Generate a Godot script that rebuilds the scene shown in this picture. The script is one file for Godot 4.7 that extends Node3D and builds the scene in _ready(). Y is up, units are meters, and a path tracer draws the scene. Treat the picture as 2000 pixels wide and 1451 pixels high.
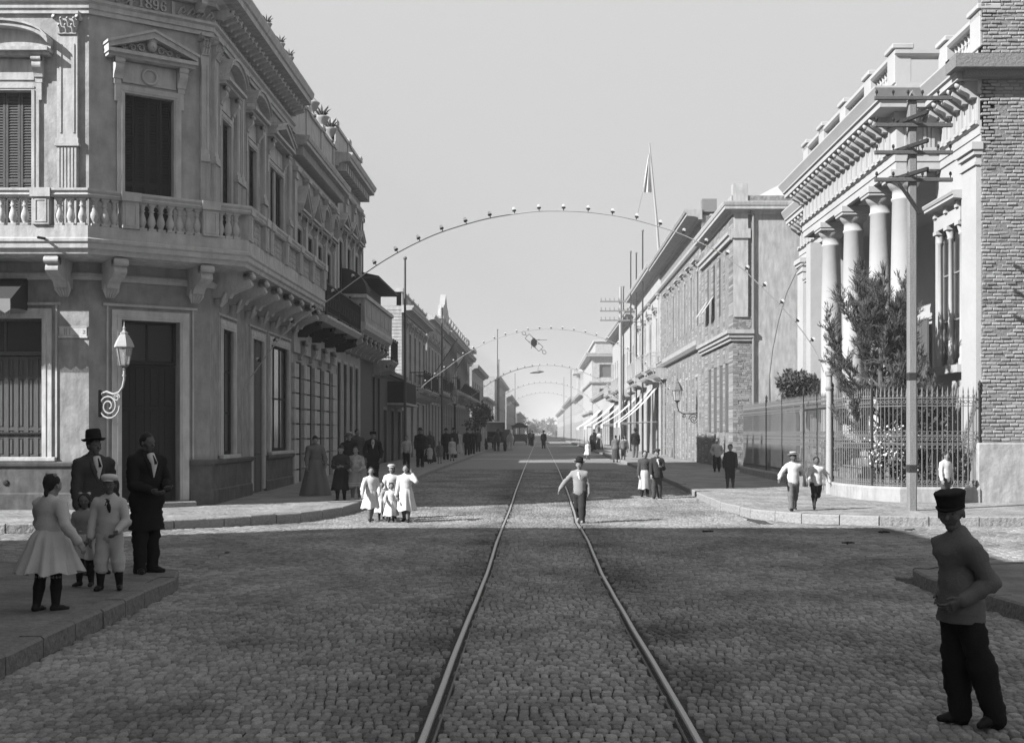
extends Node3D
# A paved town street with tram rails, seen down its axis from the middle of the carriageway.
# x runs to the right, y up, the street runs away along -z ("depth" d means z = -d). Left facades stand at x = -7.9, right ones at x = 8.1.

const XL := -7.9
const XR := 8.1
var M := {}
var rng := RandomNumberGenerator.new()
var taken := {}
var unit_box: ArrayMesh
var tick := 0


class MB:
	var v := PackedVector3Array()
	var n := PackedVector3Array()
	var c := PackedColorArray()
	var ix := PackedInt32Array()
	var xf := Transform3D.IDENTITY
	var tint := Color(1, 1, 1)
	var tinted := false

	func at(x: Transform3D) -> MB:
		xf = x
		return self

	func put(p: Vector3, nn: Vector3) -> int:
		v.append(xf * p)
		n.append((xf.basis * nn).normalized())
		if tinted:
			c.append(tint)
		return v.size() - 1

	func tri(a: Vector3, b: Vector3, d: Vector3) -> void:
		var nn := (b - a).cross(d - a)
		if nn.length_squared() < 1e-16:
			return
		nn = nn.normalized()
		var i := put(a, nn)
		put(b, nn)
		put(d, nn)
		ix.append_array(PackedInt32Array([i, i + 2, i + 1]))

	func quad(a: Vector3, b: Vector3, d: Vector3, e: Vector3) -> void:
		var nn := (d - a).cross(e - b)
		if nn.length_squared() < 1e-16:
			return
		nn = nn.normalized()
		var i := put(a, nn)
		put(b, nn)
		put(d, nn)
		put(e, nn)
		ix.append_array(PackedInt32Array([i, i + 2, i + 1, i, i + 3, i + 2]))

	func bx(x0: float, x1: float, y0: float, y1: float, z0: float, z1: float) -> MB:
		var a := Vector3(x0, y0, z1)
		var b := Vector3(x1, y0, z1)
		var d := Vector3(x1, y1, z1)
		var e := Vector3(x0, y1, z1)
		var f := Vector3(x0, y0, z0)
		var g := Vector3(x1, y0, z0)
		var h := Vector3(x1, y1, z0)
		var k := Vector3(x0, y1, z0)
		quad(a, b, d, e)
		quad(g, f, k, h)
		quad(b, g, h, d)
		quad(f, a, e, k)
		quad(e, d, h, k)
		quad(f, g, b, a)
		return self

	# a box with chamfered edges
	func cb(x0: float, x1: float, y0: float, y1: float, z0: float, z1: float, r: float) -> MB:
		var lo := Vector3(x0, y0, z0)
		var hi := Vector3(x1, y1, z1)
		r = minf(r, minf((hi - lo).x, minf((hi - lo).y, (hi - lo).z)) * 0.45)
		var P := func(sx: int, sy: int, sz: int, ax: int) -> Vector3:
			var p := Vector3(hi.x if sx > 0 else lo.x, hi.y if sy > 0 else lo.y, hi.z if sz > 0 else lo.z)
			var s := Vector3(sx, sy, sz)
			for k in 3:
				if k != ax:
					p[k] -= s[k] * r
			return p
		for ax in 3:
			for s in [-1, 1]:
				var q := []
				for t in [[-1, -1], [1, -1], [1, 1], [-1, 1]]:
					var w := [0, 0, 0]
					w[ax] = s
					w[(ax + 1) % 3] = t[0]
					w[(ax + 2) % 3] = t[1]
					q.append(P.call(w[0], w[1], w[2], ax))
				if s > 0:
					quad(q[0], q[1], q[2], q[3])
				else:
					quad(q[3], q[2], q[1], q[0])
		for ax in 3:
			var u := (ax + 1) % 3
			var w2 := (ax + 2) % 3
			for s in [-1, 1]:
				for t in [-1, 1]:
					var k0 := [0, 0, 0]
					k0[ax] = -1
					k0[u] = s
					k0[w2] = t
					var k1 := k0.duplicate()
					k1[ax] = 1
					var a: Vector3 = P.call(k0[0], k0[1], k0[2], u)
					var b: Vector3 = P.call(k1[0], k1[1], k1[2], u)
					var d: Vector3 = P.call(k1[0], k1[1], k1[2], w2)
					var e: Vector3 = P.call(k0[0], k0[1], k0[2], w2)
					if s * t > 0:
						quad(a, b, d, e)
					else:
						quad(e, d, b, a)
		for sx in [-1, 1]:
			for sy in [-1, 1]:
				for sz in [-1, 1]:
					var a: Vector3 = P.call(sx, sy, sz, 0)
					var b: Vector3 = P.call(sx, sy, sz, 1)
					var d: Vector3 = P.call(sx, sy, sz, 2)
					if sx * sy * sz > 0:
						tri(a, b, d)
					else:
						tri(a, d, b)
		return self

	# a polygon in the xy plane, counter-clockwise, drawn out from z0 to z1
	func prism(p: PackedVector2Array, z0: float, z1: float) -> MB:
		var area := 0.0
		for i in p.size():
			area += p[i].cross(p[(i + 1) % p.size()])
		if area < 0.0:
			p.reverse()
		var t := Geometry2D.triangulate_polygon(p)
		for i in range(0, t.size(), 3):
			var a := p[t[i]]
			var b := p[t[i + 1]]
			var d := p[t[i + 2]]
			if (b - a).cross(d - a) < 0.0:
				var s := b
				b = d
				d = s
			tri(Vector3(a.x, a.y, z1), Vector3(b.x, b.y, z1), Vector3(d.x, d.y, z1))
			tri(Vector3(a.x, a.y, z0), Vector3(d.x, d.y, z0), Vector3(b.x, b.y, z0))
		for i in p.size():
			var a := p[i]
			var b := p[(i + 1) % p.size()]
			quad(Vector3(a.x, a.y, z0), Vector3(b.x, b.y, z0), Vector3(b.x, b.y, z1), Vector3(a.x, a.y, z1))
		return self

	# a moulding: profile points (out, y) from the bottom up, carried along plan points (x, z) with mitred corners
	func sweep(prof: Array, path: Array, caps := true) -> MB:
		var k := path.size()
		var rows := []
		for i in k:
			var n1 := Vector2.ZERO
			var n2 := Vector2.ZERO
			if i > 0:
				var t: Vector2 = (path[i] - path[i - 1]).normalized()
				n1 = Vector2(-t.y, t.x)
			if i < k - 1:
				var t2: Vector2 = (path[i + 1] - path[i]).normalized()
				n2 = Vector2(-t2.y, t2.x)
			if i == 0:
				n1 = n2
			if i == k - 1:
				n2 = n1
			var m: Vector2 = (n1 + n2) / (1.0 + n1.dot(n2))
			var row := []
			for q in prof:
				row.append(Vector3(path[i].x + m.x * q.x, q.y, path[i].y + m.y * q.x))
			rows.append(row)
		for i in k - 1:
			for j in prof.size() - 1:
				quad(rows[i][j], rows[i + 1][j], rows[i + 1][j + 1], rows[i][j + 1])
		if caps:
			var flat := PackedVector2Array()
			for q in prof:
				flat.append(q)
			var t := Geometry2D.triangulate_polygon(flat)
			for e in [0, k - 1]:
				for i in range(0, t.size(), 3):
					tri(rows[e][t[i]], rows[e][t[i + 1]], rows[e][t[i + 2]])
		return self

	# a turned shape about the y axis: points (radius, y) from the bottom up
	func lathe(prof: Array, seg := 16, o := Vector3.ZERO, smooth := true) -> MB:
		var rows := []
		for j in prof.size():
			var t := Vector2.ZERO
			if j > 0:
				t += (prof[j] - prof[j - 1]).normalized()
			if j < prof.size() - 1:
				t += (prof[j + 1] - prof[j]).normalized()
			var nn := Vector2(t.y, -t.x).normalized()
			var row := []
			for i in seg:
				var a := TAU * i / seg
				row.append(put(o + Vector3(prof[j].x * cos(a), prof[j].y, prof[j].x * sin(a)), Vector3(nn.x * cos(a), nn.y, nn.x * sin(a))) if smooth else 0)
			rows.append(row)
		for j in prof.size() - 1:
			for i in seg:
				var i2 := (i + 1) % seg
				if smooth:
					ix.append_array(PackedInt32Array([rows[j][i], rows[j][i2], rows[j + 1][i2], rows[j][i], rows[j + 1][i2], rows[j + 1][i]]))
				else:
					var a0 := TAU * i / seg
					var a1 := TAU * (i + 1) / seg
					quad(o + Vector3(prof[j].x * cos(a1), prof[j].y, prof[j].x * sin(a1)), o + Vector3(prof[j].x * cos(a0), prof[j].y, prof[j].x * sin(a0)), o + Vector3(prof[j + 1].x * cos(a0), prof[j + 1].y, prof[j + 1].x * sin(a0)), o + Vector3(prof[j + 1].x * cos(a1), prof[j + 1].y, prof[j + 1].x * sin(a1)))
		return self

	# a round bar along points; r is one radius or one per point
	func tube(p: Array, r, sides := 8) -> MB:
		var rows := []
		var up := Vector3.UP
		var side := Vector3.ZERO
		for i in p.size():
			var t: Vector3 = (p[mini(i + 1, p.size() - 1)] - p[maxi(i - 1, 0)]).normalized()
			if side == Vector3.ZERO:
				side = t.cross(up if absf(t.y) < 0.95 else Vector3.RIGHT).normalized()
			side = (side - t * side.dot(t)).normalized()
			var b := t.cross(side)
			var rr: float = r[i] if r is Array else r
			var row := []
			for k in sides:
				var a := TAU * k / sides
				var d := side * cos(a) + b * sin(a)
				row.append(put(p[i] + d * rr, d))
			rows.append(row)
		for i in p.size() - 1:
			for k in sides:
				var k2 := (k + 1) % sides
				ix.append_array(PackedInt32Array([rows[i][k], rows[i + 1][k2], rows[i][k2], rows[i][k], rows[i + 1][k], rows[i + 1][k2]]))
		for e in [0, p.size() - 1]:
			for k in range(1, sides - 1):
				if e == 0:
					ix.append_array(PackedInt32Array([rows[e][0], rows[e][k], rows[e][k + 1]]))
				else:
					ix.append_array(PackedInt32Array([rows[e][0], rows[e][k + 1], rows[e][k]]))
		return self

	func ball(o: Vector3, r: float, seg := 10, squash := 1.0) -> MB:
		var prof := []
		var h := maxi(4, seg / 2)
		for j in h + 1:
			var a := PI * j / h - PI / 2
			prof.append(Vector2(maxf(cos(a) * r, 0.0005), sin(a) * r * squash))
		return lathe(prof, seg, o)

	func mesh() -> ArrayMesh:
		var m := ArrayMesh.new()
		if v.is_empty():
			return m
		var a := []
		a.resize(Mesh.ARRAY_MAX)
		a[Mesh.ARRAY_VERTEX] = v
		a[Mesh.ARRAY_NORMAL] = n
		if tinted:
			a[Mesh.ARRAY_COLOR] = c
		a[Mesh.ARRAY_INDEX] = ix
		m.add_surface_from_arrays(Mesh.PRIMITIVE_TRIANGLES, a)
		return m


# signed distances to tapered capsules on a grid, joined smoothly and meshed as surface nets
class Blob:
	var bones := []

	func add(a: Vector3, b: Vector3, ra: float, rb: float, k := 0.02, flat := 1.0, wide := 1.0) -> Blob:
		bones.append([a, b, ra, rb, k, flat, wide])
		return self

	func into(mb: MB, h: float) -> void:
		if bones.is_empty():
			return
		var lo := Vector3(1e9, 1e9, 1e9)
		var hi := -lo
		for q in bones:
			var r: float = maxf(q[2], q[3]) * maxf(1.0, q[6]) + 3.0 * h
			for p in [q[0], q[1]]:
				lo = lo.min(p - Vector3.ONE * r)
				hi = hi.max(p + Vector3.ONE * r)
		var nx := int((hi.x - lo.x) / h) + 2
		var ny := int((hi.y - lo.y) / h) + 2
		var nz := int((hi.z - lo.z) / h) + 2
		var f := PackedFloat32Array()
		f.resize(nx * ny * nz)
		f.fill(9.0)
		for q in bones:
			var a: Vector3 = q[0]
			var b: Vector3 = q[1]
			var ra: float = q[2]
			var dr: float = q[3] - ra
			var k: float = q[4]
			var fz: float = q[5]
			var wx: float = q[6]
			var r: float = maxf(ra, q[3]) * maxf(1.0, wx) + 3.0 * h + k * 0.5
			var mn := a.min(b) - Vector3.ONE * r
			var mx := a.max(b) + Vector3.ONE * r
			var i0 := maxi(0, int((mn.x - lo.x) / h))
			var i1 := mini(nx - 1, int((mx.x - lo.x) / h) + 1)
			var j0 := maxi(0, int((mn.y - lo.y) / h))
			var j1 := mini(ny - 1, int((mx.y - lo.y) / h) + 1)
			var k0 := maxi(0, int((mn.z - lo.z) / h))
			var k1 := mini(nz - 1, int((mx.z - lo.z) / h) + 1)
			var sc := Vector3(1.0 / wx, 1.0, 1.0 / fz)
			var a2 := a * sc
			var ab := b * sc - a2
			var ll := maxf(ab.length_squared(), 1e-9)
			var back := minf(fz, wx) if minf(fz, wx) < 1.0 else 1.0
			for z in range(k0, k1 + 1):
				for y in range(j0, j1 + 1):
					var row := (z * ny + y) * nx
					for x in range(i0, i1 + 1):
						var p := (lo + Vector3(x, y, z) * h) * sc - a2
						var t := clampf(p.dot(ab) / ll, 0.0, 1.0)
						var d := ((p - ab * t).length() - ra - dr * t) * back
						var o := f[row + x]
						var e := k - absf(d - o)
						f[row + x] = minf(d, o) - (e * e / k * 0.25 if e > 0.0 else 0.0)
		var id := {}
		var first := mb.v.size()
		var pos := PackedVector3Array()
		var sx := 1
		var sy := nx
		var sz := nx * ny
		var off := [0, sx, sy, sx + sy, sz, sz + sx, sz + sy, sz + sx + sy]
		var edges := [[0, 1], [2, 3], [4, 5], [6, 7], [0, 2], [1, 3], [4, 6], [5, 7], [0, 4], [1, 5], [2, 6], [3, 7]]
		var cell_lim := 1.9 * h
		for z in nz - 1:
			for y in ny - 1:
				var base := (z * ny + y) * nx
				for x in nx - 1:
					var i := base + x
					if absf(f[i]) > cell_lim:
						continue
					var inside := 0
					for o in off:
						if f[i + o] < 0.0:
							inside += 1
					if inside == 0 or inside == 8:
						continue
					var s := Vector3.ZERO
					var cnt := 0
					for e in edges:
						var d0 := f[i + off[e[0]]]
						var d1 := f[i + off[e[1]]]
						if (d0 < 0.0) != (d1 < 0.0):
							var t := d0 / (d0 - d1)
							var c0: int = e[0]
							var c1: int = e[1]
							s += Vector3(c0 & 1, (c0 >> 1) & 1, c0 >> 2).lerp(Vector3(c1 & 1, (c1 >> 1) & 1, c1 >> 2), t)
							cnt += 1
					id[i] = pos.size()
					pos.append(lo + (Vector3(x, y, z) + s / cnt) * h)
		var nor := PackedVector3Array()
		nor.resize(pos.size())
		var tris := PackedInt32Array()
		for i in id:
			var d0 := f[i]
			for ax in 3:
				var st: int = [sx, sy, sz][ax]
				var s1: int = [sy, sz, sx][ax]
				var s2: int = [sz, sx, sy][ax]
				var d1 := f[i + st]
				if (d0 < 0.0) == (d1 < 0.0):
					continue
				if not (id.has(i - s1) and id.has(i - s2) and id.has(i - s1 - s2)):
					continue
				var q := [id[i], id[i - s1], id[i - s1 - s2], id[i - s2]]
				if d0 >= 0.0:
					q.reverse()
				var nn := (pos[q[2]] - pos[q[0]]).cross(pos[q[3]] - pos[q[1]])
				for w in q:
					nor[w] += nn
				tris.append_array(PackedInt32Array([q[0], q[2], q[1], q[0], q[3], q[2]]))
		for i in pos.size():
			mb.put(pos[i], nor[i])
		for t in tris:
			mb.ix.append(first + t)


func lap(what: String) -> void:
	print("%6.1f s  %s" % [(Time.get_ticks_msec() - tick) / 1000.0, what])


func numbered(called: String) -> String:
	if not taken.has(called):
		taken[called] = 0
		return called
	taken[called] += 1
	return "%s_%03d" % [called, taken[called]]


func thing(called: String, label: String, category: String, where := Vector3.ZERO, turn := 0.0, group := "") -> Node3D:
	var o := Node3D.new()
	o.name = numbered(called)
	add_child(o)
	o.position = where
	o.rotation.y = turn
	o.set_meta("label", label)
	o.set_meta("category", category)
	if group:
		o.set_meta("group", group)
	return o


func obj(called: String, mb: MB, mat: Material, parent: Node, kind := "") -> MeshInstance3D:
	var o := MeshInstance3D.new()
	o.name = called
	o.mesh = mb.mesh()
	o.material_override = mat
	if parent == self:
		o.name = numbered(called)
		add_child(o)
	else:
		parent.add_child(o, true)
	if kind:
		o.set_meta("kind", kind)
	return o


func share(called: String, mesh: Mesh, mat: Material, parent: Node, where: Transform3D) -> MeshInstance3D:
	var o := MeshInstance3D.new()
	o.name = called
	o.mesh = mesh
	o.material_override = mat
	parent.add_child(o, true)
	o.transform = where
	return o


# a plain block as a part
func blk(called: String, parent: Node, mat: Material, x0: float, x1: float, y0: float, y1: float, z0: float, z1: float) -> MeshInstance3D:
	return share(called, unit_box, mat, parent, Transform3D(Basis.from_scale(Vector3(x1 - x0, y1 - y0, z1 - z0)), Vector3(x0 + x1, y0 + y1, z0 + z1) / 2.0))


func spot(p: Vector3, turn := 0.0, s := Vector3.ONE) -> Transform3D:
	return Transform3D(Basis(Vector3.UP, turn) * Basis.from_scale(s), p)


# ---------------------------------------------------------------- materials
func grey(l: float) -> Color:
	return Color(l, l, l).linear_to_srgb()


func noise_tex(seed_: int, freq: float, lo: float, hi: float, size := 512, kind := FastNoiseLite.TYPE_SIMPLEX_SMOOTH, oct := 5, normal := 0.0) -> NoiseTexture2D:
	var nz := FastNoiseLite.new()
	nz.seed = seed_
	nz.noise_type = kind
	nz.frequency = freq
	nz.fractal_octaves = oct
	nz.fractal_gain = 0.6
	var t := NoiseTexture2D.new()
	t.width = size
	t.height = size
	t.seamless = true
	t.noise = nz
	if normal > 0.0:
		t.as_normal_map = true
		t.bump_strength = normal
	else:
		var g := Gradient.new()
		g.set_color(0, grey(lo))
		g.set_color(1, grey(hi))
		t.color_ramp = g
	return t


func mat(key: String, l: float, rough := 0.85, tex := "", scale := 0.3, bump := "", bump_scale := 1.0, nscale := 0.5) -> StandardMaterial3D:
	var m := StandardMaterial3D.new()
	m.resource_name = key
	m.albedo_color = grey(l)
	m.roughness = rough
	m.metallic_specular = 0.2
	m.uv1_triplanar = true
	m.uv1_world_triplanar = true
	m.uv1_scale = Vector3.ONE * scale
	m.uv1_triplanar_sharpness = 4.0
	if tex:
		m.albedo_texture = M[tex]
	if bump:
		m.normal_enabled = true
		m.normal_texture = M[bump]
		m.normal_scale = bump_scale
	M[key] = m
	return m


func streaked(m: StandardMaterial3D, tex: String, sx: float, sy: float) -> void:
	m.detail_enabled = true
	m.detail_albedo = M[tex]
	m.detail_blend_mode = BaseMaterial3D.BLEND_MODE_MUL
	m.detail_uv_layer = BaseMaterial3D.DETAIL_UV_2
	m.uv2_triplanar = true
	m.uv2_world_triplanar = true
	m.uv2_scale = Vector3(sx, sy, sx)


func make_materials() -> void:
	M["t_soft"] = noise_tex(3, 0.008, 0.78, 1.05, 512)
	M["t_mottle"] = noise_tex(29, 0.018, 0.66, 1.12, 512, FastNoiseLite.TYPE_SIMPLEX_SMOOTH, 6)
	M["t_pale"] = noise_tex(23, 0.006, 0.88, 1.02, 512)
	M["t_hard"] = noise_tex(5, 0.012, 0.5, 1.05, 512)
	M["t_fine"] = noise_tex(7, 0.05, 0.6, 1.0, 512)
	M["t_streak"] = noise_tex(11, 0.02, 0.7, 1.12, 512)
	M["t_patch"] = noise_tex(13, 0.006, 0.45, 1.15, 512, FastNoiseLite.TYPE_CELLULAR, 3)
	M["n_fine"] = noise_tex(17, 0.06, 0, 1, 512, FastNoiseLite.TYPE_SIMPLEX_SMOOTH, 5, 5.0)
	M["n_rough"] = noise_tex(19, 0.02, 0, 1, 512, FastNoiseLite.TYPE_SIMPLEX_SMOOTH, 5, 9.0)
	for a in [["stucco", 0.32, "t_mottle", 0.16], ["stucco_trim", 0.4, "t_soft", 0.35], ["stucco_pale", 0.3, "t_soft", 0.25], ["stucco_white", 0.34, "t_soft", 0.3], ["stucco_grey", 0.31, "t_soft", 0.25], ["plinth", 0.12, "t_hard", 0.3], ["rusticated", 0.4, "t_soft", 0.4], ["paint_white", 0.46, "t_soft", 0.5], ["stucco_low", 0.27, "t_mottle", 0.16]]:
		streaked(mat(a[0], a[1], 0.9, a[2], a[3], "n_fine", 0.14), "t_streak", 0.45, 0.09)
	mat("hall_white", 0.31, 0.9, "t_pale", 0.12, "n_fine", 0.06)
	mat("pavement", 0.33, 0.9, "t_hard", 0.12, "n_fine", 0.5)
	streaked(M.pavement, "t_fine", 0.9, 0.9)
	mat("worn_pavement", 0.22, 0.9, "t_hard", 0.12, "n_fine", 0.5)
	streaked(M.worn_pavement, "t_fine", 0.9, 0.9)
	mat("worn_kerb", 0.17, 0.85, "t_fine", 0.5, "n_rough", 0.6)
	mat("kerb", 0.26, 0.85, "t_fine", 0.5, "n_rough", 0.6)
	mat("ground", 0.2, 0.95, "t_soft", 0.05)
	mat("dirt", 0.065, 0.95, "t_fine", 0.6, "n_rough", 0.8)
	mat("cobble", 1.0, 0.8, "t_fine", 1.1, "n_fine", 0.5)
	M.cobble.vertex_color_use_as_albedo = true
	mat("crossing", 0.4, 0.85, "t_fine", 0.5, "n_fine", 0.6)
	mat("steel", 0.4, 0.42, "t_fine", 2.0)
	M.steel.metallic = 0.55
	mat("iron", 0.035, 0.6, "t_fine", 1.2)
	mat("iron_grey", 0.16, 0.6, "t_fine", 1.2)
	mat("iron_pale", 0.36, 0.6, "t_fine", 1.2)
	mat("wood_dark", 0.035, 0.7, "t_fine", 0.9)
	M.wood_dark.metallic_specular = 0.08
	mat("wood_mid", 0.11, 0.75, "t_fine", 0.9)
	mat("wood_grey", 0.22, 0.85, "t_fine", 0.8)
	streaked(M.wood_grey, "t_streak", 4.0, 0.15)
	streaked(M.wood_mid, "t_streak", 4.0, 0.2)
	mat("wood_pale", 0.33, 0.85, "t_fine", 0.8)
	mat("glass", 0.02, 0.12)
	M.glass.metallic_specular = 0.6
	mat("globe", 0.8, 0.1)
	M.globe.transparency = BaseMaterial3D.TRANSPARENCY_ALPHA
	M.globe.albedo_color.a = 0.3
	mat("mortar", 0.18, 0.95, "t_fine", 0.8, "n_rough", 0.6)
	mat("brick", 1.0, 0.92, "t_fine", 1.6, "n_rough", 0.5)
	M.brick.vertex_color_use_as_albedo = true
	mat("rawbrick", 0.26, 0.95, "t_hard", 0.5, "n_rough", 0.6)
	streaked(M.rawbrick, "t_fine", 0.5, 2.2)
	mat("roof", 0.34, 0.85, "t_soft", 0.3)
	mat("roof_dark", 0.06, 0.85, "t_soft", 0.3)
	mat("canvas_dark", 0.055, 0.9, "t_fine", 0.8)
	mat("canvas_white", 0.42, 0.9, "t_soft", 0.4)
	mat("leaf_dark", 0.06, 0.8)
	M.leaf_dark.backlight_enabled = true
	M.leaf_dark.backlight = grey(0.03)
	M.leaf_dark.cull_mode = BaseMaterial3D.CULL_DISABLED
	mat("leaf_mid", 0.1, 0.8)
	mat("blossom", 0.5, 0.8)
	mat("bark", 0.1, 0.95, "t_fine", 1.5, "n_rough", 1.0)
	mat("horse_hide", 0.05, 0.7, "t_soft", 0.6)
	mat("horse_pale", 0.5, 0.7, "t_soft", 0.6)
	mat("skin", 0.2, 0.6, "t_soft", 0.8)
	mat("skin_with_shade", 0.1, 0.6, "t_soft", 0.8)  # shade on the faces and film response put into the skin colour
	mat("hair", 0.025, 0.6, "t_fine", 3.0)
	mat("hair_light", 0.12, 0.6, "t_fine", 3.0)
	mat("eye", 0.02, 0.25)
	mat("lip", 0.07, 0.6)
	for a in [["cloth_black", 0.016], ["cloth_coal", 0.03], ["cloth_dark", 0.05], ["cloth_mid", 0.11], ["cloth_grey", 0.2], ["cloth_light", 0.36], ["cloth_white", 0.44], ["cloth_cream", 0.55]]:
		mat(a[0], a[1], 0.95, "t_pale", 1.3, "n_fine", 0.25)
	mat("cloth_print", 0.3, 0.95, "t_patch", 3.0, "n_fine", 0.5)
	mat("shoe", 0.02, 0.45, "t_fine", 2.0)
	mat("straw", 0.4, 0.8, "t_fine", 3.0)


# ---------------------------------------------------------------- ground
func knots(d: float, k: Array) -> float:
	for i in range(1, k.size()):
		if d <= k[i][0]:
			var t: float = clampf((d - k[i - 1][0]) / (k[i][0] - k[i - 1][0]), 0.0, 1.0)
			t = lerpf(t, t * t * (3.0 - 2.0 * t), 0.5)
			return lerpf(k[i - 1][1], k[i][1], t)
	return k[-1][1]


const ROAD := [[-40, 0.0], [7.2, 0.0], [9.7, -0.03], [12.5, -0.085], [14.9, -0.135], [17.6, -0.175], [19.2, -0.155], [22.0, -0.115], [24.9, -0.145], [28.0, -0.2], [30.9, -0.155], [40.0, -0.02], [58.0, 0.08], [150.0, 0.17], [900.0, 0.2]]
const PAVE := [[-40, 0.16], [7.0, 0.15], [10.0, 0.12], [16.0, 0.02], [24.0, 0.04], [29.0, 0.01], [34.0, 0.06], [42.0, 0.14], [58.0, 0.22], [150.0, 0.31], [900.0, 0.33]]


func road_y(d: float) -> float:
	return knots(d, ROAD)


func pave_y(d: float) -> float:
	return knots(d, PAVE)


# kerb lines in plan (x, d); the pavement lies to the outer side
const KERB_NL := [[-17.0, 17.6], [-7.4, 17.3], [-5.2, 16.7], [-4.55, 16.1], [-4.35, 15.3], [-4.1, 12.0], [-3.85, 8.5], [-3.75, 5.0], [-3.75, -14.0]]
const KERB_NR := [[4.85, -14.0], [4.8, 5.0], [4.75, 10.0], [4.65, 15.4], [4.75, 16.3], [5.3, 16.9], [7.4, 17.3], [18.0, 17.5]]
const KERB_FL := [[-4.5, 420.0], [-4.5, 60.0], [-4.5, 34.0], [-4.45, 31.6], [-4.6, 29.8], [-5.2, 27.8], [-6.4, 25.9], [-8.0, 24.4], [-10.0, 23.9], [-17.0, 23.7]]
const KERB_FR := [[18.0, 26.4], [9.0, 26.2], [7.0, 26.4], [5.6, 27.4], [4.8, 29.2], [4.45, 31.6], [4.4, 35.0], [4.5, 60.0], [4.6, 420.0]]


func chain(line: Array, step: float) -> Array:
	var out := []
	for i in line.size() - 1:
		var a := Vector2(line[i][0], line[i][1])
		var b := Vector2(line[i + 1][0], line[i + 1][1])
		var k := maxi(1, int(ceil(a.distance_to(b) / step)))
		for j in k:
			out.append(a.lerp(b, float(j) / k))
	out.append(Vector2(line[-1][0], line[-1][1]))
	return out


func kerb_and_pavement(called: String, line: Array, outer: Array, side: float) -> void:
	# the pavement: a sheet between the kerb's back edge and the building line
	var pts := chain(line, 1.1)
	var back := []
	for i in pts.size():
		var t: Vector2 = (pts[mini(i + 1, pts.size() - 1)] - pts[maxi(i - 1, 0)]).normalized()
		back.append(pts[i] + Vector2(-t.y, t.x) * side * 0.2)
	var poly := PackedVector2Array()
	for p in back:
		poly.append(p)
	for p in outer:
		poly.append(Vector2(p[0], p[1]))
	var mb := MB.new()
	var tr := Geometry2D.triangulate_polygon(poly)
	# cut the triangles by depth so that the sheet follows the rise of the street
	for i in range(0, tr.size(), 3):
		var todo := [PackedVector2Array([poly[tr[i]], poly[tr[i + 1]], poly[tr[i + 2]]])]
		for cut in [8.5, 10.0, 12.0, 14.0, 16.0, 24.0, 29.0, 34.0, 38.0, 42.0, 50.0, 58.0, 90.0, 150.0]:
			var next := []
			for q in todo:
				var lo := PackedVector2Array()
				var hi := PackedVector2Array()
				for k in q.size():
					var a: Vector2 = q[k]
					var b: Vector2 = q[(k + 1) % q.size()]
					if a.y <= cut:
						lo.append(a)
					if a.y >= cut:
						hi.append(a)
					if (a.y - cut) * (b.y - cut) < 0.0:
						var m := a.lerp(b, (cut - a.y) / (b.y - a.y))
						lo.append(m)
						hi.append(m)
				if lo.size() > 2:
					next.append(lo)
				if hi.size() > 2:
					next.append(hi)
			todo = next
		for q in todo:
			for k in range(1, q.size() - 1):
				var a := Vector3(q[0].x, pave_y(q[0].y), -q[0].y)
				var b := Vector3(q[k].x, pave_y(q[k].y), -q[k].y)
				var d := Vector3(q[k + 1].x, pave_y(q[k + 1].y), -q[k + 1].y)
				if (b - a).cross(d - a).y < 0.0:
					mb.tri(a, d, b)
				else:
					mb.tri(a, b, d)
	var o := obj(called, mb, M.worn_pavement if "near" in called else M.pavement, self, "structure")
	o.set_meta("label", "pale flat pavement raised above the cobbled street")
	# the kerb: stones of about a metre, each its own piece
	for i in pts.size() - 1:
		var a: Vector2 = pts[i]
		var b: Vector2 = pts[i + 1]
		if a.y > 90.0 and b.y > 90.0 and i % 6:
			continue
		if a.y > 90.0:
			b = pts[mini(i + 6, pts.size() - 1)]
		var a2: Vector2 = back[i]
		var b2: Vector2 = back[mini(i + (6 if a.y > 90.0 else 1), pts.size() - 1)]
		var g := 0.012
		var t := (b - a).normalized()
		var sm := MB.new()
		var pa := a + t * g
		var pb := b - t * g
		var qa := a2 + t * g
		var qb := b2 - t * g
		var lift := rng.randf_range(-0.006, 0.010)
		var push := rng.randf_range(-0.008, 0.008)
		var nn := Vector2(-t.y, t.x) * side
		pa += nn * push
		pb += nn * push
		var ya := pave_y(a.y) + lift
		var yb := pave_y(b.y) + lift
		var bev := 0.022
		var A0 := Vector3(pa.x, road_y(a.y) - 0.12, -pa.y)
		var B0 := Vector3(pb.x, road_y(b.y) - 0.12, -pb.y)
		var A1 := Vector3(pa.x, ya - bev, -pa.y)
		var B1 := Vector3(pb.x, yb - bev, -pb.y)
		var ia := pa + nn * bev
		var ib := pb + nn * bev
		var A2 := Vector3(ia.x, ya, -ia.y)
		var B2 := Vector3(ib.x, yb, -ib.y)
		var A3 := Vector3(qa.x, ya, -qa.y)
		var B3 := Vector3(qb.x, yb, -qb.y)
		var A4 := Vector3(qa.x, A0.y, -qa.y)
		var B4 := Vector3(qb.x, B0.y, -qb.y)
		if side > 0.0:
			sm.quad(A0, B0, B1, A1)
			sm.quad(A1, B1, B2, A2)
			sm.quad(A2, B2, B3, A3)
		else:
			sm.quad(B0, A0, A1, B1)
			sm.quad(B1, A1, A2, B2)
			sm.quad(B2, A2, A3, B3)
		for e in [[A0, A1, A2, A3, A4], [B0, B1, B2, B3, B4]]:
			sm.tri(e[0], e[1], e[2])
			sm.tri(e[0], e[2], e[3])
			sm.tri(e[0], e[3], e[4])
		obj("kerb_stone", sm, M.worn_kerb if "near" in called else M.kerb, o)


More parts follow.
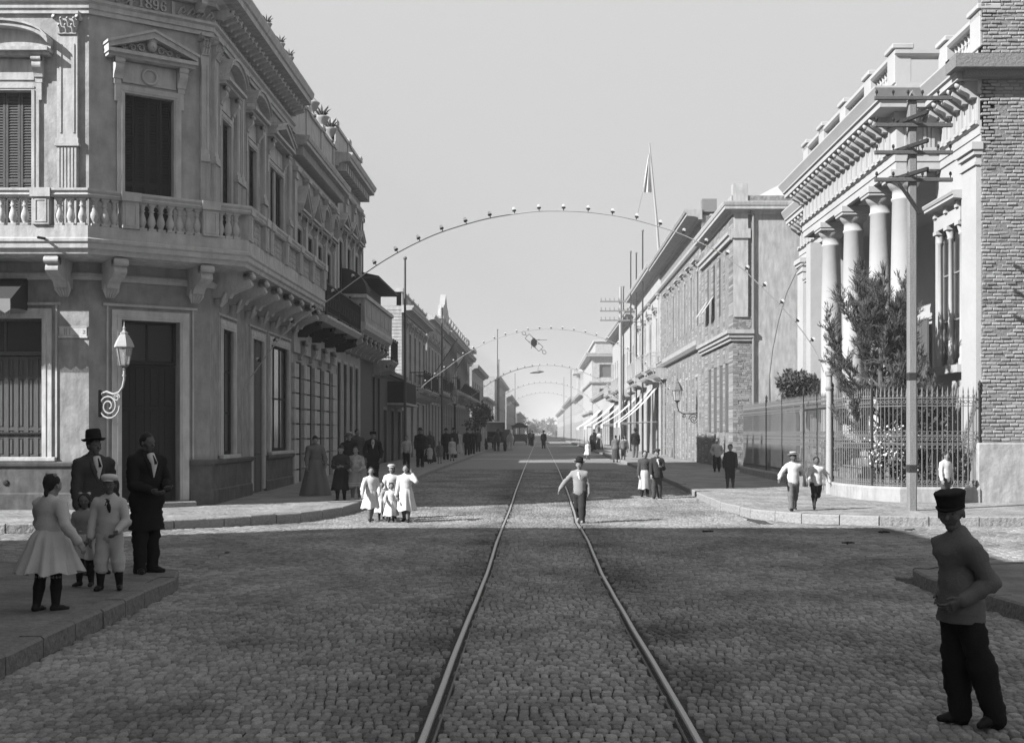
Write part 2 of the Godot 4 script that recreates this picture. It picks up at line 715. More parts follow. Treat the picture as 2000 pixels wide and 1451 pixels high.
func kerb_x(line: Array, d: float) -> float:
	for i in line.size() - 1:
		var a: float = line[i][1]
		var b: float = line[i + 1][1]
		if (d - a) * (d - b) <= 0.0 and a != b:
			return lerpf(line[i][0], line[i + 1][0], (d - a) / (b - a))
	return 0.0


func on_road(x: float, d: float) -> bool:
	for poly in [kerb_polys[0], kerb_polys[1], kerb_polys[2], kerb_polys[3]]:
		if Geometry2D.is_point_in_polygon(Vector2(x, d), poly):
			return false
	return true


var kerb_polys := []


func rail_x(d: float) -> float:
	return knots(d, [[-40, -0.66], [7.2, -0.673], [12.5, -0.71], [17.65, -0.73], [21.9, -0.745], [25.0, -0.757], [28.0, -0.775], [31.0, -0.75], [58.0, -0.74], [900.0, -0.74]])


func build_ground() -> void:
	# far land under everything
	var gm := MB.new()
	gm.quad(Vector3(-3000, -0.6, 200), Vector3(3000, -0.6, 200), Vector3(3000, -0.6, -4000), Vector3(-3000, -0.6, -4000))
	obj("ground", gm, M.ground, self, "structure").set_meta("label", "flat dusty land reaching the horizon")
	for side in [["pavement_near_left", KERB_NL, [[-17.5, -14.0], [-17.5, 17.6]]], ["pavement_near_right", KERB_NR, [[18.5, 17.5], [18.5, -14.0]]], ["pavement_far_left", KERB_FL, [[-17.5, 23.7], [-17.5, 420.0]]], ["pavement_far_right", KERB_FR, [[18.5, 420.0], [18.5, 26.4]]]]:
		var poly := PackedVector2Array()
		for p in side[1] + side[2]:
			poly.append(Vector2(p[0], p[1]))
		kerb_polys.append(poly)
		kerb_and_pavement(side[0], side[1], side[2], -1.0)
	# the carriageway: an earth bed that the stones are set in
	var rm := MB.new()
	var ds := [-30.0, 0.0, 4.0]
	for i in 112:
		ds.append(5.0 + i * 0.5)
	var dd := 43.0
	for i in ds.size() - 1:
		var a: float = ds[i]
		var b: float = ds[i + 1]
		var w := 24.0
		rm.quad(Vector3(-w, road_y(a) - 0.03, -a), Vector3(w, road_y(a) - 0.03, -a), Vector3(w, road_y(b) - 0.03, -b), Vector3(-w, road_y(b) - 0.03, -b))
	var road := obj("road", rm, M.dirt, self, "structure")
	road.set_meta("label", "street paved with small worn cobblestones")
	var fm := MB.new()
	fm.tinted = true
	fm.tint = Color(0.222, 0.222, 0.222)
	var fs := [58.5, 62.0, 75.0, 100.0, 150.0, 250.0, 420.0, 900.0]
	for i in fs.size() - 1:
		var a: float = fs[i]
		var b: float = fs[i + 1]
		for xs in [[-6.0, -0.9], [-0.9, 1.0], [1.0, 6.0]]:
			fm.quad(Vector3(xs[0], road_y(a) - 0.004, -a), Vector3(xs[1], road_y(a) - 0.004, -a), Vector3(xs[1], road_y(b) - 0.004, -b), Vector3(xs[0], road_y(b) - 0.004, -b))
	obj("far_paving", fm, M.cobble, road)
	# stones
	rng.seed = 41
	var near := []
	var sm := MB.new()
	sm.tinted = true
	var soil := FastNoiseLite.new()
	soil.seed = 4
	soil.frequency = 0.35
	soil.fractal_octaves = 4
	var lay := func(cx: float, cd: float, hx: float, hd: float) -> void:
		var r := rail_x(cd)
		for e in [r, r + 1.574]:
			if absf(cx - e) < hx + 0.035:
				return
		if not on_road(cx, cd):
			return
		var y := road_y(cd) + rng.randf_range(-0.007, 0.005)
		var tone := 0.222 * (1.0 + 0.5 * soil.get_noise_2d(cx, cd) + 0.25 * soil.get_noise_2d(cx * 3.0 + 9.0, cd * 1.5)) * rng.randf_range(0.7, 1.3)
		for e in [[r - 0.22, 0.32], [r + 1.574 + 0.24, 0.34]]:
			var q: float = (cx - e[0]) / e[1]
			tone *= 1.0 - 0.42 * exp(-q * q) * clampf(0.7 + soil.get_noise_2d(cx * 2.0 + 40.0, cd * 2.0), 0.0, 1.0)
		near.append([cd + absf(cx) * 0.4, cx, cd, hx, hd, y, tone, rng.randf_range(-0.06, 0.06), rng.randf_range(-0.04, 0.04), rng.randf_range(-0.04, 0.04)])
	var d := 5.2
	while d < 58.4:
		var hd := rng.randf_range(0.05, 0.062)
		d += hd
		var x := -4.9 - rng.randf() * 0.2
		var lim := 4.95
		if d > 15.0 and d < 31.0:
			lim = 4.6 if d < 17.0 or d > 27.0 else 5.0
		while x < lim:
			var hx := rng.randf_range(0.028, 0.044)
			x += hx
			if d < 58.3:
				lay.call(x, d, hx - 0.004, hd - 0.004)
			x += hx
		d += hd
	# the cross street: courses run along the depth
	for s in [-1.0, 1.0]:
		var x := 5.02
		while x < 16.5:
			var hx := rng.randf_range(0.07, 0.084)
			x += hx
			var q := 15.4 + rng.randf() * 0.1
			while q < 31.0:
				var hd := rng.randf_range(0.036, 0.055)
				q += hd
				lay.call(s * x, q, hx - 0.008, hd - 0.004)
				q += hd
			x += hx
	near.sort_custom(func(a, b): return a[0] < b[0])
	lap("stones laid %d" % near.size())
	for i in near.size():
		var s: Array = near[i]
		var one := sm
		if i < 300:
			one = MB.new()
			one.tinted = true
		one.tint = Color(s[6], s[6], s[6])
		cobble(one, s, i < 9000)
		if i < 300:
			obj("cobblestone", one, M.cobble, road)
	obj("cobbles", sm, M.cobble, road, "stuff")
	# pale stone bands laid flush across the street
	for band in [[79.0, 1.6], [94.0, 1.8]]:
		for k in 9:
			var b := MB.new()
			var x0 := -4.3 + k * 0.96
			if x0 < -0.8 and x0 > -1.7 or x0 > 0.0 and x0 < 1.0:
				pass
			var y := road_y(band[0])
			b.cb(x0, x0 + 0.94, y - 0.1, y + 0.012, -band[0] - band[1], -band[0], 0.01)
			obj("crossing_slab", b, M.crossing, road)
	# a line of long gutter slabs on the near side of the crossing
	for k in 14:
		var b := MB.new()
		var x0 := -4.3 + k * 0.66
		if k in [5, 8]:
			continue
		b.cb(x0, x0 + 0.645, -0.3, -0.178, -17.2, -17.04, 0.012)
		obj("gutter_slab", b, M.kerb, road)
	# droppings and litter on the stones
	rng.seed = 77
	for p in [[5.2, 21.6], [6.5, 24.2], [7.2, 24.9], [3.2, 24.4]]:
		if not on_road(p[0], p[1]):
			continue
		var b := Blob.new()
		for k in 9:
			var q := Vector3(-0.09 + k * 0.022, 0.006, rng.randf_range(-0.035, 0.035))
			b.add(q, q + Vector3(0.02, 0, 0.01), rng.randf_range(0.014, 0.03), 0.014, 0.02)
		var m := MB.new()
		b.into(m, 0.014)
		var o := obj("dung_heap", m, M.wood_dark, self)
		o.position = Vector3(p[0], road_y(p[1]), -p[1])
		o.set_meta("label", "small dark clump of horse droppings on the cobbles")
		o.set_meta("category", "droppings")
		o.set_meta("group", "horse droppings on the street")


func cobble(mb: MB, s: Array, fine: bool) -> void:
	var c := Vector3(s[1], s[5], -s[2])
	var u := Vector3(cos(s[7]), s[8], sin(s[7]))
	var w := Vector3(-sin(s[7]), s[9], cos(s[7]))
	var first := mb.v.size()
	var rot := [[-1, -1], [1, -1], [1, 1], [-1, 1]]
	var per := 8 if fine else 4
	var rings := [[1.0, -0.03, 1.0], [0.9, -0.006, 0.35], [0.58, 0.0, 0.06]] if fine else [[1.0, -0.022, 0.9], [0.84, 0.0, 0.16]]
	for ring in rings:
		for k in 4:
			for half in per / 4:
				var q: Array = rot[k]
				var e: Array = rot[(k + 1) % 4]
				var px: float = q[0]
				var pz: float = q[1]
				var f: float = ring[0]
				if half:
					px = (q[0] + e[0]) * 0.5
					pz = (q[1] + e[1]) * 0.5
				elif fine:
					f *= 0.86
				var o: Vector3 = u * (px * s[3] * f) + w * (pz * s[4] * f)
				mb.put(c + o + Vector3(0, ring[1], 0), Vector3(px * ring[2], 1.0, pz * ring[2]))
	var top := mb.put(c + Vector3(0, 0.003, 0), Vector3.UP)
	for r in rings.size() - 1:
		for k in per:
			var k2 := (k + 1) % per
			var a := first + r * per + k
			var b := first + r * per + k2
			mb.ix.append_array(PackedInt32Array([a, b, b + per, a, b + per, a + per]))
	var last := first + (rings.size() - 1) * per
	for k in per:
		mb.ix.append_array(PackedInt32Array([last + k, last + (k + 1) % per, top]))


func build_rails() -> void:
	for side in [0, 1]:
		var prof_all := [[-0.022, 0.022], [0.056, 0.072]]
		var t := thing("tram_rail", "worn steel tram rail with a groove, set among the cobblestones", "rail", Vector3(rail_x(5.0) + 1.574 * side, 0, -5.0), 0.0, "tram rails along the street")
		var names := ["rail_head", "guard_lip"]
		for q in 2:
			var mb := MB.new()
			var x0: float = prof_all[q][0]
			var x1: float = prof_all[q][1]
			if side == 1:
				var sw := x0
				x0 = -x1
				x1 = -sw
			var d := -2.0
			while d < 420.0:
				var st := 0.4 if d < 45.0 else (6.0 if d < 150.0 else 45.0)
				var a := Vector3(rail_x(d) - rail_x(5.0), road_y(d), -d + 5.0)
				var b := Vector3(rail_x(d + st) - rail_x(5.0), road_y(d + st), -d - st + 5.0)
				var up := 0.006 if q == 0 else 0.001
				var bev := 0.008
				var cut := [[x0, -0.03], [x0, up - bev], [x0 + bev, up], [x1 - bev, up], [x1, up - bev], [x1, -0.03]]
				for k in 5:
					var p0 := Vector3(cut[k][0], cut[k][1], 0)
					var p1 := Vector3(cut[k + 1][0], cut[k + 1][1], 0)
					mb.quad(a + p1, b + p1, b + p0, a + p0)
				d += st
			obj(names[q], mb, M.steel if q == 0 else M.iron_grey, t)


# ---------------------------------------------------------------- facades: local x along the wall, y up, z out of the wall
# the face of a wall at z = 0 with openings [x0, x1, y0, y1] and their reveals
func skin(mb: MB, x0: float, x1: float, y0: float, y1: float, ops: Array, depth := 0.3) -> void:
	var xs := [x0, x1]
	var ys := [y0, y1]
	for o in ops:
		xs.append_array([o[0], o[1]])
		ys.append_array([o[2], o[3]])
	xs.sort()
	ys.sort()
	for i in xs.size() - 1:
		if xs[i + 1] - xs[i] < 1e-4:
			continue
		for j in ys.size() - 1:
			if ys[j + 1] - ys[j] < 1e-4:
				continue
			var mx: float = (xs[i] + xs[i + 1]) * 0.5
			var my: float = (ys[j] + ys[j + 1]) * 0.5
			var hole := false
			for o in ops:
				if mx > o[0] and mx < o[1] and my > o[2] and my < o[3]:
					hole = true
			if not hole:
				mb.quad(Vector3(xs[i], ys[j], 0), Vector3(xs[i + 1], ys[j], 0), Vector3(xs[i + 1], ys[j + 1], 0), Vector3(xs[i], ys[j + 1], 0))
	for o in ops:
		var a := Vector3(o[0], o[2], 0)
		var b := Vector3(o[1], o[2], 0)
		var c := Vector3(o[1], o[3], 0)
		var d := Vector3(o[0], o[3], 0)
		var z := Vector3(0, 0, -depth)
		mb.quad(a, a + z, d + z, d)
		mb.quad(b + z, b, c, c + z)
		mb.quad(d, d + z, c + z, c)
		mb.quad(a + z, a, b, b + z)


# sides, back and top of a block behind a skin
func shell(mb: MB, x0: float, x1: float, y0: float, y1: float, deep: float) -> void:
	mb.quad(Vector3(x0, y0, -deep), Vector3(x0, y0, 0), Vector3(x0, y1, 0), Vector3(x0, y1, -deep))
	mb.quad(Vector3(x1, y0, 0), Vector3(x1, y0, -deep), Vector3(x1, y1, -deep), Vector3(x1, y1, 0))
	mb.quad(Vector3(x1, y0, -deep), Vector3(x0, y0, -deep), Vector3(x0, y1, -deep), Vector3(x1, y1, -deep))
	mb.quad(Vector3(x0, y1, 0), Vector3(x1, y1, 0), Vector3(x1, y1, -deep), Vector3(x0, y1, -deep))


# louvred shutters closed in an opening
func shutters(parent: Node, F: Transform3D, x0: float, x1: float, y0: float, y1: float, leaves: int, m: Material, z := -0.03) -> void:
	var w := (x1 - x0) / leaves
	for i in leaves:
		var fr := MB.new().at(F)
		var a := x0 + w * i + 0.006
		var b := x0 + w * (i + 1) - 0.006
		var s := 0.055
		fr.bx(a, a + s, y0, y1, z - 0.05, z)
		fr.bx(b - s, b, y0, y1, z - 0.05, z)
		for y in [y0, y0 + (y1 - y0) * 0.36, y1 - 0.09]:
			fr.bx(a + s, b - s, y, y + 0.09, z - 0.048, z - 0.004)
		fr.quad(Vector3(a, y0, z - 0.045), Vector3(b, y0, z - 0.045), Vector3(b, y1, z - 0.045), Vector3(a, y1, z - 0.045))
		var leaf := obj("shutter", fr, m, parent)
		var sl := MB.new().at(F)
		var y := y0 + 0.1
		while y < y1 - 0.12:
			sl.quad(Vector3(a + s, y, z - 0.006), Vector3(b - s, y, z - 0.006), Vector3(b - s, y + 0.05, z - 0.036), Vector3(a + s, y + 0.05, z - 0.036))
			sl.quad(Vector3(a + s, y - 0.008, z - 0.012), Vector3(b - s, y - 0.008, z - 0.012), Vector3(b - s, y, z - 0.006), Vector3(a + s, y, z - 0.006))
			y += 0.062
		obj("louvres", sl, m, leaf, "stuff")


# a glazed window: frame and panes
func glazed(parent: Node, F: Transform3D, x0: float, x1: float, y0: float, y1: float, nx: int, ny: int, m: Material, z := -0.03, called := "window", gm: Material = null) -> void:
	var fr := MB.new().at(F)
	var s := 0.06
	fr.bx(x0, x0 + s, y0, y1, z - 0.06, z)
	fr.bx(x1 - s, x1, y0, y1, z - 0.06, z)
	fr.bx(x0 + s, x1 - s, y1 - s, y1, z - 0.06, z)
	fr.bx(x0 + s, x1 - s, y0, y0 + s * 1.5, z - 0.06, z)
	for i in range(1, nx):
		var x := lerpf(x0, x1, float(i) / nx)
		fr.bx(x - 0.022, x + 0.022, y0 + s, y1 - s, z - 0.05, z - 0.006)
	for i in range(1, ny):
		var y := lerpf(y0, y1, float(i) / ny)
		fr.bx(x0 + s, x1 - s, y - 0.022, y + 0.022, z - 0.052, z - 0.009)
	var w := obj(called, fr, m, parent)
	for i in nx:
		for j in ny:
			var g := MB.new().at(F)
			g.bx(lerpf(x0, x1, float(i) / nx) + 0.024, lerpf(x0, x1, float(i + 1) / nx) - 0.024, lerpf(y0, y1, float(j) / ny) + 0.024, lerpf(y0, y1, float(j + 1) / ny) - 0.024, z - 0.04, z - 0.03)
			obj("pane", g, gm if gm else M.glass, w)


# a door of raised panels
func panelled(parent: Node, F: Transform3D, x0: float, x1: float, y0: float, y1: float, nx: int, rows: Array, m: Material, z := -0.03, called := "door") -> void:
	var b := MB.new().at(F)
	b.bx(x0, x1, y0, y1, z - 0.06, z - 0.02)
	var w := (x1 - x0) / nx
	for i in nx + 1:
		var x := x0 + w * i
		b.bx(maxf(x - 0.05, x0), minf(x + 0.05, x1), y0, y1, z - 0.021, z)
	var door := obj(called, b, m, parent)
	var y := y0
	for r in rows:
		var h: float = r * (y1 - y0)
		for i in nx:
			var p := MB.new().at(F)
			p.cb(x0 + w * i + 0.08, x0 + w * (i + 1) - 0.08, y + 0.06, y + h - 0.05, z - 0.03, z - 0.002, 0.018)
			obj("panel", p, m, door)
		var rail := MB.new().at(F)
		rail.bx(x0 + 0.05, x1 - 0.05, y + h - 0.03, y + h + 0.03, z - 0.021, z - 0.003)
		obj("rail", rail, m, door)
		y += h


# a moulded surround round an opening, as one part
func surround(parent: Node, F: Transform3D, x0: float, x1: float, y0: float, y1: float, w: float, out: float, m: Material, ears := 0.0, sill := false) -> void:
	var b := MB.new().at(F)
	b.bx(x0 - w, x0, y0, y1, 0.0, out)
	b.bx(x1, x1 + w, y0, y1, 0.0, out)
	b.bx(x0 - w - ears, x1 + w + ears, y1, y1 + w, 0.0, out + 0.002)
	b.bx(x0 - w * 0.45, x0 - w * 0.2, y0, y1, out, out + 0.018)
	b.bx(x1 + w * 0.2, x1 + w * 0.45, y0, y1, out, out + 0.018)
	b.bx(x0 - w * 0.45, x1 + w * 0.45, y1 + w * 0.25, y1 + w * 0.5, out + 0.002, out + 0.02)
	if ears > 0.0:
		b.bx(x0 - w - ears, x0 - w, y1 - 0.22, y1, 0.0, out)
		b.bx(x1 + w, x1 + w + ears, y1 - 0.22, y1, 0.0, out)
	if sill:
		b.bx(x0 - w - 0.05, x1 + w + 0.05, y0 - 0.14, y0, 0.0, out + 0.08)
	obj("surround", b, m, parent)


func console(mb: MB, x: float, y: float, w: float, h: float, out: float) -> void:
	# a scrolled bracket standing out from the wall, its top at y
	var p := PackedVector2Array()
	for i in 13:
		var t := i / 12.0
		var r := out * (0.42 + 0.58 * cos(t * PI * 0.5) ** 0.8)
		p.append(Vector2(r * (1.0 - 0.25 * sin(t * PI * 3.0) * t), y - h * t))
	p.append(Vector2(0, y - h))
	p.append(Vector2(0, y))
	var keep := mb.xf
	mb.xf = keep * Transform3D(Basis(Vector3(0, 0, 1), Vector3(0, 1, 0), Vector3(-1, 0, 0)), Vector3(x, 0, 0))
	mb.prism(p, -w / 2, w / 2)
	mb.xf = keep
	mb.tube([Vector3(0, y - h * 0.16, out * 0.86) + Vector3(x - w * 0.55, 0, 0), Vector3(x + w * 0.55, y - h * 0.16, out * 0.86)], h * 0.15, 8)


# a hood over an opening: "tri", "seg" or "flat", with consoles and a bare panel between
func hood(parent: Node, F: Transform3D, x0: float, x1: float, y: float, kind: String, m: Material, out := 0.32, rise := 0.5) -> void:
	var b := MB.new().at(F)
	var w := x1 - x0
	var line := func(pts: Array) -> void:
		pass
	# bottom cornice of the hood
	b.bx(x0, x1, y, y + 0.07, 0.0, out * 0.72)
	b.bx(x0 - 0.03, x1 + 0.03, y + 0.07, y + 0.15, 0.0, out)
	if kind == "tri":
		var tymp := PackedVector2Array([Vector2(x0 + 0.05, y + 0.15), Vector2(x1 - 0.05, y + 0.15), Vector2((x0 + x1) / 2, y + rise)])
		b.prism(tymp, 0.0, out * 0.3)
		for s in [-1.0, 1.0]:
			var cx := (x0 + x1) / 2
			var e: float = cx + s * (w / 2 + 0.03)
			var p := PackedVector2Array([Vector2(e, y + 0.151), Vector2(e, y + 0.27), Vector2(cx, y + rise + 0.14), Vector2(cx, y + rise)])
			b.prism(p, 0.0, out * 0.98)
			var q := PackedVector2Array([Vector2(e + s * 0.03, y + 0.25), Vector2(e + s * 0.03, y + 0.31), Vector2(cx, y + rise + 0.2), Vector2(cx, y + rise + 0.14)])
			b.prism(q, 0.0, out * 1.12)
	elif kind == "seg":
		var n := 14
		var cx := (x0 + x1) / 2
		var half := w / 2 + 0.03
		var arc := []
		for i in n + 1:
			var t := -1.0 + 2.0 * i / n
			arc.append(Vector2(cx + half * t, y + 0.15 + (rise - 0.02) * sqrt(maxf(0.0, 1.0 - t * t * 0.97)) * 0.95))
		var tymp := PackedVector2Array(arc)
		tymp.append(Vector2(x1, y + 0.14))
		tymp.append(Vector2(x0, y + 0.14))
		b.prism(tymp, 0.0, out * 0.3)
		for i in n:
			var a: Vector2 = arc[i]
			var e: Vector2 = arc[i + 1]
			b.prism(PackedVector2Array([a, e, e + Vector2(0, 0.1), a + Vector2(0, 0.1)]), 0.0, out * 0.98)
			b.prism(PackedVector2Array([a + Vector2(0, 0.1), e + Vector2(0, 0.1), e + Vector2(0, 0.15), a + Vector2(0, 0.15)]), 0.0, out * 1.12)
	obj("hood", b, m, parent)


func cornice_profile(y: float, h: float, out: float) -> Array:
	return [Vector2(0, y), Vector2(out * 0.22, y), Vector2(out * 0.22, y + h * 0.16), Vector2(out * 0.34, y + h * 0.24), Vector2(out * 0.42, y + h * 0.3), Vector2(out * 0.86, y + h * 0.36), Vector2(out * 0.86, y + h * 0.62), Vector2(out * 0.93, y + h * 0.66), Vector2(out * 0.97, y + h * 0.8), Vector2(out, y + h * 0.9), Vector2(out, y + h), Vector2(0, y + h + 0.03)]


func baluster_profile(h: float, r: float) -> Array:
	return [Vector2(r * 0.85, 0), Vector2(r * 0.85, h * 0.07), Vector2(r * 0.5, h * 0.1), Vector2(r * 0.62, h * 0.16), Vector2(r * 0.95, h * 0.3), Vector2(r * 0.85, h * 0.42), Vector2(r * 0.5, h * 0.6), Vector2(r * 0.45, h * 0.68), Vector2(r * 0.75, h * 0.72), Vector2(r * 0.5, h * 0.76), Vector2(r * 0.62, h * 0.86), Vector2(r * 0.85, h * 0.92), Vector2(r * 0.85, h), Vector2(0.001, h)]


func side_node(called: String, label: String, right: bool, d0: float, d1: float) -> Node3D:
	if right:
		return thing(called, label, "building", Vector3(XR, 0, -d1), -PI / 2)
	return thing(called, label, "building", Vector3(XL, 0, -d0), PI / 2)


# a terrace house along the street. In c: d0, d1, h (wall top), right, wall, trim, rows [{y0, y1, n, w, fill, hood, xs}], cornice [y, h, out], parapet, deep, strings [[y, h, out]]
func row_house(called: String, label: String, c: Dictionary) -> Node3D:
	var right: bool = c.get("right", false)
	var t := side_node(called, label, right, c.d0, c.d1)
	var L: float = c.d1 - c.d0
	var F := Transform3D.IDENTITY
	var wm: Material = M[c.get("wall", "stucco")]
	var tm: Material = M[c.get("trim", "stucco_trim")]
	var ops := []
	for r in c.rows:
		var xs: Array = r.get("xs", [])
		if xs.is_empty():
			for i in r.n:
				xs.append((i + 0.5) * L / r.n)
		if right and r.has("xs"):
			var flip := []
			for x in xs:
				flip.append(L - x)
			xs = flip
		for x in xs:
			var o: Array = [x - r.w / 2, x + r.w / 2, r.y0, r.y1]
			ops.append(o)
			match r.get("fill", "glass"):
				"shutter":
					shutters(t, F, o[0], o[1], o[2], o[3], 2, M[r.get("m", "wood_dark")])
				"door":
					panelled(t, F, o[0], o[1], o[2], o[3], 2, [0.28, 0.5, 0.22], M[r.get("m", "wood_dark")])
				"void":  # open doorways: near-black leaves paint the shade inside them
					panelled(t, F, o[0], o[1], o[2], o[3], 2, [0.3, 0.45, 0.25], M.wood_dark, -0.05) if c.d0 < 100.0 else blk("door", t, M.wood_dark, o[0], o[1], o[2], o[3], -0.2, -0.12)
				"blind":
					blk("window", t, M[r.get("m", "wood_mid")], o[0], o[1], o[2], o[3], -0.1, -0.03)
				_:
					glazed(t, F, o[0], o[1], o[2], o[3], r.get("nx", 2), r.get("ny", 3), M[r.get("m", "wood_mid")])
			if r.get("trim", true):
				surround(t, F, o[0], o[1], o[2], o[3], r.get("tw", 0.16), 0.02, tm, 0.0, r.get("sill", false))
			var hk: String = r.get("hood", "")
			if hk == "mix":
				hk = ["seg", "tri"][int(x * 7.0) % 2]
			if hk:
				hood(t, F, o[0] - 0.28, o[1] + 0.28, r.y1 + 0.42, hk, tm, 0.3, r.get("rise", 0.5))
				var b := MB.new()
				for s in [o[0] - 0.14, o[1] + 0.14]:
					console(b, s, r.y1 + 0.42, 0.14, 0.34, 0.2)
				obj("consoles", b, tm, t)
	var wmb := MB.new()
	skin(wmb, 0, L, -0.5, c.h, ops)
	shell(wmb, 0, L, -0.5, c.h, c.get("deep", 9.0))
	obj("wall", wmb, wm, t)
	if c.has("plinth"):
		var pm := MB.new()
		var cuts := [[0.0, L]]
		for o in ops:
			if o[2] < c.plinth:
				var nx := []
				for q in cuts:
					if o[0] > q[0] and o[1] < q[1]:
						nx.append([q[0], o[0]])
						nx.append([o[1], q[1]])
					else:
						nx.append(q)
				cuts = nx
		for q in cuts:
			pm.bx(q[0], q[1], -0.4, c.plinth, 0.0, 0.07)
		obj("plinth", pm, M[c.get("plinth_m", "plinth")], t)
	for s in c.get("strings", []):
		var sm := MB.new()
		sm.sweep([Vector2(0, s[0]), Vector2(s[2] * 0.6, s[0]), Vector2(s[2], s[0] + s[1] * 0.4), Vector2(s[2], s[0] + s[1]), Vector2(0, s[0] + s[1])], [Vector2(0, 0), Vector2(L, 0)])
		obj("string_course", sm, tm, t)
	if c.has("cornice"):
		var cm := MB.new()
		var q: Array = c.cornice
		cm.sweep(cornice_profile(q[0], q[1], q[2]), [Vector2(-0.12, 0), Vector2(L + 0.12, 0)])
		obj("cornice", cm, tm, t)
		if q.size() > 3:
			var dm := MB.new()
			var x: float = 0.1
			while x < L - 0.1:
				dm.bx(x, x + q[3] * 0.5, q[0] - 0.16, q[0] + q[1] * 0.3, 0.0, q[2] * 0.6)
				x += q[3]
			obj("dentils", dm, tm, t, "stuff")
	if c.has("parapet"):
		var y: float = c.cornice[0] + c.cornice[1]
		var ph: float = c.parapet
		var pm := MB.new()
		pm.bx(0, L, y + 0.005, y + ph - 0.12, -0.35, -0.02)
		pm.bx(-0.03, L + 0.03, y + ph - 0.12, y + ph, -0.4, 0.05)
		obj("parapet", pm, tm, t)
		var n := maxi(2, int(L / 2.6))
		for i in n + 1:
			var x := clampf(L * i / n, 0.25, L - 0.25)
			var b := MB.new()
			b.bx(x - 0.25, x + 0.25, y + 0.008, y + ph - 0.121, -0.3, 0.03)
			b.bx(x - 0.3, x + 0.3, y + ph - 0.119, y + ph + 0.1, -0.42, 0.09)
			obj("parapet_pier", b, tm, t)
	for p in c.get("pilasters", []):
		var b := MB.new()
		var x: float = p[0]
		b.bx(x - p[1] / 2, x + p[1] / 2, p[2] + 0.3, p[3] - 0.35, 0, 0.1)
		b.bx(x - p[1] * 0.62, x + p[1] * 0.62, p[2], p[2] + 0.3, 0, 0.15)
		b.bx(x - p[1] * 0.56, x + p[1] * 0.56, p[3] - 0.35, p[3] - 0.12, 0, 0.16)
		b.bx(x - p[1] * 0.7, x + p[1] * 0.7, p[3] - 0.12, p[3], 0, 0.22)
		obj("pilaster", b, tm, t)
	return t


# an iron-railed balcony: slab on brackets, rails and uprights
func iron_balcony(t: Node3D, x0: float, x1: float, y: float, out: float, h: float, slab: Material, iron: Material, posts := 4, gap := 0.14, under: Material = null) -> void:
	var s := MB.new()
	s.sweep([Vector2(0, y - 0.22), Vector2(out - 0.12, y - 0.22), Vector2(out - 0.04, y - 0.12), Vector2(out, y - 0.08), Vector2(out, y), Vector2(0, y)], [Vector2(x0, 0), Vector2(x1, 0)])
	var b := obj("balcony", s, slab, t)
	var r := MB.new()
	for q in [[y + h - 0.05, 0.05], [y + 0.08, 0.03]]:
		r.bx(x0 + 0.03, x1 - 0.03, q[0], q[0] + q[1], out - 0.08, out - 0.03)
		for x in [x0 + 0.03, x1 - 0.08]:
			r.bx(x, x + 0.05, q[0], q[0] + q[1], 0.02, out - 0.081)
	obj("handrail", r, iron, b)
	var u := MB.new()
	var x := x0 + 0.1
	while x < x1 - 0.05:
		u.bx(x - 0.009, x + 0.009, y + 0.11, y + h - 0.05, out - 0.065, out - 0.047)
		x += gap
	var z := 0.15
	while z < out - 0.1:
		for e in [x0 + 0.05, x1 - 0.06]:
			u.bx(e - 0.009, e + 0.009, y + 0.11, y + h - 0.05, z - 0.009, z + 0.009)
		z += gap
	obj("uprights", u, iron, b, "stuff")
	for i in posts:
		var px := lerpf(x0 + 0.07, x1 - 0.07, float(i) / maxi(1, posts - 1))
		var p := MB.new()
		p.lathe([Vector2(0.05, y), Vector2(0.05, y + 0.1), Vector2(0.03, y + 0.14), Vector2(0.03, y + h), Vector2(0.05, y + h + 0.02), Vector2(0.045, y + h + 0.08), Vector2(0.001, y + h + 0.12)], 8, Vector3(px, 0, out - 0.055))
		obj("post", p, iron, b)
		var c := MB.new()
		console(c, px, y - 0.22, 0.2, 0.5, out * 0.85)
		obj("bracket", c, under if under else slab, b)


# ---------------------------------------------------------------- the corner house with the balustraded balcony
func capital(mb: MB, x: float, y: float, w: float, h: float, z: float) -> void:
	mb.bx(x - w * 0.5, x + w * 0.5, y, y + h * 0.08, z, z + 0.13)
	mb.prism(PackedVector2Array([Vector2(x - w * 0.42, y + h * 0.08), Vector2(x + w * 0.42, y + h * 0.08), Vector2(x + w * 0.62, y + h * 0.86), Vector2(x - w * 0.62, y + h * 0.86)]), z, z + 0.13)
	for r in 2:
		for k in 3:
			var lx := x + (k - 1) * w * 0.34 + (w * 0.1 if r else 0.0)
			mb.tube([Vector3(lx, y + h * (0.1 + 0.3 * r), z + 0.12), Vector3(lx, y + h * (0.3 + 0.3 * r), z + 0.17), Vector3(lx, y + h * (0.37 + 0.3 * r), z + 0.21), Vector3(lx, y + h * (0.33 + 0.3 * r), z + 0.23)], [0.035, 0.04, 0.03, 0.012], 6)
	for s in [-1.0, 1.0]:
		mb.tube([Vector3(x + s * w * 0.62, y + h * 0.74, z), Vector3(x + s * w * 0.62, y + h * 0.74, z + 0.19)], h * 0.12, 8)
	mb.bx(x - w * 0.68, x + w * 0.68, y + h * 0.86, y + h, z, z + 0.2)


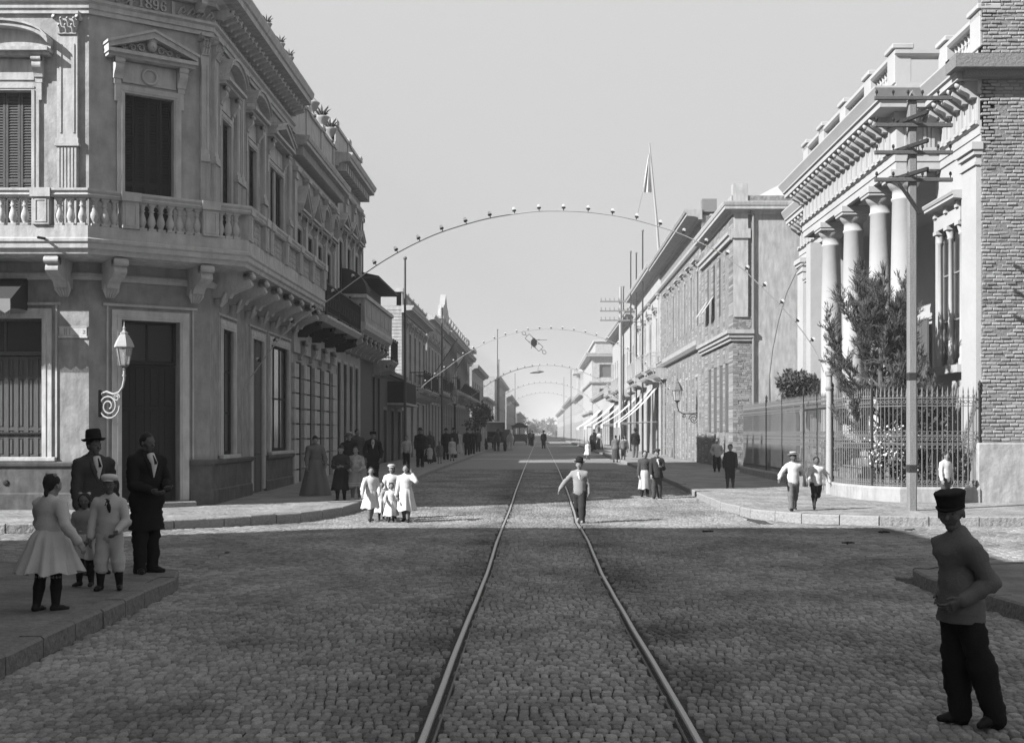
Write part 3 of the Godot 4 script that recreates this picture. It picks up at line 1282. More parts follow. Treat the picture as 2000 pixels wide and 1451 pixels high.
func build_corner_house() -> void:
	var t := thing("corner_house", "two-storey stucco corner house with stone balustrade balcony and 1896 on its frieze", "building", Vector3(XL, 0, -30.6))
	var cs := Vector2(2.3, -1.7).normalized()
	var FF := Transform3D(Basis.IDENTITY, Vector3(-2.3, 0, 1.7))
	var FC := Transform3D(Basis(Vector3(cs.x, 0, cs.y), Vector3.UP, Vector3(-cs.y, 0, cs.x)), Vector3(-2.3, 0, 1.7))
	var FS := Transform3D(Basis(Vector3(0, 0, -1), Vector3.UP, Vector3(1, 0, 0)), Vector3.ZERO)
	var LC := Vector2(2.3, 1.7).length()
	var LS := 9.9
	var path := [Vector2(-8.5, 1.7), Vector2(-2.3, 1.7), Vector2(0, 0), Vector2(0, -LS)]
	var wall: Material = M.stucco
	var trim: Material = M.stucco_trim
	var top := 12.0
	# openings
	var of := [[-2.85, -1.05, 1.1, 4.33], [-2.62, -1.28, 6.28, 9.47], [-6.6, -4.9, 1.1, 4.33], [-6.4, -5.06, 6.28, 9.47]]
	var oc := [[0.73, 2.11, -0.05, 4.34], [0.8, 1.96, 6.28, 9.55]]
	var os := [[1.1, 2.25, 1.1, 4.33], [4.4, 5.75, -0.05, 4.33], [6.75, 9.35, 1.1, 4.33], [0.95, 1.85, 6.28, 9.5], [3.8, 4.75, 6.28, 9.5], [6.5, 7.3, 6.28, 9.5], [7.6, 8.4, 6.28, 9.5]]
	var w := MB.new()
	var lw := MB.new()
	for half in [[lw, -0.4, 5.3, 0], [w, 5.3, top, 1]]:
		var h: MB = half[0]
		h.xf = FF
		skin(h, -6.2, 0, half[1], half[2], [of[0], [-6.19, -4.9, 1.1, 4.33]] if half[3] == 0 else [of[1], [-6.19, -5.06, 6.28, 9.47]])
		h.xf = FC
		skin(h, 0, LC, half[1], half[2], [oc[half[3]]])
		h.xf = FS
		skin(h, 0, LS, half[1], half[2], os.slice(0, 3) if half[3] == 0 else os.slice(3))
	obj("ground_floor_wall", lw, M.stucco_low, t)
	w.xf = Transform3D.IDENTITY
	w.quad(Vector3(0, -0.4, -LS), Vector3(-8.5, -0.4, -LS), Vector3(-8.5, 13.2, -LS), Vector3(0, 13.2, -LS))
	w.quad(Vector3(-8.5, -0.4, -LS), Vector3(-8.5, -0.4, 1.7), Vector3(-8.5, top, 1.7), Vector3(-8.5, top, -LS))
	w.quad(Vector3(-8.5, top, 1.7), Vector3(-2.3, top, 1.7), Vector3(0, top, 0), Vector3(-8.5, top, 0))
	w.quad(Vector3(-8.5, top, 0), Vector3(0, top, 0), Vector3(0, top, -LS), Vector3(-8.5, top, -LS))
	obj("wall", w, wall, t)
	# plinth in three lengths, leaving the doors free
	var pp := [Vector2(0, -0.4), Vector2(0.09, -0.4), Vector2(0.09, 0.36), Vector2(0.06, 0.4), Vector2(0.06, 0.96), Vector2(0.12, 1.0), Vector2(0.14, 1.07), Vector2(0.12, 1.1), Vector2(0, 1.1)]
	var pc := func(s: float) -> Vector2:
		return Vector2(-2.3, 1.7) + cs * s
	for q in [[Vector2(-8.5, 1.7), Vector2(-2.3, 1.7), pc.call(0.5)], [pc.call(2.34), Vector2(0, 0), Vector2(0, -4.15)], [Vector2(0, -6.0), Vector2(0, -LS)]]:
		obj("plinth", MB.new().sweep(pp, q), M.plinth, t)
	var st := MB.new().at(FC)
	st.cb(0.45, 2.4, -0.1, 0.14, -0.2, 0.34, 0.02)
	obj("door_step", st, M.kerb, t)
	# mouldings that run round the corner
	obj("string_course", MB.new().sweep([Vector2(0, 5.2), Vector2(0.06, 5.2), Vector2(0.1, 5.27), Vector2(0.1, 5.34), Vector2(0.05, 5.38), Vector2(0, 5.38)], path), trim, t)
	obj("architrave", MB.new().sweep([Vector2(0, 11.2), Vector2(0.07, 11.2), Vector2(0.07, 11.3), Vector2(0.11, 11.31), Vector2(0.11, 11.42), Vector2(0.18, 11.46), Vector2(0.18, 11.52), Vector2(0.03, 11.53), Vector2(0, 11.53)], path), trim, t)
	obj("cornice", MB.new().sweep(cornice_profile(11.9, 0.58, 0.75), path), trim, t)
	obj("parapet", MB.new().sweep([Vector2(-0.2, 12.45), Vector2(0.12, 12.46), Vector2(0.12, 12.62), Vector2(0.04, 12.64), Vector2(0.04, 13.1), Vector2(0.12, 13.12), Vector2(0.12, 13.27), Vector2(-0.25, 13.27), Vector2(-0.25, 12.45)], path), trim, t)
	var mod := MB.new()
	console(mod, 0, 0, 0.15, 0.24, 0.5)
	var mm := mod.mesh()
	for k in [0, 5, 10]:
		share("modillion", mm, trim, t, FF * spot(Vector3(-0.3 - k * 0.55, 11.93, 0.02)))
	for k in [0, 4]:
		share("modillion", mm, trim, t, FC * spot(Vector3(0.3 + k * 0.56, 11.93, 0.02)))
	for k in 23:
		share("modillion", mm, trim, t, FS * spot(Vector3(0.3 + k * 0.42, 11.93, 0.02)))
	var dn := MB.new().at(FS)
	for k in 60:
		dn.bx(0.1 + k * 0.16, 0.18 + k * 0.16, 11.56, 11.66, 0.0, 0.1)
	obj("dentils", dn, trim, t, "stuff")
	# date on the frieze of the cut corner
	var pl := MB.new().at(FC)
	pl.bx(0.9, 0.98, 11.54, 11.86, 0.0, 0.06)
	pl.bx(1.9, 1.98, 11.54, 11.86, 0.0, 0.06)
	pl.bx(0.98, 1.9, 11.53, 11.56, 0.0, 0.05)
	obj("date_panel", pl, trim, t)
	var tx := TextMesh.new()
	tx.text = "1896"
	var fo := SystemFont.new()
	fo.font_names = PackedStringArray(["Droid Serif"])
	fo.font_weight = 700
	tx.font = fo
	tx.font_size = 32
	tx.pixel_size = 0.0098
	tx.depth = 0.04
	var lt := share("date_lettering", tx, M.paint_white, t, FC * spot(Vector3(1.44, 11.69, 0.03)))
	# frieze ornament: garlands in relief
	var fg := MB.new()
	for fr in [[FC, [0.15, 0.85], [2.05, 2.75]], [FS, [0.3, 2.4], [3.4, 5.5], [6.1, 9.2]], [FF, [-0.9, -0.2], [-3.4, -1.2]]]:
		fg.xf = fr[0]
		for k in range(1, fr.size()):
			var x: float = fr[k][0]
			while x < fr[k][1]:
				fg.tube([Vector3(x, 11.6, 0.02), Vector3(x + 0.07, 11.72, 0.05), Vector3(x + 0.15, 11.79, 0.04), Vector3(x + 0.19, 11.7, 0.03), Vector3(x + 0.13, 11.64, 0.03)], [0.02, 0.03, 0.03, 0.025, 0.015], 6)
				x += 0.23
	obj("frieze_relief", fg, trim, t, "stuff")
	# ground floor surrounds and fillings
	for q in [[FF, of[0]], [FC, oc[0]], [FS, os[0]], [FS, os[1]], [FS, os[2]]]:
		surround(t, q[0], q[1][0], q[1][1], maxf(q[1][2], 0.16), q[1][3], 0.22, 0.05, M.paint_white)
		var ex := MB.new().at(q[0])
		ex.bx(q[1][0] - 0.34, q[1][0] - 0.3, maxf(q[1][2], 1.12), q[1][3] + 0.3, 0.0, 0.035)
		ex.bx(q[1][1] + 0.3, q[1][1] + 0.34, maxf(q[1][2], 1.12), q[1][3] + 0.3, 0.0, 0.035)
		ex.bx(q[1][0] - 0.42, q[1][1] + 0.42, q[1][3] + 0.3, q[1][3] + 0.36, 0.0, 0.05)
		obj("outer_moulding", ex, trim, t)
		var bs := MB.new().at(q[0])
		if q[1][2] > 0.5:
			bs.cb(q[1][0] - 0.34, q[1][1] + 0.34, 1.102, 1.2, -0.15, 0.15, 0.015)
			obj("sill", bs, trim, t)
	var rows := [0.17, 0.07, 0.46, 0.2, 0.1]
	panelled(t, FF, -2.85, -1.05, 1.2, 3.45, 8, [0.2, 0.08, 0.52, 0.2], M.wood_mid, -0.2, "shutter_door")
	glazed(t, FF, -2.85, -1.05, 3.5, 4.33, 2, 1, M.wood_mid, -0.14, "transom")
	var bar := MB.new().at(FF)
	bar.bx(-2.85, -1.05, 1.72, 1.76, -0.2, -0.14)
	obj("shutter_bar", bar, M.iron, t)
	panelled(t, FC, 0.73, 2.11, 0.0, 3.3, 4, [0.2, 0.5, 0.3], M.wood_dark, -0.27, "doorway_shade_leaf")  # near-black leaf painted for the unlit interior behind the doorway
	glazed(t, FC, 0.73, 2.11, 3.34, 4.34, 2, 1, M.wood_dark, -0.24, "transom")
	glazed(t, FS, 1.1, 2.25, 1.2, 4.33, 2, 3, M.wood_dark, -0.05)
	panelled(t, FS, 4.4, 5.75, 0.0, 4.33, 2, [0.25, 0.45, 0.3], M.wood_mid)
	glazed(t, FS, 6.75, 9.35, 1.2, 4.33, 3, 2, M.wood_dark, -0.05)
	# upper windows with closed louvred shutters
	shutters(t, FF, -2.62, -1.28, 6.28, 9.47, 4, M.wood_mid, -0.16)
	shutters(t, FC, 0.8, 1.96, 6.28, 9.55, 4, M.wood_dark, -0.14)
	for k in range(3, 7):
		shutters(t, FS, os[k][0], os[k][1], os[k][2], os[k][3], 2, M.wood_dark, -0.04)
	blk("transom", t, M.wood_dark, -8.49, -6.19, 1.1, 9.4, 1.2, 1.3)
	for q in [[FF, of[1], "seg"], [FC, oc[1], "tri"], [FS, os[3], "seg"], [FS, os[4], "seg"], [FS, [6.5, 8.4, 6.28, 9.5], "tri"]]:
		var o: Array = q[1]
		surround(t, q[0], o[0], o[1], o[2], o[3], 0.17, 0.06, trim, 0.06)
		hood(t, q[0], o[0] - 0.44, o[1] + 0.44, o[3] + 0.75, q[2], trim, 0.36, 0.52)
		var b := MB.new().at(q[0])
		b.bx(o[0] - 0.05, o[1] + 0.05, o[3] + 0.24, o[3] + 0.7, 0.0, 0.03)
		obj("hood_panel", b, trim, t)
		for s in [o[0] - 0.17, o[1] + 0.17]:
			var cb := MB.new().at(q[0])
			console(cb, s, o[3] + 0.75, 0.2, 0.46, 0.24)
			cb.bx(s - 0.08, s + 0.08, o[3] + 0.17, o[3] + 0.3, 0.0, 0.07)
			obj("hood_console", cb, trim, t)
	# relief in the pediment over the cut corner: a head between scrolls, and a ring below it
	var rl := MB.new().at(FC)
	rl.ball(Vector3(1.38, 10.67, 0.2), 0.12, 12, 1.25)
	rl.ball(Vector3(1.38, 10.8, 0.17), 0.15, 10, 0.8)
	rl.ball(Vector3(1.38, 10.63, 0.32), 0.03, 6)
	for s in [-1.0, 1.0]:
		for k in 3:
			var x: float = 1.38 + s * (0.24 + k * 0.2)
			var r := 0.1 - k * 0.022
			var pts := []
			for i in 14:
				var a := i * 0.6
				pts.append(Vector3(x + cos(a) * r * (1.0 - i * 0.05) * s, 10.5 + r + sin(a) * r * (1.0 - i * 0.05), 0.15))
			rl.tube(pts, 0.022, 6)
	obj("pediment_relief", rl, trim, t)
	var rg := MB.new().at(FC)
	var ring := []
	for i in 21:
		ring.append(Vector3(1.38 + 0.17 * cos(TAU * i / 20), 10.0 + 0.17 * sin(TAU * i / 20), 0.05))
	rg.tube(ring, 0.035, 8)
	obj("ring_ornament", rg, trim, t)
	# pilasters of the upper storey
	for q in [[FF, -0.46, 0.46], [FF, -3.7, 0.46], [FS, 0.3, 0.4], [FS, 2.55, 0.4], [FS, 3.05, 0.4], [FS, 5.75, 0.42], [FS, 9.45, 0.42], [FC, LC - 0.16, 0.2]]:
		var b := MB.new().at(q[0])
		var x: float = q[1]
		var pw: float = q[2]
		b.bx(x - pw * 0.5, x + pw * 0.5, 6.27, 8.2, 0.0, 0.08)
		for k in 6:
			b.bx(x - pw * 0.46 + k * pw * 0.165, x - pw * 0.46 + (k + 0.6) * pw * 0.165, 6.3, 8.16, 0.08, 0.11)
		b.bx(x - pw * 0.6, x + pw * 0.6, 8.2, 8.26, 0.0, 0.14)
		b.bx(x - pw * 0.56, x + pw * 0.56, 8.26, 8.38, 0.0, 0.12)
		b.bx(x - pw * 0.5, x + pw * 0.5, 8.38, 10.72, 0.0, 0.09)
		for e in [-1.0, 1.0]:
			b.bx(x + e * pw * 0.32 - 0.02, x + e * pw * 0.32 + 0.02, 8.5, 10.5, 0.09, 0.11)
		capital(b, x, 10.72, pw * 0.92, 0.5, 0.0)
		obj("pilaster", b, trim, t)
	# balcony
	obj("balcony_slab", MB.new().sweep([Vector2(0, 5.6), Vector2(0.7, 5.62), Vector2(0.94, 5.66), Vector2(0.96, 5.74), Vector2(1.02, 5.78), Vector2(1.02, 5.88), Vector2(1.06, 5.92), Vector2(1.06, 5.98), Vector2(1.02, 6.01), Vector2(1.02, 6.27), Vector2(0, 6.28)], [path[0], path[1], path[2], Vector2(0, -10.3)]), trim, t)
	var hr := [Vector2(0.8, 6.88), Vector2(1.05, 6.88), Vector2(1.09, 6.93), Vector2(1.07, 6.97), Vector2(1.11, 7.02), Vector2(1.11, 7.07), Vector2(0.76, 7.07), Vector2(0.76, 7.0), Vector2(0.8, 6.88)]
	obj("handrail", MB.new().sweep(hr, [path[0], path[1], path[2], Vector2(0, -10.3)]), trim, t)
	var A := Vector2(-1.994, 2.63)
	var B := Vector2(0.93, 0.469)
	var dc := (B - A).normalized()
	var bal := MB.new()
	bal.lathe(baluster_profile(0.61, 0.1), 10)
	bal.bx(-0.085, 0.085, 0.0, 0.05, -0.085, 0.085)
	bal.bx(-0.085, 0.085, 0.56, 0.61, -0.085, 0.085)
	var bm := bal.mesh()
	var where := []
	for s in [-0.12, -0.37, -0.62]:
		where.append([A + Vector2(s, 0), 0.0])
	for k in 7:
		where.append([A + Vector2(-1.37 - k * 0.26, 0), 0.0])
	for k in 5:
		where.append([A + Vector2(-3.75 - k * 0.26, 0), 0.0])
	var ac := -atan2(dc.y, dc.x)
	for s in [0.14, 0.36, 0.57]:
		where.append([A + dc * s, ac])
	for k in 7:
		where.append([A + dc * (1.2 + k * 0.213), ac])
	for s in [3.04, 3.23, 3.42]:
		where.append([A + dc * s, ac])
	for q in where:
		share("baluster", bm, trim, t, spot(Vector3(q[0].x, 6.275, q[0].y), q[1]))
	var pier := MB.new()
	pier.cb(-0.19, 0.19, 0.0, 0.62, -0.15, 0.15, 0.012)
	for e in [[-0.13, 0.13, 0.06, 0.09], [-0.13, 0.13, 0.53, 0.56], [-0.13, -0.1, 0.09, 0.53], [0.1, 0.13, 0.09, 0.53]]:
		pier.bx(e[0], e[1], e[2], e[3], 0.15, 0.165)
	pier.bx(-0.22, 0.22, 0.605, 0.8, -0.2, 0.2)
	var pm := pier.mesh()
	for q in [[A + Vector2(-0.98, 0), 0.0], [A + Vector2(-3.4, 0), 0.0], [A + dc * 0.9, ac], [A + dc * 2.76, ac], [B + Vector2(-0.02, -0.22), PI / 2], [B + Vector2(0, -1.9), PI / 2], [B + Vector2(0, -2.5), PI / 2], [B + Vector2(0, -4.5), PI / 2], [B + Vector2(0, -6.5), PI / 2], [B + Vector2(0, -8.5), PI / 2], [B + Vector2(0, -10.5), PI / 2]]:
		share("balustrade_pier", pm, trim, t, spot(Vector3(q[0].x, 6.275, q[0].y), q[1]))
	for q in [[-0.45, -1.7], [-2.7, -4.3], [-4.7, -6.3], [-6.7, -8.3], [-8.7, -10.3]]:
		var la := MB.new()
		la.xf = Transform3D(Basis(Vector3(0, 0, -1), Vector3.UP, Vector3(1, 0, 0)), Vector3(B.x, 0, B.y))
		var a: float = -q[0]
		var b: float = -q[1]
		var n := int((b - a) / 0.15)
		for i in n:
			for j in 4:
				var c := Vector3(a + (i + 0.5) * (b - a) / n, 6.35 + j * 0.15, 0)
				var pts := []
				for k in 9:
					pts.append(c + Vector3(cos(TAU * k / 8) * 0.075, sin(TAU * k / 8) * 0.075, 0))
				la.tube(pts, 0.02, 4)
		obj("pierced_panel", la, trim, t)
	# scrolled brackets under the balcony
	var br := MB.new()
	console(br, 0, 0, 0.28, 0.62, 0.95)
	br.tube([Vector3(-0.16, -0.09, 0.9), Vector3(0.16, -0.09, 0.9)], 0.08, 8)
	for k in 5:
		br.tube([Vector3(-0.12 + k * 0.06, -0.5, 0.3), Vector3(-0.14 + k * 0.07, -0.66, 0.24), Vector3(-0.08 + k * 0.04, -0.82, 0.16)], [0.05, 0.05, 0.01], 6)
	var brm := br.mesh()
	for q in [[FF, -0.5], [FF, -2.9], [FF, -5.2], [FC, 0.42], [FC, 2.42], [FS, 0.4], [FS, 2.0], [FS, 3.6], [FS, 5.2], [FS, 6.8], [FS, 8.4], [FS, 9.6]]:
		share("balcony_bracket", brm, trim, t, q[0] * spot(Vector3(q[1], 5.62, 0)))
	# street name plate: pale enamel with worn lettering
	var sp := MB.new().at(FF)
	sp.cb(-0.66, -0.04, 3.93, 4.13, 0.0, 0.025, 0.006)
	sp.bx(-0.68, -0.02, 3.89, 3.93, 0.0, 0.045)
	sp.bx(-0.68, -0.02, 4.13, 4.15, 0.0, 0.035)
	var plate := obj("street_plate", sp, M.paint_white, t)
	plate.set_meta("label", "weathered pale street name plate with worn lettering")
	var ink := MB.new().at(FF)
	for x in [-0.55, -0.51, -0.43]:
		ink.bx(x, x + 0.013, 3.95, 4.1, 0.025, 0.029)
	obj("worn_strokes", ink, M.cloth_grey, plate)
	var num := TextMesh.new()
	num.text = "2"
	num.font = fo
	num.font_size = 24
	num.pixel_size = 0.005
	num.depth = 0.004
	share("plate_figure", num, M.cloth_mid, plate, FF * spot(Vector3(-0.1, 4.02, 0.025)))
	var rod := MB.new().at(FF)
	rod.tube([Vector3(-0.6, 5.98, 1.0), Vector3(-0.56, 5.93, 1.5)], 0.03, 8)
	obj("spout", rod, M.iron, t)
	var vent := MB.new().at(FF)
	vent.xf = FF * Transform3D(Basis(Vector3.RIGHT, PI / 2), Vector3(-1.85, 0.62, 0.06))
	vent.lathe([Vector2(0.07, 0), Vector2(0.07, 0.02), Vector2(0.04, 0.03), Vector2(0.001, 0.03)], 12)
	obj("vent_cover", vent, M.iron, t)
	# awning of the shop on the cross street
	var aw := thing("awning", "dark striped canvas awning with fringe on the corner house's cross-street wall", "awning", Vector3(-12.62, 4.3, -28.9))
	var am := MB.new()
	am.quad(Vector3(-2.2, 0.95, 0.02), Vector3(1.05, 0.95, 0.02), Vector3(1.05, 0.38, 0.95), Vector3(-2.2, 0.38, 0.95))
	am.quad(Vector3(1.05, 0.95, 0.02), Vector3(1.05, 0.2, 0.02), Vector3(1.05, 0.2, 0.95), Vector3(1.05, 0.38, 0.95))
	obj("canvas", am, M.canvas_dark, aw)
	for k in 13:
		var s := MB.new()
		var x := -2.2 + k * 0.25
		s.prism(PackedVector2Array([Vector2(x, 0.38), Vector2(x + 0.24, 0.38), Vector2(x + 0.24, 0.14), Vector2(x + 0.12, 0.06), Vector2(x, 0.14)]), 0.95, 0.965)
		obj("scallop", s, M.canvas_dark if k % 2 else M.cloth_grey, aw)
	var fr := MB.new()
	var x := -2.2
	while x < 1.05:
		fr.bx(x, x + 0.012, 0.0, 0.12, 0.955, 0.962)
		x += 0.035
	obj("fringe", fr, M.cloth_dark, aw, "stuff")


# ---------------------------------------------------------------- the columned hall behind the railing, right of the crossing
func build_hall() -> void:
	# local x grows towards the camera: x = 53.5 - depth; z is out towards the street: z = 10.9 - world x
	var t := thing("columned_hall", "pale classical hall with four columns, bracketed cornice and rooftop balustrade", "building", Vector3(10.9, 0, -53.5), -PI / 2)
	var F := Transform3D.IDENTITY
	var L := 22.0
	var p0 := 6.6
	var p1 := 18.75
	var wm: Material = M.hall_white
	var tm: Material = M.hall_white
	var wins := [[18.75, 20.55, 3.5, 7.2], [2.6, 4.4, 3.5, 7.2]]
	var w := MB.new()
	skin(w, 0, p0, -0.4, 10.6, [wins[1]], 0.35)
	skin(w, p1 - 0.5, L, -0.4, 10.6, [wins[0]], 0.35)
	# porch: cheeks, back wall and ceiling
	w.quad(Vector3(p0, 1.2, -2.4), Vector3(p1 - 0.5, 1.2, -2.4), Vector3(p1 - 0.5, 8.9, -2.4), Vector3(p0, 8.9, -2.4))
	w.quad(Vector3(p0, 1.2, 0), Vector3(p0, 1.2, -2.4), Vector3(p0, 8.9, -2.4), Vector3(p0, 8.9, 0))
	w.quad(Vector3(p1 - 0.5, 1.2, -2.4), Vector3(p1 - 0.5, 1.2, 0), Vector3(p1 - 0.5, 8.9, 0), Vector3(p1 - 0.5, 8.9, -2.4))
	w.quad(Vector3(p0, 8.9, -2.4), Vector3(p1 - 0.5, 8.9, -2.4), Vector3(p1 - 0.5, 8.9, 1.1), Vector3(p0, 8.9, 1.1))
	w.quad(Vector3(0, -0.4, -14), Vector3(0, -0.4, 0), Vector3(0, 10.6, 0), Vector3(0, 10.6, -14))
	w.quad(Vector3(L - 0.02, -0.4, 0), Vector3(L - 0.02, -0.4, -14), Vector3(L - 0.02, 10.6, -14), Vector3(L - 0.02, 10.6, 0))
	w.quad(Vector3(0, 10.62, 0), Vector3(L, 10.62, 0), Vector3(L, 10.62, -14), Vector3(0, 10.62, -14))
	w.quad(Vector3(L, -0.4, -14), Vector3(0, -0.4, -14), Vector3(0, 10.6, -14), Vector3(L, 10.6, -14))
	obj("wall", w, wm, t)
	blk("porch_floor", t, M.kerb, p0, p1, -0.3, 1.2, -2.4, 1.35)
	for k in 5:
		blk("porch_step", t, M.kerb, p0 + 1.0, p1 - 1.0, -0.3, 1.0 - k * 0.2, 1.35 + k * 0.26, 1.61 + k * 0.26)
	for q in [[9.0, 10.4], [12.0, 13.6], [15.0, 16.4]]:
		panelled(t, Transform3D(Basis.IDENTITY, Vector3(0, 0, -2.12)), q[0], q[1], 1.2, 5.6, 2, [0.3, 0.4, 0.3], M.wood_mid)
		surround(t, Transform3D(Basis.IDENTITY, Vector3(0, 0, -2.4)), q[0], q[1], 1.2, 5.6, 0.2, 0.08, tm)
	# wing windows: paired lights with slim columns and a cornice hood
	for o in wins:
		glazed(t, F, o[0], o[1], o[2], o[3], 2, 3, M.wood_grey, -0.04, "window", M.glass)
		var c: float = (o[0] + o[1]) / 2.0
		for x in [o[0], c, o[1]]:
			var b := MB.new()
			b.lathe([Vector2(0.09, o[2]), Vector2(0.09, o[2] + 0.15), Vector2(0.06, o[2] + 0.2), Vector2(0.055, o[3] - 0.35), Vector2(0.1, o[3] - 0.32), Vector2(0.08, o[3] - 0.28), Vector2(0.12, o[3] - 0.15), Vector2(0.13, o[3] - 0.1)], 12, Vector3(x, 0, 0.03))
			b.bx(x - 0.15, x + 0.15, o[3] - 0.1, o[3], -0.1, 0.18)
			obj("window_column", b, tm, t)
		var e := MB.new()
		e.bx(o[0] - 0.2, o[1] + 0.2, o[3] + 0.001, o[3] + 0.35, 0.0, 0.14)
		e.sweep(cornice_profile(o[3] + 0.45, 0.28, 0.42), [Vector2(o[0] - 0.35, 0), Vector2(o[1] + 0.35, 0)])
		for x in [o[0], c, o[1]]:
			e.bx(x - 0.1, x + 0.1, o[3] + 0.351, o[3] + 0.52, 0.0, 0.2)
		obj("window_surround", e, tm, t)
		blk("sill", t, tm, o[0] - 0.3, o[1] + 0.3, o[2] - 0.2, o[2] - 0.001, 0.0, 0.25)
	# columns
	var cm := MB.new()
	cm.lathe([Vector2(0.46, 0), Vector2(0.46, 0.12), Vector2(0.42, 0.14), Vector2(0.44, 0.22), Vector2(0.4, 0.28), Vector2(0.355, 0.32), Vector2(0.355, 2.6), Vector2(0.335, 5.0), Vector2(0.3, 6.9), Vector2(0.33, 6.93), Vector2(0.33, 6.98), Vector2(0.3, 7.0), Vector2(0.3, 7.2), Vector2(0.34, 7.22), Vector2(0.42, 7.36), Vector2(0.44, 7.42)], 28)
	var shaft := cm.mesh()
	var ab := MB.new()
	ab.cb(-0.47, 0.47, 7.42, 7.5, -0.47, 0.47, 0.01)
	ab.cb(-0.5, 0.5, 7.5, 7.7, -0.5, 0.5, 0.015)
	var cp := MB.new()
	cp.cb(-0.5, 0.5, -0.15, 0.001, -0.5, 0.5, 0.015)
	var cpm := cp.mesh()
	var abm := ab.mesh()
	for x in [9.6, 12.7, 15.95, 18.3]:
		var col := share("column", shaft, tm, t, spot(Vector3(x, 1.2, 0.9)))
		share("abacus", abm, tm, col, Transform3D.IDENTITY)
		share("column_plinth", cpm, tm, col, Transform3D.IDENTITY)
	var ant := MB.new()
	ant.bx(p0 + 0.05, p0 + 0.8, 1.2, 8.6, -0.2, 1.15)
	obj("corner_pier", ant, tm, t)
	# pilasters on the wings
	for q in [[21.4, 1.1], [0.6, 1.1], [5.6, 0.8]]:
		var b := MB.new()
		var x: float = q[0]
		var pw: float = q[1]
		b.bx(x - pw / 2, x + pw / 2, -0.3, 8.35, 0, 0.14)
		b.bx(x - pw * 0.54, x + pw * 0.54, 8.35, 8.42, 0, 0.19)
		b.bx(x - pw / 2 - 0.001, x + pw / 2 + 0.001, 8.42, 8.6, 0, 0.15)
		b.bx(x - pw * 0.56, x + pw * 0.56, 8.6, 8.72, 0, 0.22)
		b.bx(x - pw * 0.6, x + pw * 0.6, 8.72, 8.9, 0, 0.28)
		obj("pilaster", b, tm, t)
	# entablature: wings and the projecting porch
	var run := [Vector2(0, 0), Vector2(p0, 0), Vector2(p0, 1.2), Vector2(p1, 1.2), Vector2(p1, 0), Vector2(L, 0)]
	obj("architrave", MB.new().sweep([Vector2(-0.3, 8.9), Vector2(0.04, 8.9), Vector2(0.04, 9.1), Vector2(0.07, 9.11), Vector2(0.07, 9.32), Vector2(0.14, 9.36), Vector2(0.14, 9.44), Vector2(0.02, 9.45), Vector2(0.02, 10.1), Vector2(0.1, 10.14), Vector2(0.1, 10.46), Vector2(-0.3, 10.47)], run), tm, t)
	obj("cornice", MB.new().sweep([Vector2(-0.3, 10.44), Vector2(0.62, 10.44), Vector2(0.62, 10.58), Vector2(0.68, 10.61), Vector2(0.68, 10.66), Vector2(0.76, 10.8), Vector2(0.82, 10.9), Vector2(0.82, 10.95), Vector2(-0.3, 10.99)], run), tm, t)
	var mu := MB.new()
	console(mu, 0, 0, 0.26, 0.42, 0.5)
	mu.ball(Vector3(0, -0.09, 0.5), 0.09, 8)
	var mum := mu.mesh()
	var tg := MB.new()
	for k in 3:
		tg.bx(-0.15 + k * 0.11, -0.07 + k * 0.11, 9.46, 10.08, 0.0, 0.06)
	tg.bx(-0.17, 0.17, 9.38, 9.46, 0.1, 0.16)
	var tgm := tg.mesh()
	var marks := []
	var x := 0.4
	while x < p0 - 0.4:
		marks.append([x, 0.0, 0.0])
		x += 0.62
	x = p0 + 0.3
	while x < p1 - 0.1:
		marks.append([x, 1.2, 0.0])
		x += 0.62
	x = p1 + 0.5
	while x < L - 0.1:
		marks.append([x, 0.0, 0.0])
		x += 0.62
	for z in [0.35, 0.85]:
		marks.append([p1, z, PI / 2])
	for q in marks:
		var base := spot(Vector3(q[0], 0, q[1]), q[2])
		share("modillion", mum, tm, t, base * spot(Vector3(0, 10.46, 0.02)))
		share("triglyph", tgm, tm, t, base * spot(Vector3(0, 0, 0.02)))
	# roof balustrade
	var y := 10.98
	obj("balustrade_base", MB.new().sweep([Vector2(-0.32, y), Vector2(0.02, y), Vector2(0.02, y + 0.3), Vector2(-0.32, y + 0.3)], run), tm, t)
	obj("balustrade_rail", MB.new().sweep([Vector2(-0.34, y + 1.0), Vector2(0.0, y + 1.0), Vector2(0.06, y + 1.06), Vector2(0.06, y + 1.16), Vector2(-0.36, y + 1.16), Vector2(-0.34, y + 1.0)], run), tm, t)
	var pr := MB.new()
	pr.cb(-0.36, 0.36, y + 0.28, y + 1.2, -0.4, 0.06, 0.015)
	pr.cb(-0.42, 0.42, y + 1.2, y + 1.34, -0.46, 0.13, 0.02)
	var prm := pr.mesh()
	var stops := [[0.4, 0.0], [p0 - 0.1, 0.0], [p0 + 0.4, 1.2], [9.6, 1.2], [12.7, 1.2], [15.8, 1.2], [p1 - 0.4, 1.2], [p1 + 0.3, 0.0], [L - 0.4, 0.0]]
	for q in stops:
		share("balustrade_pier", prm, tm, t, spot(Vector3(q[0], 0, q[1])))
	var bl := MB.new()
	bl.lathe(baluster_profile(0.7, 0.085), 8)
	var blm := bl.mesh()
	for k in stops.size() - 1:
		if stops[k][1] != stops[k + 1][1]:
			continue
		var a: float = stops[k][0] + 0.5
		var e: float = stops[k + 1][0] - 0.5
		var n := int((e - a) / 0.24)
		if n < 2:
			continue
		for i in n + 1:
			share("baluster", blm, tm, t, spot(Vector3(lerpf(a, e, float(i) / n), y + 0.3, stops[k][1] - 0.16)))
	# hipped roof behind the balustrade
	var rf := MB.new()
	rf.quad(Vector3(1, 10.9, -0.6), Vector3(L - 1, 10.9, -0.6), Vector3(L - 6, 12.6, -7), Vector3(6, 12.6, -7))
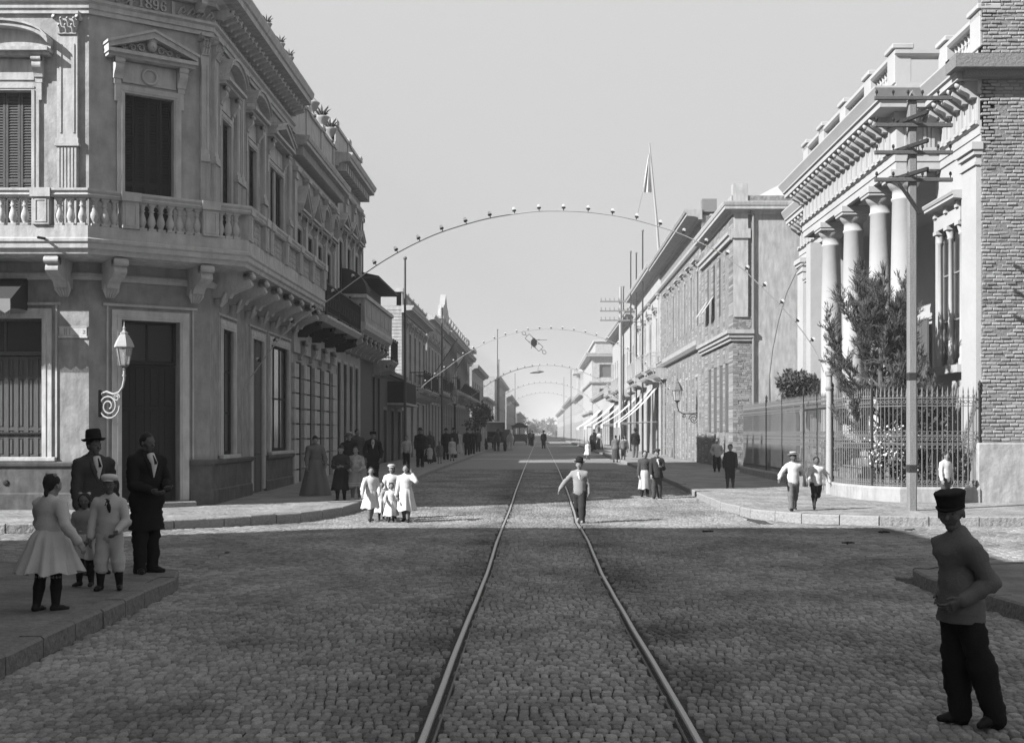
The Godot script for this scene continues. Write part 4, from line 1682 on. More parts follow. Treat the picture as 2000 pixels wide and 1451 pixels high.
	rf.tri(Vector3(1, 10.9, -13.4), Vector3(1, 10.9, -0.6), Vector3(6, 12.6, -7))
	rf.tri(Vector3(L - 1, 10.9, -0.6), Vector3(L - 1, 10.9, -13.4), Vector3(L - 6, 12.6, -7))
	rf.quad(Vector3(L - 1, 10.9, -13.4), Vector3(1, 10.9, -13.4), Vector3(6, 12.6, -7), Vector3(L - 6, 12.6, -7))
	obj("roof", rf, M.roof, t)
	# the unplastered brick flank that faces the crossing
	brick_flank(t, L)


# bricks laid in a wall facing the local +x end of the hall; kept as pieces up to 300, the rest as one part
func brick_flank(t: Node3D, L: float) -> void:
	rng.seed = 91
	var G := Transform3D(Basis(Vector3(0, 0, -1), Vector3.UP, Vector3(1, 0, 0)), Vector3(L, 0, 0))
	# in G: x runs away from the street into the plot, z is towards the camera
	var b := MB.new().at(G)
	b.bx(-0.02, 7.0, 1.5, 14.0, -0.25, 0.0)
	var wall := obj("brick_flank", b, M.mortar, t)
	var rest := MB.new()
	rest.tinted = true
	rest.xf = G
	var pieces := 0
	var y := 1.55
	var row := 0
	var holes := [[0.5, 4.2], [0.42, 5.9], [0.55, 6.75], [0.45, 8.2], [0.5, 9.05], [0.46, 9.65]]
	while y < 13.2:
		if y > 10.5 and y < 10.95:
			y += 0.078
			continue
		var x := rng.randf_range(-0.07, 0.02)
		var first := true
		while x < 2.6:
			var len := (0.115 if row % 2 and first else 0.245) * rng.randf_range(0.94, 1.05)
			first = false
			var hole := false
			for h in holes:
				if absf(x + len / 2 - h[0]) < 0.13 and absf(y - h[1]) < 0.1:
					hole = true
			if not hole:
				var out := rng.randf_range(0.008, 0.034)
				if rng.randf() < 0.05:
					out = 0.004
				var dark := rng.randf_range(0.19, 0.33)
				if absf(y - 5.0) < 0.5 and rng.randf() < 0.3:
					dark *= 0.6
				var one := rest
				var single: bool = pieces < 300 and x < 1.4 and y < 9.5 and (row % 2 == 0 or pieces < 299) and row % 2 == 0
				if single:
					one = MB.new()
					one.tinted = true
					one.xf = G
				one.tint = Color(dark, dark, dark)
				var sag := rng.randf_range(-0.008, 0.008)
				one.xf = G * Transform3D(Basis(Vector3.BACK, rng.randf_range(-0.035, 0.035)) * Basis(Vector3.UP, rng.randf_range(-0.06, 0.06)), Vector3(x + len / 2, y + 0.035 + sag, 0))
				one.cb(-len / 2 + 0.009, len / 2 - rng.randf_range(0.006, 0.02), -0.03, 0.034 + rng.randf_range(-0.008, 0.004), -0.03, out, 0.013)
				if single:
					pieces += 1
					obj("brick", one, M.brick, wall)
			x += len
		y += 0.089
		row += 1
	obj("bricks", rest, M.brick, wall, "stuff")
	# rendered foot of the flank and the slab that carries the cornice round
	var ft := MB.new().at(G)
	ft.cb(-0.15, 7.0, -0.4, 1.5, -0.25, 0.12, 0.03)
	obj("rendered_foot", ft, M.stucco, t)
	var sl := MB.new().at(G)
	sl.bx(-0.82, 7.0, 10.62, 10.95, -0.3, 0.5)
	sl.bx(-0.5, 7.0, 10.46, 10.62, -0.3, 0.3)
	obj("cornice_slab", sl, M.mortar, t)
	var pa := MB.new().at(G)
	pa.bx(-0.02, 0.8, 13.0, 13.5, -0.3, 0.0)
	obj("gable_top", pa, M.mortar, t)


# ---------------------------------------------------------------- railing of the forecourt
func railing() -> void:
	var t := thing("iron_railing", "tall wrought-iron railing with scrollwork on a low stone base before the columned hall", "railing", Vector3(8.05, 0, -33.0))
	# plan, relative to the node: along the street from depth 51 to 33, a cut corner, then along the cross street
	var line := [Vector2(0.05, -17.9), Vector2(0.0, -1.0), Vector2(0.35, 0.7), Vector2(0.9, 1.35), Vector2(2.75, 1.5)]
	var base := MB.new()
	base.sweep([Vector2(-0.16, -0.3), Vector2(0.16, -0.3), Vector2(0.16, 0.36), Vector2(0.12, 0.41), Vector2(-0.12, 0.41), Vector2(-0.16, 0.36), Vector2(-0.16, -0.3)], [line[4], line[3], line[2], line[1], Vector2(0.0, -2.2)])
	base.sweep([Vector2(-0.16, -0.3), Vector2(0.16, -0.3), Vector2(0.16, 0.36), Vector2(0.12, 0.41), Vector2(-0.12, 0.41), Vector2(-0.16, 0.36), Vector2(-0.16, -0.3)], [Vector2(0.0, -6.0), line[0]])
	obj("stone_base", base, M.stucco_pale, t)
	var bar := MB.new()
	bar.lathe([Vector2(0.015, 0.41), Vector2(0.015, 2.62), Vector2(0.03, 2.64), Vector2(0.03, 2.67), Vector2(0.014, 2.7), Vector2(0.022, 2.76), Vector2(0.001, 2.9)], 6)
	var barm := bar.mesh()
	var scr := MB.new()
	for y in [0.52, 1.58, 2.5]:
		for s in [-1.0, 1.0]:
			var pts := []
			for i in 12:
				var a := i * 0.55
				var r := 0.052 * (1.0 - i * 0.055)
				pts.append(Vector3(s * (0.064 - r * cos(a)), y + s * 0.0 + r * sin(a) * 1.1, 0))
			scr.tube(pts, 0.007, 4)
	for y in [1.4, 1.74]:
		var pts2 := []
		for i in 9:
			pts2.append(Vector3(0.064 + cos(TAU * i / 8) * 0.05, y + sin(TAU * i / 8) * 0.05, 0))
		scr.tube(pts2, 0.008, 4)
	var work := MB.new()
	for i in 4:
		var a: Vector2 = line[i]
		var b: Vector2 = line[i + 1]
		var L := a.distance_to(b)
		var n := maxi(2, int(round(L / (0.19 if i == 0 else 0.128))))
		var ang := -atan2(b.y - a.y, b.x - a.x)
		for k in n:
			var p := a.lerp(b, float(k) / n)
			share("bar", barm, M.iron_grey, t, spot(Vector3(p.x, 0, p.y), ang))
			var tr := spot(Vector3(p.x, 0, p.y), ang)
			var first := work.v.size()
			for q in scr.v.size():
				work.v.append(tr * scr.v[q])
				work.n.append(tr.basis * scr.n[q])
			for q in scr.ix:
				work.ix.append(first + q)
		for y in [0.44, 1.47, 1.66, 2.4, 2.6]:
			var r := MB.new()
			r.xf = Transform3D(Basis(Vector3.UP, ang), Vector3(a.x, 0, a.y))
			r.bx(0, L, y, y + 0.022, -0.012, 0.012)
			obj("cross_rail", r, M.iron_grey, t)
	obj("scrollwork", work, M.iron_grey, t, "stuff")
	for q in [[0.02, -12.6, 3.05], [0.02, -9.6, 3.05], [0.0, -6.0, 3.1], [0.0, -4.1, 3.1], [0.0, -2.2, 3.1], [0.34, 0.7, 3.05], [2.78, 1.5, 3.0]]:
		var p := MB.new()
		p.lathe([Vector2(0.05, 0), Vector2(0.05, 0.2), Vector2(0.032, 0.24), Vector2(0.032, q[2] - 0.2), Vector2(0.05, q[2] - 0.18), Vector2(0.03, q[2] - 0.12), Vector2(0.05, q[2] - 0.05), Vector2(0.001, q[2] + 0.05)], 8, Vector3(q[0], 0, q[1]))
		obj("post", p, M.iron, t)
	for q in [[-6.0, -4.1], [-4.1, -2.2]]:
		blk("gate_head", t, M.iron, -0.02, 0.02, 2.42, 2.47, q[0] + 0.04, q[1] - 0.04)


# ---------------------------------------------------------------- raw brick house beyond the forecourt
func brick_house() -> void:
	var t := side_node("brick_house", "raw brick two-storey house with tall narrow ground-floor windows beside the forecourt", true, 53.7, 64.0)
	var L := 10.3
	# local x = 64 - depth
	var ops := []
	for x in [3.0, 4.9, 6.8, 8.55]:
		ops.append([x - 0.5, x + 0.5, 1.75, 4.75])
	for x in [2.2, 4.2, 6.2]:
		ops.append([x - 0.5, x + 0.5, 6.9, 9.6])
	var w := MB.new()
	skin(w, 0, L, -0.4, 11.7, ops, 0.35)
	shell(w, 0, L, -0.4, 11.7, 8.0)
	obj("wall", w, M.rawbrick, t)
	for i in ops.size():
		var o: Array = ops[i]
		if i < 4:
			panelled(t, Transform3D.IDENTITY, o[0], o[1], o[2], o[3], 2, [0.5, 0.5], M.wood_mid, -0.02, "shutter")
		else:
			glazed(t, Transform3D.IDENTITY, o[0], o[1], o[2], o[3], 2, 3, M.wood_grey, -0.02)
	for k in [0, 1]:
		var o: Array = ops[4 + k]
		var a := MB.new()
		a.quad(Vector3(o[0], 8.1, 0.02), Vector3(o[1], 8.1, 0.02), Vector3(o[1], 7.3, 0.55), Vector3(o[0], 7.3, 0.55))
		obj("tilted_blind", a, M.wood_pale, t)
	# brick courses on the piers and the return, in relief
	rng.seed = 31
	var br := MB.new()
	br.tinted = true
	for pier in [[0.0, 0.7], [1.3, 2.2], [3.6, 4.3], [5.5, 6.2], [7.4, 8.0], [9.15, 10.3]]:
		var y := 0.1
		while y < 11.0:
			if absf(y - 5.85) > 0.35:
				var g := rng.randf_range(0.14, 0.36)
				br.tint = Color(g, g, g)
				br.bx(pier[0], pier[1], y, y + 0.06, 0.0, 0.004 + rng.randf_range(0.0, 0.016))
			y += 0.085
	obj("brick_courses", br, M.brick, t, "stuff")
	var rt := MB.new()
	rt.tinted = true
	var G := Transform3D(Basis(Vector3(0, 0, -1), Vector3.UP, Vector3(1, 0, 0)), Vector3(L, 0, 0))
	rt.xf = G
	var y2 := 0.0
	while y2 < 6.6:
		var x := 0.0
		while x < 0.82:
			var wd := rng.randf_range(0.11, 0.26)
			var g := rng.randf_range(0.17, 0.32)
			rt.tint = Color(g, g, g)
			if not ((absf(y2 - 4.6) < 0.1 or absf(y2 - 3.0) < 0.1) and x > 0.2 and x < 0.5):
				rt.bx(x, minf(x + wd - 0.012, 0.82 + rng.randf() * 0.12), y2, y2 + 0.064, -0.05, 0.01 + rng.randf() * 0.03)
			x += wd
		y2 += 0.078
	obj("return_bricks", rt, M.brick, t, "stuff")
	var pi := MB.new().at(G)
	pi.bx(0.02, 0.62, 6.6, 9.9, 0.0, 0.09)
	pi.bx(-0.06, 0.72, 9.9, 10.3, 0.0, 0.16)
	pi.bx(0.02, 0.62, 10.3, 10.9, 0.0, 0.09)
	pi.bx(0.0, 0.62, 11.35, 12.2, -0.5, 0.06)
	obj("corner_pilaster", pi, M.stucco_white, t)
	var corner := [Vector2(0, 0), Vector2(L, 0), Vector2(L, -0.85)]
	obj("string_course", MB.new().sweep([Vector2(0, 5.6), Vector2(0.12, 5.6), Vector2(0.12, 5.7), Vector2(0.2, 5.74), Vector2(0.2, 5.85), Vector2(0.28, 5.9), Vector2(0.28, 6.05), Vector2(0, 6.08)], corner), M.stucco_grey, t)
	obj("cornice", MB.new().sweep(cornice_profile(10.9, 0.5, 0.45), [Vector2(0, 0), Vector2(L, 0), Vector2(L, -4.5)]), M.stucco_white, t)
	obj("upper_band", MB.new().sweep([Vector2(0, 9.85), Vector2(0.14, 9.85), Vector2(0.14, 10.0), Vector2(0.22, 10.05), Vector2(0.22, 10.2), Vector2(0, 10.2)], [Vector2(0, 0), Vector2(L, 0)]), M.stucco_grey, t)
	blk("parapet", t, M.stucco_grey, 0, L - 0.1, 11.4, 11.75, -0.4, 0.05)
	# plain rendered gable beside the forecourt, with a rainwater pipe
	var gb := MB.new().at(G)
	gb.bx(0.9, 8.0, -0.3, 11.2, -0.2, 0.05)
	gb.bx(0.62, 8.0, 11.2, 11.4, -0.4, 0.25)
	obj("gable_wall", gb, M.stucco_pale, t)
	var pp := MB.new().at(G)
	pp.tube([Vector3(0.84, 0.0, 0.12), Vector3(0.84, 10.8, 0.12), Vector3(0.7, 11.1, 0.16)], 0.06, 8)
	obj("rain_pipe", pp, M.wood_grey, t)
	var rf := MB.new()
	rf.quad(Vector3(0, 11.4, -0.5), Vector3(L, 11.4, -0.5), Vector3(L - 3.5, 14.6, -6.0), Vector3(1.5, 14.6, -6.0))
	rf.tri(Vector3(L, 11.4, -0.5), Vector3(L, 11.4, -11.5), Vector3(L - 3.5, 14.6, -6.0))
	obj("roof", rf, M.roof, t)


func brick_terrace() -> void:
	var t := row_house("brick_terrace", "raw brick house with deep shadowed eaves and five narrow upper windows", {"right": true, "d0": 64.0, "d1": 86.0, "h": 12.6, "wall": "rawbrick", "trim": "stucco_grey", "deep": 8.0,
		"rows": [{"y0": 0.3, "y1": 4.6, "xs": [2.0, 6.5, 10.0], "w": 1.1, "fill": "blind", "m": "wood_pale"}, {"y0": 0.0, "y1": 4.9, "xs": [18.5, 20.8], "w": 1.4, "fill": "void"}, {"y0": 7.2, "y1": 10.0, "xs": [1.6, 4.4, 7.4, 10.4, 13.6, 17.0], "w": 0.95, "fill": "glass", "m": "wood_grey", "hood": "flat"}],
		"strings": [[6.0, 0.4, 0.3], [11.2, 0.25, 0.2]], "cornice": [12.4, 0.5, 0.9]})
	rng.seed = 12
	var br := MB.new()
	br.tinted = true
	var x := 0.0
	while x < 21.6:
		var y := 0.1
		while y < 11.0:
			if absf(y - 6.2) > 0.4:
				var g := rng.randf_range(0.14, 0.36)
				br.tint = Color(g, g, g)
				br.bx(x, x + 0.5, y, y + 0.1, 0.0, 0.004 + rng.randf() * 0.016)
			y += 0.15
		x += 1.5
	obj("brick_courses", br, M.brick, t, "stuff")
	blk("end_parapet", t, M.mortar, 21.4, 21.99, 12.8, 13.45, -0.75, -0.02)
	blk("front_parapet", t, M.stucco_grey, 0.0, 21.39, 12.93, 13.35, -0.6, -0.2)
	iron_balcony(t, 0.3, 4.2, 5.9, 1.1, 1.0, M.stucco_pale, M.iron_pale, 4)


# ---------------------------------------------------------------- left side beyond the corner house
func urn(parent_label: String, p: Vector3, plant: bool, size := 0.85) -> void:
	var t := thing("agave_pot" if plant else "roof_urn", parent_label, "urn", p, 0.0, "roof urns on the left-hand parapets")
	t.scale = Vector3.ONE * size
	var b := MB.new()
	b.lathe([Vector2(0.16, 0), Vector2(0.16, 0.08), Vector2(0.07, 0.14), Vector2(0.07, 0.22), Vector2(0.2, 0.34), Vector2(0.26, 0.5), Vector2(0.3, 0.56), Vector2(0.28, 0.6), Vector2(0.001, 0.6)], 12)
	obj("vase", b, M.stucco_grey, t)
	var c := MB.new()
	if plant:
		for k in 14:
			var a := TAU * k / 14 + 0.2
			var r := 0.28 + 0.1 * (k % 3)
			var up := 0.62 - 0.13 * (k % 3)
			var d := Vector3(cos(a), 0, sin(a))
			c.tube([Vector3(0, 0.56, 0) + d * 0.05, Vector3(0, 0.56 + up * 0.6, 0) + d * r * 0.6, Vector3(0, 0.56 + up * 0.8, 0) + d * r], [0.035, 0.03, 0.004], 5)
		obj("leaves", c, M.leaf_dark, t)
	else:
		c.lathe([Vector2(0.24, 0.6), Vector2(0.12, 0.72), Vector2(0.05, 0.8), Vector2(0.07, 0.88), Vector2(0.02, 0.96), Vector2(0.001, 1.12)], 10)
		obj("lid", c, M.stucco_grey, t)


func left_rows() -> void:
	# second house: narrow bays, each with its own hood, dentilled cornice, rusticated ground floor
	var t := row_house("bay_house", "narrow stucco house with four tall bays, dentil cornice and banded ground floor", {"d0": 40.5, "d1": 49.2, "h": 11.0, "wall": "stucco_grey", "trim": "stucco_trim",
		"rows": [{"y0": 0.1, "y1": 4.05, "xs": [1.35, 3.3, 5.25, 7.2], "w": 0.9, "fill": "shutter", "trim": false}, {"y0": 6.1, "y1": 8.4, "xs": [1.35, 3.3, 5.25, 7.2], "w": 0.85, "fill": "shutter", "hood": "mix", "rise": 0.8, "tw": 0.14}],
		"strings": [[10.2, 0.16, 0.14]], "cornice": [10.72, 0.42, 0.62, 0.2], "parapet": 1.6, "pilasters": [[0.4, 0.42, 5.5, 10.2], [2.32, 0.36, 5.5, 10.2], [4.28, 0.36, 5.5, 10.2], [6.22, 0.36, 5.5, 10.2], [8.25, 0.42, 5.5, 10.2]]})
	# bands of the ground floor, real courses with open joints
	var spans := [[0.1, 0.88], [1.82, 2.83], [3.77, 4.78], [5.72, 6.73], [7.67, 8.6]]
	for s in spans:
		var y := 0.1
		while y < 4.0:
			blk("course_stone", t, M.rusticated, s[0], s[1], y, y + 0.44, 0.0, 0.1)
			y += 0.49
	blk("frieze_band", t, M.rusticated, 0.1, 8.6, 4.32, 5.0, 0.0, 0.09)
	var pr := MB.new()
	pr.tube([Vector3(0.2, 5.12, 0.2), Vector3(8.5, 5.12, 0.2)], 0.025, 6)
	pr.tube([Vector3(0.2, 5.25, 0.2), Vector3(8.5, 5.25, 0.2)], 0.025, 6)
	for k in 5:
		pr.bx(0.6 + k * 1.9, 0.66 + k * 1.9, 5.05, 5.35, 0.0, 0.22)
	obj("awning_rail", pr, M.iron, t)
	for x in [1.35, 3.3, 5.25, 7.2]:
		var k := MB.new()
		console(k, x, 4.75, 0.34, 0.62, 0.26)
		obj("keystone", k, M.stucco_grey, t)
		var tc := MB.new()
		tc.tube([Vector3(x - 0.2, 9.3, 0.07), Vector3(x, 9.5, 0.1), Vector3(x + 0.2, 9.3, 0.07), Vector3(x, 9.15, 0.09), Vector3(x - 0.2, 9.3, 0.07)], 0.04, 6)
		obj("relief", tc, M.stucco_trim, t)
	iron_balcony(t, 0.7, 8.6, 5.55, 1.05, 1.05, M.stucco_trim, M.iron, 4, 0.11, M.wood_dark)  # brackets coloured dark for the shade beneath the slab
	var scr := MB.new()
	for k in 28:
		var x := 0.9 + k * 0.275
		var pts := []
		for i in 9:
			pts.append(Vector3(x + 0.1 * cos(TAU * i / 8), 6.05 + 0.2 * sin(TAU * i / 8), 0.99))
		scr.tube(pts, 0.014, 4)
	obj("railing_rings", scr, M.iron, t, "stuff")
	urn("slim lidded stone urn on a pedestal above the dentil cornice", Vector3(XL + 0.0, 12.7, -44.4), false)
	urn("spiky agave in a stone pot on the bay house parapet", Vector3(XL, 12.7, -46.4), true)
	urn("spiky agave in a stone pot on the bay house parapet", Vector3(XL, 12.7, -48.2), true)
	for d in [36.9, 38.8, 40.2]:
		urn("spiky agave in a low pot on the corner house parapet", Vector3(XL + 0.02, 13.25, -d), true, 0.5)
	# third house: heavy cornice and blocky parapet, masonry balcony
	var u := row_house("block_parapet_house", "grey stucco house with heavy bracketed cornice and solid panelled balcony", {"d0": 49.2, "d1": 56.2, "h": 12.6, "wall": "stucco_grey", "trim": "stucco_trim",
		"rows": [{"y0": 0.5, "y1": 4.5, "xs": [0.9, 2.5, 4.1, 5.7], "w": 0.85, "fill": "shutter", "tw": 0.12}, {"y0": 6.6, "y1": 9.3, "xs": [1.3, 3.5, 5.7], "w": 0.9, "fill": "shutter", "hood": "tri"}],
		"strings": [[5.1, 0.15, 0.1], [11.3, 0.2, 0.15]], "cornice": [12.0, 0.5, 0.7, 0.5], "parapet": 1.2, "pilasters": [[0.3, 0.4, 6.2, 11.3], [2.4, 0.36, 6.2, 11.3], [4.6, 0.36, 6.2, 11.3], [6.7, 0.4, 6.2, 11.3]], "plinth": 0.5})
	var sl := MB.new()
	sl.sweep([Vector2(0, 5.7), Vector2(0.8, 5.7), Vector2(1.0, 5.85), Vector2(1.04, 6.0), Vector2(1.04, 6.12), Vector2(0, 6.12)], [Vector2(1.1, 0), Vector2(10.3, 0)])
	var bal := obj("balcony", sl, M.stucco_trim, u)
	blk("balcony_wall", bal, M.stucco, 1.12, 10.28, 6.121, 7.05, 0.8, 1.0)
	blk("balcony_end", bal, M.stucco, 1.12, 1.3, 6.121, 7.05, 0.0, 0.799)
	blk("balcony_cap", bal, M.stucco_trim, 1.05, 10.35, 7.051, 7.2, 0.72, 1.08)
	blk("balcony_end_cap", bal, M.stucco_trim, 1.05, 1.37, 7.051, 7.2, 0.0, 0.719)
	for k in 6:
		blk("balcony_panel", bal, M.stucco_grey, 1.6 + k * 1.45, 2.6 + k * 1.45, 6.35, 6.9, 1.0, 1.012)
	for k in 7:
		var c := MB.new()
		console(c, 1.5 + k * 1.4, 5.7, 0.3, 0.75, 0.9)
		obj("balcony_bracket", c, M.stucco_grey, bal)
	# dark hood of canvas over the first balcony door
	var aw := thing("canvas_hood", "dark rounded canvas hood over a balcony door of the block parapet house", "awning", Vector3(XL, 7.3, -50.9))
	var am := MB.new()
	var pf := PackedVector2Array([Vector2(0, 0), Vector2(1.0, 0)])
	for i in 9:
		pf.append(Vector2(1.0 * cos(i * PI / 16), 1.0 * sin(i * PI / 16)))
	pf.append(Vector2(0, 1.25))
	am.xf = Transform3D(Basis(Vector3.RIGHT, Vector3.UP, Vector3.BACK), Vector3.ZERO)
	am.prism(pf, -1.3, 0.0)
	obj("canvas", am, M.canvas_dark, aw)
	# small timber-framed house with overhanging eaves
	var h := row_house("eaves_house", "low dark house with wide overhanging tin eaves and upstairs shutters", {"d0": 56.2, "d1": 63.4, "h": 8.5, "wall": "wood_mid", "trim": "wood_grey",
		"rows": [{"y0": 0.3, "y1": 4.4, "xs": [4.3, 6.2], "w": 1.0, "fill": "shutter", "tw": 0.1}, {"y0": 6.3, "y1": 7.9, "xs": [1.5, 3.6, 5.7], "w": 0.9, "fill": "shutter", "tw": 0.1}], "plinth": 0.9, "deep": 8.0})
	var rf := MB.new()
	rf.xf = Transform3D(Basis.IDENTITY, Vector3(0, 8.5, 0))
	rf.prism(PackedVector2Array([Vector2(-0.3, 0.0), Vector2(7.4, 0.0), Vector2(7.4, 0.1), Vector2(-0.3, 0.1)]), -8.0, 0.85)
	rf.quad(Vector3(-0.3, 0.1, 0.85), Vector3(7.4, 0.1, 0.85), Vector3(7.4, 1.2, -4.0), Vector3(-0.3, 1.2, -4.0))
	rf.quad(Vector3(7.4, 0.1, -8.0), Vector3(-0.3, 0.1, -8.0), Vector3(-0.3, 1.2, -4.0), Vector3(7.4, 1.2, -4.0))
	obj("eaves", rf, M.roof_dark, h)
	iron_balcony(h, 4.4, 7.0, 5.2, 0.9, 0.95, M.stucco_grey, M.iron, 4)
	var ch := MB.new()
	ch.lathe([Vector2(0.09, 8.6), Vector2(0.09, 11.0), Vector2(0.16, 11.02), Vector2(0.16, 11.2), Vector2(0.02, 11.25)], 8, Vector3(0.3, 0, 0.0))
	obj("stove_pipe", ch, M.iron, h)
	# dark shop with a low boxed balcony
	var s := row_house("dark_shop", "low dark shop front with a boxed balcony over its doors", {"d0": 63.4, "d1": 73.0, "h": 4.9, "wall": "wood_mid", "trim": "wood_grey",
		"rows": [{"y0": 0.2, "y1": 2.9, "n": 3, "w": 1.4, "fill": "void"}], "cornice": [4.6, 0.3, 0.35]})
	blk("boxed_balcony", s, M.wood_dark, 2.8, 8.6, 3.3, 4.4, 0.0, 0.9)
	blk("balcony_floor", s, M.stucco_grey, 2.6, 8.8, 3.18, 3.29, 0.0, 1.0)
	# tall white house whose boarded flank catches the light
	var v := row_house("boarded_house", "tall pale house with weatherboarded flank and parapet of upright slats", {"d0": 73.0, "d1": 88.2, "h": 9.0, "wall": "stucco_pale", "trim": "stucco_trim",
		"rows": [{"y0": 0.2, "y1": 3.6, "n": 4, "w": 1.3, "fill": "void"}, {"y0": 4.9, "y1": 7.7, "n": 5, "w": 1.0, "fill": "shutter", "hood": "flat"}], "strings": [[4.0, 0.15, 0.12]], "cornice": [8.6, 0.4, 0.7], "parapet": 0.9})
	for k in 46:
		var b := MB.new()
		var y := 0.2 + k * 0.19
		b.xf = Transform3D(Basis(Vector3(0, 0, 1), Vector3.UP, Vector3(-1, 0, 0)), Vector3(0, 0, 0))
		b.quad(Vector3(-7.5, y, 0.035), Vector3(0, y, 0.035), Vector3(0, y + 0.19, 0.008), Vector3(-7.5, y + 0.19, 0.008))
		b.quad(Vector3(-7.5, y, 0.0), Vector3(0, y, 0.0), Vector3(0, y, 0.035), Vector3(-7.5, y, 0.035))
		obj("weatherboard", b, M.stucco_white, v)
	iron_balcony(v, 4.0, 8.0, 4.4, 1.0, 1.0, M.stucco_grey, M.iron, 4)
	iron_balcony(v, 9.5, 14.4, 4.4, 1.0, 1.0, M.stucco_grey, M.iron, 4)
	var w := row_house("pediment_house", "grey two-storey house with plain frieze under a dark cornice", {"d0": 89.4, "d1": 103.5, "h": 10.1, "wall": "stucco_pale", "trim": "stucco_trim",
		"rows": [{"y0": 0.2, "y1": 3.8, "n": 5, "w": 1.4, "fill": "void"}, {"y0": 5.2, "y1": 7.8, "n": 5, "w": 1.0, "fill": "shutter", "hood": "tri"}], "strings": [[4.3, 0.2, 0.15]], "cornice": [9.5, 0.5, 0.6]})
	iron_balcony(w, 0.6, 13.2, 4.7, 1.0, 1.0, M.stucco_grey, M.iron, 6)
	var g := row_house("finial_house", "long pale house with crested parapet and barred shop windows", {"d0": 103.5, "d1": 143.0, "h": 9.8, "wall": "stucco_pale", "trim": "stucco_pale",
		"rows": [{"y0": 0.4, "y1": 4.2, "n": 14, "w": 1.7, "fill": "glass", "nx": 2, "ny": 4, "m": "wood_pale"}, {"y0": 5.6, "y1": 8.4, "n": 14, "w": 1.1, "fill": "shutter", "m": "wood_grey"}], "strings": [[4.7, 0.25, 0.2]], "cornice": [9.4, 0.6, 0.8], "parapet": 1.1})
	iron_balcony(g, 0.4, 39.0, 5.2, 1.2, 1.0, M.stucco_grey, M.iron, 12, 0.3)
	for k in 12:
		var f := MB.new()
		f.lathe([Vector2(0.25, 11.15), Vector2(0.12, 11.4), Vector2(0.25, 11.7), Vector2(0.05, 12.0), Vector2(0.001, 12.3)], 8, Vector3(1.0 + k * 3.4, 0, -0.2))
		obj("finial", f, M.stucco_white, g)
	var ct := MB.new()
	ct.prism(PackedVector2Array([Vector2(1.0, 11.1), Vector2(8.0, 11.1), Vector2(7.2, 12.2), Vector2(6.0, 12.4), Vector2(4.5, 13.4), Vector2(3.0, 12.4), Vector2(1.8, 12.2)]), -0.5, -0.05)
	obj("crest", ct, M.stucco_white, g)
	var br := row_house("turret_house", "dark house with a stepped turret beyond the finial house", {"d0": 148.0, "d1": 178.0, "h": 9.4, "wall": "stucco_grey", "trim": "stucco_grey",
		"rows": [{"y0": 0.3, "y1": 3.8, "n": 6, "w": 1.6, "fill": "void"}, {"y0": 5.2, "y1": 7.8, "n": 6, "w": 1.3, "fill": "shutter"}], "cornice": [9.0, 0.6, 0.8]})
	blk("turret", br, M.stucco_grey, 0.5, 9.0, 9.6, 11.4, -4.0, -0.3)
	blk("turret_cornice", br, M.stucco_trim, 0.2, 9.3, 11.4, 11.8, -4.3, 0.1)
	blk("turret_top", br, M.stucco_grey, 1.2, 8.2, 11.8, 12.9, -3.6, -0.7)
	row_house("far_low_house", "low dark roofed house far along the shaded side", {"d0": 178.0, "d1": 216.0, "h": 6.6, "wall": "stucco_grey", "trim": "stucco_grey", "rows": [{"y0": 0.3, "y1": 3.4, "n": 8, "w": 1.8, "fill": "void"}], "cornice": [6.2, 0.5, 0.7]})
	var fw := row_house("far_white_gable", "far house whose white flank shows above the shaded roofs", {"d0": 222.0, "d1": 290.0, "h": 11.5, "wall": "stucco_grey", "trim": "stucco_trim", "rows": [{"y0": 0.4, "y1": 4.0, "n": 12, "w": 2.0, "fill": "void"}, {"y0": 6.0, "y1": 9.0, "n": 12, "w": 1.6, "fill": "shutter"}], "cornice": [11.0, 0.7, 1.0]})
	blk("white_flank", fw, M.stucco_white, -0.06, -0.005, 0.0, 11.4, -9.0, -0.01)
	row_house("far_end_house", "last two-storey house at the far end of the shaded side", {"d0": 300.0, "d1": 415.0, "h": 10.5, "wall": "stucco_grey", "trim": "stucco_trim", "rows": [{"y0": 0.4, "y1": 4.0, "n": 14, "w": 2.6, "fill": "void"}, {"y0": 6.0, "y1": 8.6, "n": 14, "w": 2.0, "fill": "shutter"}], "cornice": [10.0, 0.8, 1.2]})
	row_house("outlying_house", "faint house beyond the last on the shaded side", {"d0": 425.0, "d1": 600.0, "h": 8.5, "wall": "stucco_grey", "trim": "stucco_trim", "rows": [{"y0": 0.4, "y1": 4.0, "n": 16, "w": 3.0, "fill": "void"}, {"y0": 5.6, "y1": 7.6, "n": 16, "w": 2.0, "fill": "blind"}], "cornice": [8.0, 0.8, 1.2]})
	lap("left rows")


